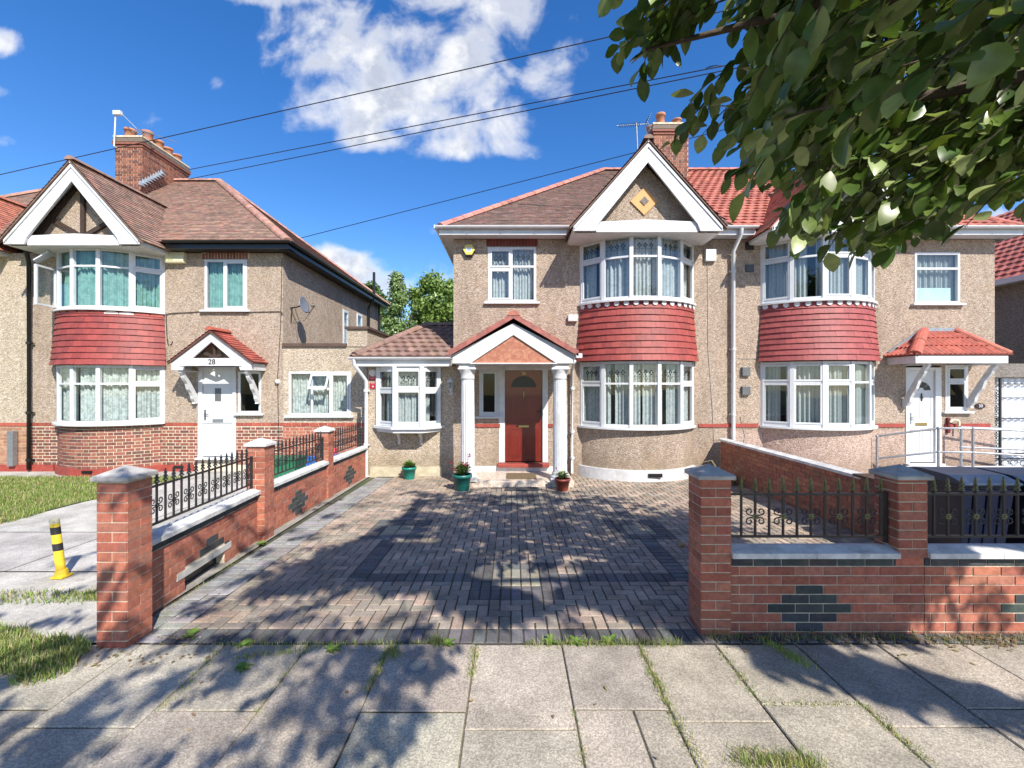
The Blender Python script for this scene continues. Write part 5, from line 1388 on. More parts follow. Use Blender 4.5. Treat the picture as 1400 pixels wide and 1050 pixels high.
def proto(key, fn, mat):
    if key not in _proto:
        o = fn().build(key[0], mat, None); _proto[key] = o.data; bpy.data.objects.remove(o)
    return _proto[key]
def railing(parent, A, B, za0, zb0, h=.34, tipm=GOLD, tip=True, first=.10, pitch=.114, label=None, ends=(True, True), first_scroll=1, top_t=.011):
    A, B = Vector(A), Vector(B); L = (B-A).length; t = (B-A)/L; u = (t.x, t.y); n = (t.y, -t.x); sl = (zb0-za0)/L
    mb = MB()
    def P(a, b, z): return (A.x+u[0]*a+n[0]*b, A.y+u[1]*a+n[1]*b, z+za0+sl*a)
    for z, w in ((0, .011), (h, top_t)):
        mb.hexa([P(0, w, z-.009), P(L, w, z-.009), P(L, -w, z-.009), P(0, -w, z-.009), P(0, w, z+.009), P(L, w, z+.009), P(L, -w, z+.009), P(0, -w, z+.009)])
    for e, a in zip(ends, (0.0, L)):
        if e: w = .013; a0, a1 = a-w, a+w; mb.hexa([P(a0, w, -.05), P(a1, w, -.05), P(a1, -w, -.05), P(a0, -w, -.05), P(a0, w, h+.02), P(a1, w, h+.02), P(a1, -w, h+.02), P(a0, -w, h+.02)])
    rl = None; xs = []; x = first
    while x < L-.04: xs.append(x); x += pitch
    for x in xs:
        w = .0075; mb.hexa([P(x-w, w, -.0), P(x+w, w, -.0), P(x+w, -w, 0), P(x-w, -w, 0), P(x-w, w, h+.03), P(x+w, w, h+.03), P(x+w, -w, h+.03), P(x-w, -w, h+.03)])
    rl = mb.build('railing', BLACKM, parent)
    if label: rl['label'] = label
    ang = math.atan2(u[1], u[0])
    def add(nm, me, x, z):
        o = bpy.data.objects.new(nm, me); COL.objects.link(o); o.parent = rl; o.location = P(x, 0, z); o.rotation_euler = (0, 0, ang)
    for i, x in enumerate(xs):
        add('spearhead', proto(('spearhead', tipm.name), spear_mesh, tipm), x, h+.012)
        if i % 2 == first_scroll % 2:
            add('scroll', proto(('scroll', 'b'), scroll_mesh, BLACKM), x, h*.47)
            add('rosette', proto(('rosette', tipm.name), rosette_mesh, tipm), x, h*.47)
    return rl
gwl = thing('garden_wall', (-3.3, 6, gz(6)), 'long red brick garden wall stepping back to the house with three capped pillars and black railings', 'wall')
pillar(gwl, -3.145, 3.33, .225, -.02, 1.262, COPE_G, label='nearest pillar with grey cap')
P2 = pillar(gwl, -3.465, 5.74, .225, gz(5.8)-.02, 1.18, COPE)
P3 = pillar(gwl, -3.575, 8.0, .225, gz(8)-.02, 1.125, COPE)
wall_panel(gwl, (-3.14, 3.575), (-3.335, 5.738), .605, .11, motif=1.18, slope=-.018, lint=(.72, 1.42, .20))
wall_panel(gwl, (-3.35, 5.967), (-3.385, 7.998), .565, .11, motif=.95, slope=-.012)
wall_panel(gwl, (-3.38, 8.227), (-3.36, 10.08), .535, .11, motif=.9, slope=-.01)
railing(gwl, (-3.195, 3.60), (-3.385, 5.70), .745, .70, .34, BLACKM, first=.05)
railing(gwl, (-3.41, 5.99), (-3.44, 7.97), .70, .675, .34, BLACKM, first=.08)
railing(gwl, (-3.44, 8.25), (-3.42, 9.95), .67, .65, .34, BLACKM, first=.08)
gwr = thing('garden_wall', (3, 3.6, 0), 'red brick front wall with a dark brick diamond, white coping, grey capped pillars and gold tipped railings', 'wall')
pillar(gwr, 1.515, 3.515, .235, -.03, 1.235, COPE_G)
pp = pillar(gwr, 3.09, 3.510, .228, .612, 1.235, COPE_G, lean=-.001)
wall_panel(gwr, (1.752, 3.535), (3.088, 3.535), .612, .115, motif=.64, rows=9)
wall_panel(gwr, (3.320, 3.535), (8.6, 3.535), .612, .115, motif=.95, rows=9)
wall_panel(gwr, (3.0885, 3.539), (3.3195, 3.539), .611, .115, rows=9, cope=False, black_top=False)
railing(gwr, (1.76, 3.59), (3.055, 3.59), .755, .755, .345, GOLD, first=.115, first_scroll=1)
railing(gwr, (3.33, 3.59), (8.5, 3.59), .755, .755, .345, GOLD, first=.12, first_scroll=1)
pwl = thing('garden_wall', (4.85, 8, gz(8)), 'plain red brick party wall with pale coping between the driveway and the right-hand yard', 'wall')
PW_B = [(.36, .13, .075), (.33, .115, .07), (.39, .15, .085), (.31, .105, .065)]
wall_panel(pwl, (4.80, 10.09), (4.80, 5.96), .70, .11, rows=11, cols=PW_B, black_top=False, mi=MORTAR_D)  # mortar chosen dark to carry the shade on this side
# flip so that the visible face looks at the drive
mb = MB(); mb.box(4.735, 4.985, 5.71, 5.955, gz(5.8)-.1, .74, 1)
for (A, u, n) in (((4.735, 5.71), (1, 0), (0, -1)), ((4.735, 5.955), (0, -1), (-1, 0))): brick_face(mb, A, u, n, .25, gz(5.8)-.05, .74, [(.16, .07, .05), (.2, .08, .06)], bl=.25, bond='pier')
pe = mb.build('pillar', [BRICK, MORTAR_D], pwl); mb = MB(); pyramid_cap(mb, 4.86, 5.83, .74, .19, .07); mb.build('pillar_cap', BROWNM, pe)
# ================================================================ things in the gardens
# bollard
bo = thing('bollard', (-4.73, 4.61, gz(4.61)), 'short yellow and black striped parking bollard on the concrete drive', 'bollard')
def skew(mb, x0, y0, z0, kx): mb.v = [(x+kx*(z-z0), y, z) for x, y, z in mb.v]
z0 = gz(4.61); 
def bm_(prof): 
    m = MB(); m.lathe(prof, -4.73, 4.61, 20); skew(m, 0, 0, z0, -.13); return m
m = bm_([(.040, z0+.02), (.040, z0+.57), (.037, z0+.58)]); m.box(-4.79, -4.67, 4.55, 4.67, z0, z0+.018); b1 = m.build('post', YEL, bo)
m = MB(); m.lathe([(.056, z0+.018), (.054, z0+.06), (.046, z0+.08)], -4.73, 4.61, 16); m.build('base_collar', YEL, bo)
for a in (.28, .45): bm_([(.0412, z0+a), (.0412, z0+a+.075)]).build('black_band', BLKPAINT, bo)
bm_([(.0415, z0+.565), (.0415, z0+.60), (.03, z0+.61)]).build('cap', plain('faded_yellow', (.62, .56, .35), .6), bo)
# wheelie bins
def wheelie(x, y, label):
    t = thing('wheelie_bin', (x, y, gz(y)), label, 'wheelie bin', 'navy wheelie bins behind the front wall')
    z = gz(y); m = MB()
    def tp(w0, d0, w1, d1, za, zb_, yo=0): m.hexa([(x-w0, y-d0, za), (x+w0, y-d0, za), (x+w0, y+d0, za), (x-w0, y+d0, za), (x-w1, y-d1-yo, zb_), (x+w1, y-d1-yo, zb_), (x+w1, y+d1, zb_), (x-w1, y+d1, zb_)])
    tp(.22, .25, .275, .33, z+.06, z+.93); tp(.295, .35, .295, .35, z+.931, z+.965)
    for s in (-.14, 0, .14): m.hexa([(x+s-.02, y-.262, z+.10), (x+s+.02, y-.262, z+.10), (x+s+.02, y-.25, z+.10), (x+s-.02, y-.25, z+.10), (x+s-.02, y-.345, z+.90), (x+s+.02, y-.345, z+.90), (x+s+.02, y-.325, z+.90), (x+s-.02, y-.325, z+.90)])
    m.build('body', NAVY, t, bevel=.012)
    m = MB(); m.prism_x([(y-.38, z+.966), (y+.36, z+.966), (y+.36, z+1.03), (y+.15, z+1.07), (y-.20, z+1.05), (y-.38, z+.99)], x-.31, x+.31); m.tube([(x-.27, y+.40, z+.99), (x+.27, y+.40, z+.99)], .018)
    m.build('lid', NAVYLID, t, bevel=.015)
    for s in (-1, 1):
        m = MB(); m.tube([(x+s*.26, y+.24, z+.1), (x+s*.21, y+.24, z+.1)], .1, 14); m.build('wheel', BLACKP, t)
wheelie(5.02, 4.95, 'navy wheelie bin next to the capped front pillar'); wheelie(5.68, 4.92, 'navy wheelie bin further from the capped pillar, at the far end of the pair')
# recycling boxes
def crate(x, y, w, d, h, mat, name, label, z=None, rot=.0):
    z = gz(y) if z is None else z
    t = thing(name, (x, y, z), label, 'recycling box'); m = MB()
    for a, b in ((1, 1),):
        m.hexa([(x-w*.44, y-d*.44, z), (x+w*.44, y-d*.44, z), (x+w*.44, y+d*.44, z), (x-w*.44, y+d*.44, z), (x-w*.5, y-d*.5, z+h), (x+w*.5, y-d*.5, z+h), (x+w*.5, y+d*.5, z+h), (x-w*.5, y+d*.5, z+h)])
    m.box(x-w*.53, x+w*.53, y-d*.53, y+d*.53, z+h+.001, z+h+.03)
    m.build('body', mat, t, bevel=.01); return t
crate(-4.40, 8.5, .62, .45, .66, plain('box_green', (.015, .16, .07), .45), 'recycling_box', 'green recycling box standing behind the railings')
cb = crate(-4.13, 9.55, .60, .42, .55, plain('box_blue', (.03, .13, .42), .45), 'recycling_box', 'blue recycling box with red and white packaging piled in it')
m = MB()
for k in range(9): x, y = -4.13+rnd.uniform(-.24, .24), 9.55+rnd.uniform(-.14, .14); m.box(x-.05, x+.05, y-.05, y+.05, gz(9.5)+.585, gz(9.5)+.585+rnd.uniform(.05, .16), 0, rnd.choice([(.5, .04, .04), (.7, .7, .68), (.6, .08, .1), (.5, .2, .1)]))
PK_ = m.build('packaging', plain('packaging_card', (1, 1, 1), .7, usecol=True), cb)
# potted plants
FOL = None
def leafmat(name, col, trans=.35, rough=.45, spec=.4):
    m, N = newmat(name); nt = N.nt
    a = N.node('ShaderNodeAttribute'); a.attribute_name = 'Col'
    c = N.mix(1.0, a.outputs['Color'], col, 'MULTIPLY')
    n_ = N.smooth(N.noise(N.P, 18, 3), .35, .65, .85, 1.15); cc = N.node('ShaderNodeCombineColor'); [N.put(cc.inputs[i], n_) for i in range(3)]
    c = N.mix(1.0, c, cc.outputs[0], 'MULTIPLY')
    nt.links.new(c, N.b.inputs['Base Color']); N.b.inputs['Roughness'].default_value = rough; N.b.inputs['Specular IOR Level'].default_value = spec
    t = N.node('ShaderNodeBsdfTranslucent'); ct = N.mix(1.0, c, (1.25, 1.3, .55), 'MULTIPLY'); nt.links.new(ct, t.inputs[0])
    mx = N.node('ShaderNodeMixShader'); mx.inputs[0].default_value = trans
    nt.links.new(N.b.outputs[0], mx.inputs[1]); nt.links.new(t.outputs[0], mx.inputs[2]); nt.links.new(mx.outputs[0], N.out.inputs[0])
    return m
LEAFM = leafmat('leaf', (1, 1, 1), .24, .36, .5); GRASSM = leafmat('grass_blade', (1, 1, 1), .3, .6, .2); PETAL = leafmat('petal', (1, 1, 1), .3, .6, .2)
def leaf(mb, base, d, nrm, L, W, c, fold=.25, droop=.2, hi=True, m=0):
    d = Vector(d).normalized(); s = d.cross(Vector(nrm))
    if s.length < 1e-4: s = d.cross(Vector((1, .2, .1)))
    s.normalize(); n = s.cross(d).normalized(); base = Vector(base)
    if hi:
        prof = [(0, .0), (.18, .55), (.42, .98), (.66, .92), (.86, .55), (1.0, .0)]
    else: prof = [(0, 0), (.35, 1.0), (.75, .8), (1, 0)]
    vs = []; fs = []
    for t, w in prof:
        c0 = base + d*(L*t) - n*(droop*L*t*t)
        if w == 0: vs.append(c0)
        else:
            vs += [c0 - s*(W*.5*w) + n*(fold*W*.5*w), c0, c0 + s*(W*.5*w) + n*(fold*W*.5*w)]
    fs = [(0, 1, 2), (0, 2, 3)]; k = 1
    for i in range(len(prof)-3):
        fs += [(k, k+3, k+4, k+1), (k+1, k+4, k+5, k+2)]; k += 3
    e = len(vs)-1; fs += [(k, e, k+1), (k+1, e, k+2)]
    mb.mesh(vs, fs, m, c, True)
def rv(s=1.0): 
    while True:
        v = Vector((rnd.uniform(-1, 1), rnd.uniform(-1, 1), rnd.uniform(-1, 1)))
        if .05 < v.length < 1: return v*s
def potted(x, y, r, h, potm, label, flowers=None, fr=.2, fh=.16, nl=120, gc=((.10, .20, .035), (.16, .26, .05)), z=None):
    z = gz(y) if z is None else z
    t = thing('potted_plant', (x, y, z), label, 'potted plant')
    m = MB(); m.lathe([(r*.70, z), (r*.74, z+.02), (r*.93, z+h*.80), (r*1.05, z+h*.81), (r*1.07, z+h), (r*.96, z+h), (r*.93, z+h*.9)], x, y, 24); m.build('pot', potm, t)
    m = MB(); m.lathe([(r*.93, z+h*.88), (r*.92, z+h*.9)], x, y, 20); m.build('soil', SOIL, t)
    m = MB()
    for i in range(nl):
        v = rv(); b = Vector((x+v.x*fr*.7, y+v.y*fr*.7, z+h+max(0, v.z*.5+.4)*fh)); leaf(m, b, Vector((v.x, v.y, .25+rnd.random()*.4)), (0, 0, 1), rnd.uniform(.04, .075), rnd.uniform(.04, .06), jit(rnd.choice(gc), .25), hi=False)
    for i in range(10):
        v = rv(); m.tube([(x+v.x*.04, y+v.y*.04, z+h*.9), (x+v.x*fr*.6, y+v.y*fr*.6, z+h+fh*.8)], .004, 5, 0, (.1, .14, .04))
    m.build('foliage', LEAFM, t)
    if flowers:
        for (dx, dy, dz, rr, c) in flowers:
            m = MB()
            for i in range(17):
                v = rv(rr); leaf(m, (x+dx+v.x*.5, y+dy+v.y*.5, z+h+dz+v.z*.4), v, (0, 0, 1), rr*.7, rr*.6, jit(c, .2), hi=False)
            m.tube([(x+dx*.3, y+dy*.3, z+h), (x+dx, y+dy, z+h+dz)], .003, 5, 0, (.1, .16, .05))
            m.build('flower_head', PETAL, t)
potted(fx(560, 9.9), 9.86, .155, .27, GREENP, 'teal plastic pot of bushy green leaves on the pale paving under the oriel window', fr=.17, fh=.12)
potted(fx(632, 8.72), 8.72, .185, .32, DKGREENP, 'large green pot of red geraniums at the foot of the left porch column', [(.02, -.06, .22, .06, (.5, .02, .05)), (.10, -.02, .20, .055, (.45, .01, .05)), (.14, .0, .36, .045, (.40, .03, .25)), (-.22, -.02, .24, .04, (.45, .03, .08)), (-.16, -.1, .12, .04, (.4, .02, .05))], .22, .2, 200, ((.06, .13, .02), (.10, .18, .035)))
potted(fx(769, 8.70), 8.70, .15, .24, plain('red_brown_pot', (.24, .05, .03), .5), 'small red pot of pale green succulent at the foot of the right porch column', [(-.12, 0, .20, .03, (.4, .05, .2))], .15, .13, 110, ((.20, .26, .10), (.15, .22, .08)))
# mats
m = MB(); m.box(-.12, .52, 9.2, 9.80, .001, .016); tag(m.build('doormat', MATBR, bevel=.004), 'brown coir doormat on the porch step before the red door', 'doormat')
m = MB(); zz = gz(8.8)+.002; m.hexa([(-.15, 8.62, zz), (.52, 8.60, zz), (.54, 8.92, zz-.006), (-.13, 8.93, zz-.006), (-.15, 8.62, zz+.02), (.52, 8.60, zz+.02), (.54, 8.92, zz+.014), (-.13, 8.93, zz+.014)])
for k in range(14): m.box(-.12+k*.045, -.10+k*.045, 8.63, 8.90, zz+.0201, zz+.027)
tag(m.build('doormat', MATGR), 'dark grey ribbed rubber mat on the paving below the porch step', 'doormat')
m = MB(); m.ball(2.13, 5.49, gz(5.49)+.035, .036); tag(m.build('windfall_apple', plain('apple_skin', (.42, .24, .10), .5)), 'small brown windfall apple on the block paving', 'apple')
# ---------------- fixings on the walls
def boxthing(name, label, cat, x0, x1, y0, y1, z0, z1, mat, group=None, bevel=.008):
    m = MB(); m.box(x0, x1, y0, y1, z0, z1); return tag(m.build(name, mat, bevel=bevel), label, cat, group)
# hexagonal alarm box
xa, za = C(641.5), CZ(344)
t = thing('alarm_box', (xa, YC, za), 'hexagonal yellow and white alarm box high on the centre house corner', 'alarm box')
m = MB(); hx = [(xa+.15*math.cos(PI*k/3), za+.15*math.sin(PI*k/3)) for k in range(6)]; m.prism_y(hx[::-1], YC-.075, YC-.001); m.build('back_box', BLACKP, t, bevel=.01)
m = MB(); hx = [(xa+.135*math.cos(PI*k/3), za+.02+.135*math.sin(PI*k/3)) for k in range(6)]; m.prism_y(hx[::-1], YC-.092, YC-.0755); m.build('cover', plain('alarm_yellow', (.72, .55, .10), .45), t, bevel=.006)
m = MB(); m.box(xa-.07, xa+.07, YC-.096, YC-.0925, za-.03, za+.07); m.build('logo_panel', WHITE, t)
m = MB(); m.box(xa-.05, xa+.05, YC-.098, YC-.0965, za+.0, za+.018); m.box(xa-.03, xa+.05, YC-.098, YC-.0965, za+.03, za+.04); m.build('logo', BLUELOGO, t)
boxthing('alarm_box', 'white alarm box on the wall right of the centre bay window', 'alarm box', C(963), C(977), YC-.09, YC-.001, CZ(358), CZ(342), WHITE)
mb = MB(); mb.tube([(C(970), YC-.02, CZ(342)), (C(970.5), YC-.01, 5.36)], .006, 6); mb.tube([(C(967), YC-.01, CZ(358)), (C(968), YC-.008, CZ(480)), (C(974), YC-.01, CZ(560)), (C(976), YC-.01, CZ(610)), (C(966), YC-.012, CZ(640))], .006, 6); mb.tube([(C(1012), YC-.01, CZ(570)), (C(1018), YC-.01, CZ(595)), (C(1016), YC-.01, CZ(610))], .006, 6); mb.tube([(C(1010), YC-.012, CZ(490)), (C(1200), YC-.012, CZ(492))], .005, 5)
tag(mb.build('wall_cable', plain('cable_grey', (.35, .33, .3), .6)), 'thin pale cable running down the wall beside the centre bay', 'cable')
x0, x1, z0, z1 = L_(231), L_(256), LZ(361), LZ(346)
m = MB(); m.prism_x([(YL-.001, z0), (YL-.13, z0), (YL-.15, z0+.05), (YL-.10, z1), (YL-.001, z1)], x0, x1); ab = m.build('alarm_box', CREAMP, bevel=.006); tag(ab, 'cream alarm box under the eaves of the house numbered 28', 'alarm box')
m = MB()
for k, (a, b) in enumerate(((.05, .25), (.30, .42), (.09, .35))): m.box(x0+.06+a*.4, x0+.06+b*.4+.06, YL-.156+.02*(k), YL-.150+.02*k, z0+.06+k*.05, z0+.075+k*.05)
m.build('logo', plain('logo_green', (.4, .5, .2), .6), ab)
for q, lab in ((508, 'upper grey square flue cover on the right house wall'), (534, 'lower grey square flue cover on the right house wall')):
    boxthing('vent_cover', lab, 'vent', C(1013), C(1024), YC-.07, YC-.001, CZ(q+6), CZ(q-6), GREYP, 'square vents beside the white downpipe')
for q, lab in ((337, 'upper dark air vent under the eaves beside the downpipe'), (367, 'lower dark air vent with pipe under the eaves')):
    t = boxthing('vent_cover', lab, 'vent', C(1019), C(1030), YC-.03, YC-.001, CZ(q+5), CZ(q-5), BLACKP, 'dark vents under the eaves', .003)
m = MB(); m.box(C(776), C(789), YC-.10, YC-.001, CZ(440), CZ(431)); tag(m.build('outdoor_light', WPAINT, bevel=.015), 'old white outdoor lamp housing above the porch roof', 'lamp')
# lantern
xq, zq = C(617), CZ(527); yq = YC-.17
t = thing('wall_lantern', (xq, YC, zq), 'white coach lantern on the wall left of the porch', 'lantern')
m = MB(); m.box(xq-.035, xq+.035, YC-.02, YC-.001, zq-.22, zq-.06); m.tube([(xq, YC-.02, zq-.14), (xq, YC-.10, zq-.17), (xq, yq, zq-.13), (xq, yq, zq-.09)], .014); m.build('bracket', WPAINT, t)
m = MB(); m.lathe([(.03, zq-.10), (.045, zq-.08), (.045, zq-.075)], xq, yq, 6); m.lathe([(.088, zq+.075), (.085, zq+.085), (.03, zq+.14), (.012, zq+.15), (.014, zq+.18), (.002, zq+.20)], xq, yq, 6)
for k in range(6): a = PI*k/3; m.tube([(xq+.046*math.cos(a), yq+.046*math.sin(a), zq-.078), (xq+.078*math.cos(a), yq+.078*math.sin(a), zq+.08)], .006, 5)
m.build('frame', WPAINT, t)
m = MB(); m.lathe([(.042, zq-.075), (.073, zq+.078)], xq, yq, 6); m.build('glass', GLASS, t)
# bulkhead lamp and two red wall signs
m = MB(); m.lathe([(.09, 0), (.085, .05), (.05, .08)], 0, 0, 20); m.v = [(C(510.5)+x, YC-z-.001, CZ(509.5)+y) for x, y, z in m.v]; tag(m.build('bulkhead_lamp', WPAINT), 'round white bulkhead lamp under the extension eaves', 'lamp')
def sign(x0, x1, z0, z1, label, lines):
    t = thing('wall_sign', ((x0+x1)/2, YC, z0), label, 'sign', 'small red signs beside the oriel window'); m = MB(); m.box(x0, x1, YC-.02, YC-.001, z0, z1); m.build('plate', plain('sign_red', (.36, .02, .035), .4), t, bevel=.003)
    m = MB()
    for (a, b, c, d) in lines: m.box(x0+(x1-x0)*a, x0+(x1-x0)*b, YC-.022, YC-.0205, z0+(z1-z0)*c, z0+(z1-z0)*d)
    m.build('print', WHITE, t)
sign(C(504.5), C(515), CZ(520), CZ(513), 'upper red rectangular sign with lines of white print', [(.12, .85, .68, .72), (.12, .7, .35, .39)])
sign(C(506), C(514), CZ(531.5), CZ(523), 'lower red square sign with a white emblem', [(.42, .62, .25, .48), (.2, .8, .80, .84)])
# house number plaque of the right house
t = thing('house_number_plaque', (C(1339), YC, CZ(555)), 'dark oval plaque with the number 30 beside the white door', 'plaque')
m = MB(); pl = [(C(1339)+.115*math.cos(2*PI*k/20), CZ(555)+.065*math.sin(2*PI*k/20)) for k in range(20)]; m.prism_y(pl[::-1], YC-.025, YC-.001); m.build('plate', plain('plaque_maroon', (.03, .012, .018), .35), t)
make_text('30', .10, (C(1339), YC-.028, CZ(555)), WHITE, 'number', t)
# walking stick hooked by the window and a bell pull
m = MB(); xs_ = C(1300); m.tube([(xs_-.10+.10*(1-math.cos(a))*.5*2, YC-.09, CZ(577)+.0+.06*math.sin(a)) for a in [PI*k/8 for k in range(9)]][::1] + [(xs_+.10, YC-.09, CZ(590))], .022); tag(m.build('walking_stick', CREAMP), 'cream hooked walking stick handle hanging below the small window', 'stick')
boxthing('key_safe', 'small dark key safe on the wall by the white door edge', 'key safe', C(1293), C(1297), YC-.05, YC-.001, CZ(592), CZ(571), plain('dark_red', (.12, .01, .015), .5))
m = MB(); m.lathe([(.06, 0), (.055, .05), (.02, .075)], 0, 0, 16); m.v = [(L_(380)+x, YL-z-.001, LZ(522)+y) for x, y, z in m.v]; tag(m.build('security_camera', WHITE), 'small white dome camera on the corner of the house numbered 28', 'camera')
# satellite dish
dx_, dy_, dz_ = lx1+.33, 11.15, fz(417, 11.15)
t = thing('satellite_dish', (lx1, 11.1, dz_), 'grey satellite dish on the side wall of the house numbered 28', 'satellite dish')
m = MB(); nr = 7; na = 24; fd = Vector((.96, -.16, .22)).normalized(); sd = fd.cross(Vector((0, 0, 1))).normalized(); ud = sd.cross(fd).normalized(); cc_ = Vector((dx_, dy_, dz_))
vs = []
for i in range(nr+1):
    r = .205*i/nr
    for k in range(na):
        a = 2*PI*k/na; vs.append(cc_+sd*(r*math.cos(a)*.9)+ud*(r*math.sin(a)*1.05)+fd*(r*r*.8))
m.mesh(vs, [(i*na+k, i*na+(k+1) % na, (i+1)*na+(k+1) % na, (i+1)*na+k) for i in range(nr) for k in range(na)], 0, (1, 1, 1), True); do_ = m.build('reflector', GREYM, t)
sm = do_.modifiers.new('s', 'SOLIDIFY'); sm.thickness = .008
m = MB(); m.tube([(lx1+.01, dy_, dz_-.08), (lx1+.18, dy_, dz_-.05), tuple(cc_-fd*.02)], .018); m.tube([(lx1+.05, dy_, dz_-.05), (lx1+.02, dy_, dz_-.42)], .014); m.tube([tuple(cc_-ud*.19), tuple(cc_-ud*.23+fd*.14), tuple(cc_-ud*.10+fd*.30)], .010); m.build('arm', BLACKP, t)
m = MB(); e = cc_-ud*.10+fd*.30; m.tube([tuple(e), tuple(e-fd*.08+ud*.02)], .028); m.build('receiver', GREYP, t)
m = MB(); m.tube([(lx1+.12, dy_, dz_-.1), (lx1+.25, dy_-.05, dz_-.40), (lx1+.40, dy_-.1, dz_-.42), tuple(e)], .006, 5); m.build('cable', BLACKP, t)
# aerials
def aerial(base, top, dirv, n, L, label, refl=True):
    t = thing('television_aerial', base, label, 'aerial'); m = MB(); m.tube([base, top], .018); m.build('mast', GREYM, t)
    m = MB(); d = Vector(dirv).normalized(); tp = Vector(top)-Vector((0, 0, .05)); m.tube([tuple(tp-d*L*.35), tuple(tp+d*L*.65)], .010, 6); m.build('boom', GREYM, t)
    m = MB(); s = d.cross(Vector((0, 0, 1))).normalized()
    for k in range(n):
        c = tp+d*L*(-.1+.72*k/n); q = (s*.5+Vector((0, 0, .35))).normalized()*.07; m.tube([tuple(c-q), tuple(c+q)], .006, 5)
        q = (s*.5-Vector((0, 0, .35))).normalized()*.07; m.tube([tuple(c-q), tuple(c+q)], .006, 5)
    m.build('elements', BLACKM, t)
    if refl:
        m = MB(); c = tp-d*L*.3
        for k in range(-4, 5):
            z = k*.055; m.tube([tuple(c+Vector((0, 0, z))-s*.14-d*abs(z)*.5), tuple(c+Vector((0, 0, z))+s*.14-d*abs(z)*.5)], .006, 5)
        for a in (-1, 1): m.tube([tuple(c+s*.1*a+Vector((0, 0, .24))-d*.12), tuple(c+s*.1*a), tuple(c+s*.1*a-Vector((0, 0, .24))-d*.12)], .006, 5)
        m.build('reflector', GREYM, t)
    return t
aerial((fx(873, 12.9), 12.9, fz(232, 12.9)), (fx(870, 12.9), 12.9, fz(168, 12.9)), (-.95, -.15, -.14), 12, .95, 'roof television aerial on a pole left of the centre chimney')
mt = thing('antenna_mast', (-12.1, 13.42, 8.6), 'white antenna pole with small box clamped to the left chimney', 'antenna')
m = MB(); a0 = (fx(156, 13.4), 13.4, fz(200, 13.4)); a1 = (fx(158, 13.4), 13.4, fz(157, 13.4)); m.tube([a0, a1], .022); m.build('mast', WHITE, mt)
m = MB(); m.box(a1[0]-.03, a1[0]+.20, 13.33, 13.42, a1[2]-.02, a1[2]+.10); m.build('antenna_box', WHITE, mt)
m = MB(); m.tube([(a1[0]+.2, 13.4, a1[2]+.02), (fx(187, 13.5), 13.5, fz(176, 13.5))], .010); m.tube([(fx(187, 13.5), 13.5, fz(176, 13.5)), (fx(243, 13.5), 13.5, fz(195, 13.5))], .010)
for k in range(7): x = fx(183+k*3.5, 13.5); z = fz(178+k*1.0, 13.5); m.tube([(x, 13.42, z-.10), (x+.03, 13.58, z+.10)], .008, 5)
m.tube([a0, (fx(163, 13.45), 13.45, fz(204, 13.45))], .015); m.build('boom', GREYM, mt)
# overhead wires
def wire(a, b, label, r=.011, sag=0):
    A, B = Vector((fx(a[0], a[2]), a[2], fz(a[1], a[2]))), Vector((fx(b[0], b[2]), b[2], fz(b[1], b[2])))
    m = MB(); m.tube([tuple(A.lerp(B, k/12)-Vector((0, 0, sag*4*(k/12)*(1-k/12)))) for k in range(13)], r, 6); tag(m.build('overhead_wire', BLACKP), label, 'wire', 'overhead wires crossing the sky')
wire((-200, 284, 13), (1180, -28, 8), 'topmost overhead wire crossing the whole sky', .010)
wire((258, 232, 13.4), (1150, 59, 8), 'upper of the two wires leaving the left chimney', .010)
wire((258, 245, 13.4), (1150, 64, 8), 'lower of the two wires leaving the left chimney', .010)
wire((405, 327, 19), (1300, 98, 13.5), 'lowest overhead wire passing behind the centre gable', .013)
# ================================================================ planting
def blades(mb, n, samp, h0, h1, cols, w=.006, lean=.5):
    for _ in range(n):
        x, y = samp(); z = gz(y); h = rnd.uniform(h0, h1); a = rnd.uniform(0, 2*PI); l = rnd.uniform(.1, 1)*lean*h
        dx, dy = math.cos(a)*l, math.sin(a)*l; px_, py_ = -math.sin(a)*w*.5, math.cos(a)*w*.5; c = jit(rnd.choice(cols), .25)
        mb.mesh([(x-px_, y-py_, z-.005), (x+px_, y+py_, z-.005), (x+dx*.4+px_*.8, y+dy*.4+py_*.8, z+h*.6), (x+dx*.4-px_*.8, y+dy*.4-py_*.8, z+h*.6), (x+dx, y+dy, z+h)], [(0, 1, 2, 3), (3, 2, 4)], 0, c)
GC = [(.23, .31, .075), (.19, .27, .06), (.29, .35, .11), (.38, .36, .17), (.42, .36, .20), (.16, .24, .05)]
def inpoly(p, poly):
    x, y = p; c = False; j = len(poly)-1
    for i in range(len(poly)):
        if (poly[i][1] > y) != (poly[j][1] > y) and x < (poly[j][0]-poly[i][0])*(y-poly[i][1])/(poly[j][1]-poly[i][1])+poly[i][0]: c = not c
        j = i
    return c
gm = MB()
def sl():
    while True:
        x, y = rnd.uniform(-13.5, -7.5), rnd.uniform(5.6, 9.95)
        if abs(x) > y*1.22: continue
        if x < -7.55+.12*math.sin(y*4): return x, y
blades(gm, 16000, sl, .03, .09, GC, .012)
def sp(cx, cy, rx, ry):
    def f():
        while True:
            v = rv(); 
            if v.x*v.x+v.y*v.y < 1: return cx+v.x*rx*abs(v.y)**.0, cy+v.y*ry
    return f
tag(gm.build('grass', GRASSM), 'rough sunlit green lawn in front of the house numbered 28', 'grass', kind='stuff')
gm = MB()
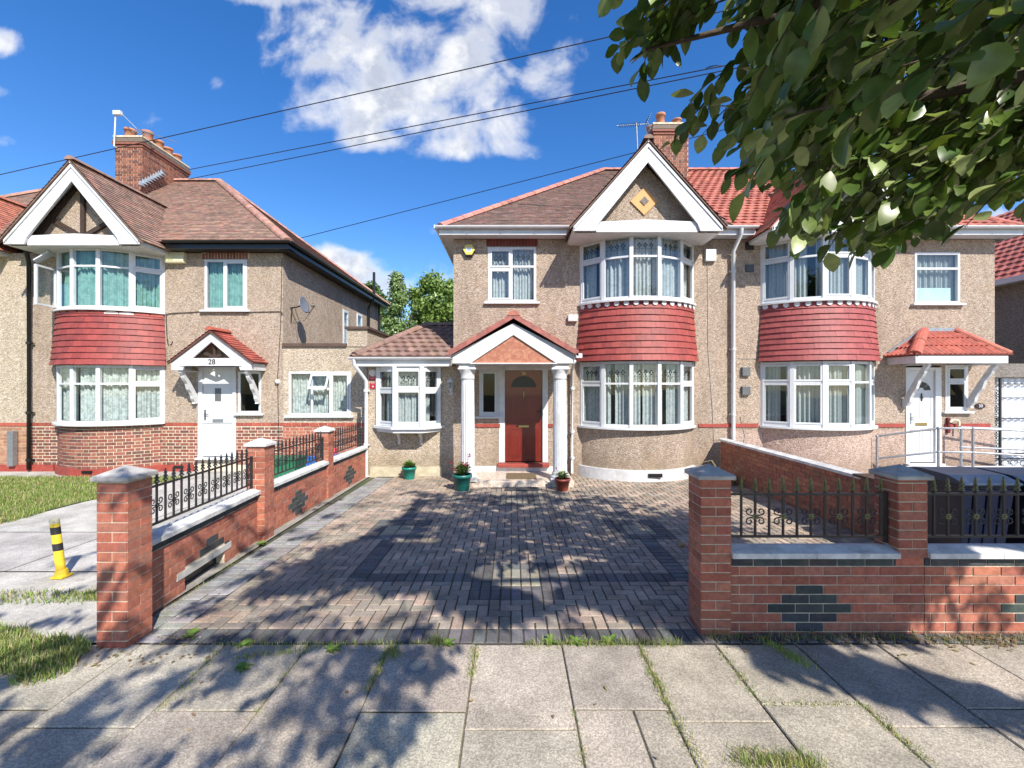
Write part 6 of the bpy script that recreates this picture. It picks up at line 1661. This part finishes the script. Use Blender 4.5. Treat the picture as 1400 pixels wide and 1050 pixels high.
for cx, cy, rx, ry, n, h in ((-3.55, 3.22, .42, .22, 2600, .10), (-3.25, 3.05, .18, .16, 500, .08), (-4.2, 3.35, .5, .25, 1800, .10), (-3.95, 3.15, .4, .12, 600, .06), (-4.4, 4.15, .75, .16, 600, .05), (-3.8, 4.2, .38, .14, 500, .07), (-3.4, 4.0, .15, .2, 150, .05)):
    blades(gm, n, sp(cx, cy, rx, ry), h*.3, h, GC, .008, .9)
tag(gm.build('verge_grass', GRASSM), 'ragged tufts of grass on the verge around the nearest left pillar', 'grass', kind='stuff')
gm = MB(); DRY = [(.36, .34, .14), (.42, .38, .2), (.24, .30, .08), (.16, .25, .05)]
def line(x0, y0, x1, y1, n, h, w=.02, cols=DRY):
    blades(gm, n, lambda: (lambda t: (x0+(x1-x0)*t+rnd.gauss(0, w), y0+(y1-y0)*t+rnd.gauss(0, w)))(rnd.random()), h*.3, h, cols, .004, .8)
line(-.93, 3.30, -.93, 2.86, 350, .035); line(-.93, 3.36, -.84, 3.2, 200, .05); line(-.28, 3.34, -.28, 3.0, 220, .03); line(.97, 3.3, .97, 2.72, 380, .035); line(1.56, 3.3, 1.56, 2.8, 150, .025)
line(-2.3, 3.36, -1.4, 3.36, 300, .035, .03); line(-1.45, 3.36, -.5, 3.38, 260, .04); line(.1, 3.37, 1.3, 3.37, 650, .06, .025); line(-.62, 3.40, -.55, 3.36, 160, .07)
line(1.5, 3.46, 3.3, 3.46, 330, .07, .03, DRY+[(.3, .2, .1)]); line(3.3, 3.42, 4.6, 3.42, 450, .06, .05, [(.4, .33, .2), (.3, .22, .12), (.2, .24, .08)])
line(1.95, 3.42, 2.1, 3.1, 260, .05, .03, [(.3, .4, .08), (.4, .45, .12)]); line(1.18, 2.33, 1.62, 2.30, 700, .06, .035); line(2.18, 2.72, 2.2, 2.3, 300, .03); line(1.56, 2.74, 2.2, 2.74, 200, .02); line(-2.2, 3.3, -2.15, 2.7, 160, .03); line(-2.0, 3.2, -1.5, 3.3, 200, .05)
line(-1.56, 3.3, -1.56, 2.6, 120, .02); line(.38, 2.7, .38, 2.3, 80, .02); line(.97, 2.7, 1.0, 2.3, 200, .03)
line(-3.02, 3.75, -3.28, 5.7, 200, .03, .02); line(-3.33, 6, -3.36, 8, 160, .03, .015)
for x, y in ((-2.55, 3.48), (-2.05, 3.35), (-1.35, 3.3), (-.5, 3.38), (-1.9, 3.1), (-3.2, 5.6), (.75, 3.4), (.5, 3.39), (.3, 3.39)):
    for k in range(18):
        a = rnd.uniform(0, 2*PI); leaf(gm, (x, y, gz(y)+.005), (math.cos(a), math.sin(a), rnd.uniform(.1, .6)), (0, 0, 1), rnd.uniform(.04, .09), rnd.uniform(.015, .03), jit((.16, .26, .05), .25), hi=False)
tag(gm.build('weeds', GRASSM), 'small weeds and dry grass growing in the paving joints', 'weeds', kind='stuff')
dl = MB()
for _ in range(420):
    r_ = rnd.random()
    if r_ < .55: x, y = rnd.uniform(1.6, 4.8), 3.47-abs(rnd.gauss(0, .09))
    elif r_ < .75: x, y = rnd.uniform(-3.2, -2.2), rnd.uniform(3.1, 3.5)
    else: x, y = rnd.uniform(-3, 4.7), rnd.uniform(2.3, 9)
    z = gz(y)+.012; a = rnd.uniform(0, 2*PI); leaf(dl, (x, y, z), (math.cos(a), math.sin(a), rnd.uniform(-.05, .25)), (rnd.uniform(-.3, .3), rnd.uniform(-.3, .3), 1), rnd.uniform(.02, .045), rnd.uniform(.012, .022), jit(rnd.choice([(.30, .2, .1), (.38, .3, .18), (.2, .13, .07), (.25, .22, .08)]), .25), hi=False)
tag(dl.build('fallen_leaves', LEAFM), 'dry fallen leaves scattered on paving and along the wall foot', 'leaves', kind='stuff')
# dry spiky plant in the corner by the party wall
m = MB(); bx, by = 4.55, 9.3
for k in range(90):
    a = rnd.uniform(0, 2*PI); e = rnd.uniform(.15, .9); L = rnd.uniform(.25, .6); leaf(m, (bx+rnd.uniform(-.08, .08), by+rnd.uniform(-.1, .1), gz(by)+rnd.uniform(0, .12)), (math.cos(a), math.sin(a), e), (0, 0, 1), L, .018, jit(rnd.choice([(.24, .26, .12), (.34, .30, .18), (.10, .14, .05)]), .25), droop=.5, hi=False)
for k in range(8): a = rnd.uniform(0, 2*PI); m.tube([(bx, by, gz(by)), (bx+.3*math.cos(a), by+.3*math.sin(a), .35), (bx+.7*math.cos(a), by+.5*math.sin(a), .25)], .005, 5, 0, (.34, .28, .18))
tag(m.build('spiky_plant', LEAFM), 'half dry spiky plant in the corner where the party wall meets the house', 'plant')
# ---------------- trees beyond the roofs
def far_tree(x, y, r, h, zc, n, cols, label, conic=False, lz=.16):
    t = thing('tree', (x, y, 0), label, 'tree', 'trees behind the houses'); m = MB()
    m.tube([(x, y, -.1), (x+.1, y, zc*.5), (x, y, zc)], [.28, .2, .1], 8)
    for k in range(7): a = rnd.uniform(0, 2*PI); m.tube([(x, y, zc*.55+k*.25), (x+r*.6*math.cos(a), y+r*.6*math.sin(a), zc+rnd.uniform(-.2, .5)*h)], [.09, .02], 6)
    m.build('trunk', TIMBER, t); m = MB()
    cl = []
    for k in range(95):
        v = rv(); s = 1
        if conic: tt = rnd.random()**.7; rr = r*tt; a = rnd.uniform(0, 2*PI); q = rnd.random()**.5; cl.append((x+rr*q*math.cos(a), y+rr*q*math.sin(a), zc+h-2*h*tt+rnd.uniform(-.2, .2), .35+.35*tt))
        else:
            v = v.normalized()*(rnd.random()**.4); cl.append((x+v.x*r, y+v.y*r, zc+v.z*h, rnd.uniform(.5, .95)*r*.36))
    for i in range(n):
        cx, cy, cz, cr = rnd.choice(cl); v = rv(cr); k = .75+.4*rnd.random()
        leaf(m, (cx+v.x, cy+v.y, cz+v.z*.8), rv(), v if v.length > .05 else (0, 0, 1), rnd.uniform(.6, 1.2)*lz, rnd.uniform(.5, .8)*lz, jit(rnd.choice(cols), .2), hi=False)
    m.build('crown', LEAFM, t)
far_tree(fx(542, 24), 24, 1.5, 2.9, fz(450, 24), 11000, [(.14, .21, .07), (.19, .28, .09), (.23, .31, .12)], 'tall narrow conifer beyond the left extension roof', True, .15)
far_tree(fx(598, 27), 27, 2.1, 2.1, fz(428, 27), 12000, [(.15, .23, .05), (.19, .28, .06), (.23, .33, .09)], 'rounded leafy tree rising above the tiled extension roof', lz=.2)
far_tree(fx(505, 30), 30, 1.4, 1.7, fz(420, 30), 5000, [(.08, .14, .03), (.11, .18, .04)], 'darker leafy tree partly hidden behind the left house corner', lz=.2)
# ---------------- street tree overhanging from the right
st = thing('street_tree', (6.2, 1.0, 0), 'broadleaved street tree whose leafy boughs hang into the top right of the view', 'tree')
SX, SY = -.55, .95       # ground drift of a shadow per metre of height
TR = Vector((6.15, 1.0, 3.4))
m = MB(); m.tube([(6.2, 1.0, -.1), (6.2, 1.0, .25), (6.15, 1.0, 1.5), (6.2, 1.02, 2.6), tuple(TR)], [.34, .24, .2, .18, .17], 14)
BARK = plain('bark', (.085, .065, .045), .95, var=.35, scale=12, bmp=.9, bscale=30)
m.build('trunk', BARK, st)
def pinp(px_, py_, poly): return inpoly((px_, py_), poly)
MAINP = [(1012, -400), (1030, 20), (1055, 75), (1028, 120), (1022, 160), (1030, 190), (1040, 205), (1075, 215), (1092, 245), (1095, 270), (1090, 290), (1105, 305), (1135, 312), (1193, 315), (1245, 308), (1290, 300), (1305, 275), (1355, 260), (1400, 240), (1700, 200), (1700, -400)]
LEFTP = [(870, -60), (868, 5), (880, 40), (893, 70), (896, 112), (902, 112), (910, 90), (915, 45), (950, 10), (985, 25), (985, -60)]
def landing(p): return p[0]+SX*p[2], p[1]+SY*p[2]
def shade(X, Y):
    w = .10*math.sin(3.1*X+1.3*Y)+.08*math.sin(5.3*X-2.1*Y+1)+.07*math.sin(2.3*Y+.8*X)
    if X > 1.75 and abs(Y-(3.36-.46*(X-1.8))+w*.4) < .15: return .75
    if Y < 3.95+w*1.5 and (X < 1.3):
        if X < -.55+w*2 and 2.0 < Y < 3.5: return .12+.5*w
        return 0.0 if Y < 3.6 else .03
    if Y < 3.6: return 0.0
    if Y < 4.35+w and X < -.75+w*2: return .012
    if X > 3.05+w: return .02 if Y < 6 else .2
    t_ = ((X+.05)*.75+(Y-4.45)*1.15)/1.885
    if -.1 < t_ < 1.1 and abs((X+.05)-.75*t_) < .46: return 0.0
    if 1.0 < X < 2.2 and 7.0 < Y < 8.6: return 0.0
    if 2.1 < X < 3.7 and 9.6 < Y < 10.6: return .8
    if 4.35+w <= Y < 7.3+w*2 and X > -2.35+.25*(Y-4.4)+w*2: return 1.0 if X < 2.4 else .75
    if Y <= 4.35+w and X >= -.75+w*2: return 1.0
    if 7.3 <= Y < 8.5 and -1.7 < X < 1.8: return .55
    if Y < 8 and X < -2.2: return .03
    return .012
clusters = []
# boughs that reach into view
tries = 0
while len(clusters) < 600 and tries < 60000:
    tries += 1
    px_, py_ = rnd.uniform(985, 1500), rnd.uniform(-120, 350)
    if not pinp(px_, py_, MAINP): continue
    d = rnd.uniform(2.0, 3.7)
    p = (fx(px_, d), d, fz(py_, d))
    clusters.append((p, True))
for k in range(17):
    while True:
        px_, py_ = rnd.uniform(845, 990), rnd.uniform(-50, 135)
        if pinp(px_, py_, LEFTP): break
    d = rnd.uniform(2.1, 2.5); clusters.append(((fx(px_, d), d, fz(py_, d)), True))
for px_, py_, d in ((985, 95, 2.4), (950, 150, 2.6), (1000, 135, 2.4)): clusters.append(((fx(px_, d), d, fz(py_, d)), True))
vg = {}
for p, _v in clusters:
    X, Y = landing(p); cell = (int(X*2.5), int(Y*2.5)); vg[cell] = vg.get(cell, 0)+1
nvis = len(clusters); tries = 0
while len(clusters) < nvis+2900 and tries < 200000:  # unseen leaf clusters, this part of the crown shaped by where shadows should land
    tries += 1
    p = (rnd.uniform(-3.2, 6.4), rnd.uniform(-4.2, 3.8), rnd.uniform(2.9, 7.2))
    q = ((p[0]-2.2)/4.6, (p[1]+.3)/4.3, (p[2]-4.9)/2.4)
    if q[0]**2+q[1]**2+q[2]**2 > 1: continue
    if p[1] > .05:
        px_, py_ = 700+600*p[0]/p[1], 525-600*(p[2]-2)/p[1]
        if -80 < px_ < 1480 and py_ > (-420 if px_ < 820 else -130) and not pinp(px_, py_, MAINP): continue
    if p[1] > .3 and math.hypot(p[0], p[1]) < .8 and p[2] < 3: continue
    X, Y = landing(p)
    cell = (int(X*2.5), int(Y*2.5))
    if vg.get(cell, 0) >= 2 and rnd.random() > .14: continue
    if rnd.random() > shade(X, Y): continue
    clusters.append((p, False))
LC = [(.085, .145, .03), (.12, .18, .04), (.06, .11, .025), (.16, .22, .055), (.10, .16, .04), (.07, .125, .03)]
lm = MB(); tw = MB(); cam = Vector((0, 0, 2))
for p, vis in clusters:
    p = Vector(p); hi = vis or (p.y > 0 and abs(p.x) < p.y*1.4)
    out = (p-Vector((4.8, .4, 4.2))); out.z *= .35; out = out.normalized()
    a = (out+rv(.75)); a.z -= .35; a.normalize()
    L = rnd.uniform(.22, .38); st0 = p-a*L*.5; n = rnd.randint(8, 12)
    path = [st0+a*(L*t)+Vector((0, 0, -.25*L*t*t)) for t in (0, .35, .7, 1)]
    tw.tube([tuple(q) for q in path], [.005, .004, .003, .002], 5, cap=False)
    s = a.cross(Vector((0, 0, 1))).normalized()
    for i in range(n):
        t = (i+.5)/n; b = st0+a*(L*t)+Vector((0, 0, -.25*L*t*t)); side = s*(1 if i % 2 else -1)
        d = (a*.55+side*rnd.uniform(.4, .9)+Vector((0, 0, rnd.uniform(-.75, .1)))+rv(.25)).normalized()
        nr = Vector((0, 0, 1))+rv(.7)
        LL = rnd.uniform(.085, .14); c = jit(rnd.choice(LC), .18)
        if rnd.random() < .16: c = jit((.30, .37, .15), .15)  # paler share of leaves, sunlight put into their colour
        b2 = b+d*.012
        leaf(lm, b2, d, nr, LL, LL*rnd.uniform(.48, .72), c, fold=rnd.uniform(.1, .4), droop=rnd.uniform(.05, .4), hi=hi)
cr_ = lm.build('crown', LEAFM, st); cr_['kind'] = 'stuff'
tw.build('twigs', BARK, st)
for tgt in ((1.3, 2.5, 3.4), (2.2, 2.6, 3.2), (2.8, 2.3, 3.7), (.7, 2.3, 3.75), (1.4, 2.2, 4.0), (3.2, 1.2, 4.6), (1.0, -.6, 5.2), (2.2, .2, 5.6), (4.6, .5, 5.6), (3.6, -1.0, 6.2)):
    T = Vector(tgt); A = TR-Vector((0, 0, rnd.uniform(0, .5))); mid = A.lerp(T, .45)+Vector((0, 0, .55)); pts = []
    for k in range(9):
        q = k/8; pts.append(tuple(A*(1-q)**2+mid*2*q*(1-q)+T*q*q+(rv(.04) if 0 < k < 8 else Vector())))
    m = MB(); m.tube(pts, [.085*(1-k/8)**.8+.008 for k in range(9)], 8)
    for k in (3, 4, 5, 6, 7):
        b = Vector(pts[k]); e = b+rv(.6)+Vector((0, 0, -.1)); m.tube([tuple(b), tuple(b.lerp(e, .5)+Vector((0, 0, .05))), tuple(e)], [.018, .011, .004], 6)
    m.build('branch', BARK, st)
# ================================================================ sky, sun, camera
w = bpy.data.worlds.new('World'); scene.world = w; w.use_nodes = True
nt = w.node_tree; N = NT(nt); bg = nt.nodes['Background']
SUN = Vector((-SX, -SY, 1)).normalized(); el = math.asin(SUN.z); az = math.atan2(SUN.x, SUN.y)
sky = N.node('ShaderNodeTexSky'); sky.sky_type = 'NISHITA'; sky.sun_disc = False; sky.sun_elevation = el; sky.sun_rotation = az; sky.altitude = 50; sky.air_density = 1.0; sky.dust_density = .4; sky.ozone_density = 2.6
tc = N.node('ShaderNodeTexCoord'); sx = N.node('ShaderNodeSeparateXYZ'); nt.links.new(tc.outputs['Generated'], sx.inputs[0])
X, Y, Z = sx.outputs
Yc = N.M('MAXIMUM', Y, .02); U = N.M('DIVIDE', X, Yc); V = N.M('DIVIDE', Z, Yc)
cv_ = N.node('ShaderNodeCombineXYZ'); nt.links.new(U, cv_.inputs[0]); nt.links.new(V, cv_.inputs[1])
n1 = N.noise(cv_.outputs[0], 5.5, 7, .54, .3); n2 = N.noise(cv_.outputs[0], 17, 6, .65)
AMP = {8: .75}
BL = [(400, -8, 78, 20), (445, 55, 85, 62), (540, 75, 105, 80), (625, 55, 95, 65), (460, 145, 78, 48), (580, 130, 110, 62), (655, 165, 70, 40), (755, 98, 42, 44), (705, 203, 36, 20), (640, 200, 70, 18), (296, 112, 15, 15), (6, 60, 24, 20), (4, 128, 24, 12), (0, 196, 22, 15), (592, 316, 36, 11), (475, 370, 60, 28), (530, 388, 55, 22), (585, 375, 42, 24), (1372, 296, 30, 14), (1340, 310, 60, 10), (620, 15, 130, 40), (500, 190, 60, 18)]
dens = None
for (a, b, rx, ry) in BL:
    u0, v0 = (a-700)/600, (525-b)/600
    du = N.M('DIVIDE', N.M('SUBTRACT', U, u0), rx*1.25/600); dv = N.M('DIVIDE', N.M('SUBTRACT', V, v0), ry*1.25/600)
    q = N.M('SUBTRACT', 1.0 if rx > 40 else .45, N.M('ADD', N.M('MULTIPLY', du, du), N.M('MULTIPLY', dv, dv)))
    q = N.M('MAXIMUM', q, -1.0)
    dens = q if dens is None else N.M('SMOOTH_MAX', dens, q, .25)
front = N.smooth(Y, .02, .12)
nn = N.M('ADD', N.M('MULTIPLY', N.M('SUBTRACT', n1, .5), 5.2), N.M('MULTIPLY', N.M('SUBTRACT', n2, .5), .9))
D = N.M('ADD', dens, nn)
D = N.M('SUBTRACT', D, .34)
alpha = N.M('MULTIPLY', N.smooth(D, -.25, 1.05), front)
# clouds behind the camera, met only in reflections
n3 = N.noise(tc.outputs['Generated'], 3.0, 7, .6)
back = N.M('MULTIPLY', N.smooth(n3, .55, .68), N.M('MULTIPLY', N.M('SUBTRACT', 1.0, front), N.smooth(Z, .05, .3)))
alpha = N.M('ADD', alpha, back, clamp=True)
core = N.M('MULTIPLY', N.smooth(D, .30, 1.1), N.smooth(N.noise(cv_.outputs[0], 9, 5, .6), .40, .58))
hs = N.node('ShaderNodeHueSaturation'); hs.inputs['Saturation'].default_value = 1.34; hs.inputs['Value'].default_value = 1.26; hs.inputs['Hue'].default_value = .509; nt.links.new(sky.outputs[0], hs.inputs['Color'])
cc = N.mix(core, (6.1, 6.15, 6.3), (3.5, 3.85, 4.6))
fin = N.mix(N.M('MULTIPLY', alpha, .96), hs.outputs[0], cc)
nt.links.new(fin, bg.inputs[0]); bg.inputs[1].default_value = .090
sl_ = bpy.data.lights.new('Sun', 'SUN'); sl_.energy = 4.1; sl_.angle = math.radians(.55); sl_.color = (1, .95, .86)
so = bpy.data.objects.new('Sun', sl_); COL.objects.link(so); so.rotation_euler = SUN.to_track_quat('Z', 'Y').to_euler(); so.location = (5, -5, 12)
cd = bpy.data.cameras.new('Camera'); cd.sensor_width = 36; cd.lens = 600/1400*36; cd.clip_end = 2000; cd.clip_start = .05
co = bpy.data.objects.new('Camera', cd); COL.objects.link(co); co.location = (0, 0, 2.0); co.rotation_euler = (PI/2, 0, 0); scene.camera = co
scene.view_settings.view_transform = 'Standard'; scene.view_settings.look = 'None'; scene.view_settings.exposure = .90; scene.view_settings.gamma = 1
scene.cycles.use_denoising = True; scene.cycles.max_bounces = 8; scene.cycles.transparent_max_bounces = 16; scene.cycles.diffuse_bounces = 4
scene.cycles.caustics_reflective = False; scene.cycles.caustics_refractive = False
scene.cycles.sample_clamp_indirect = 6
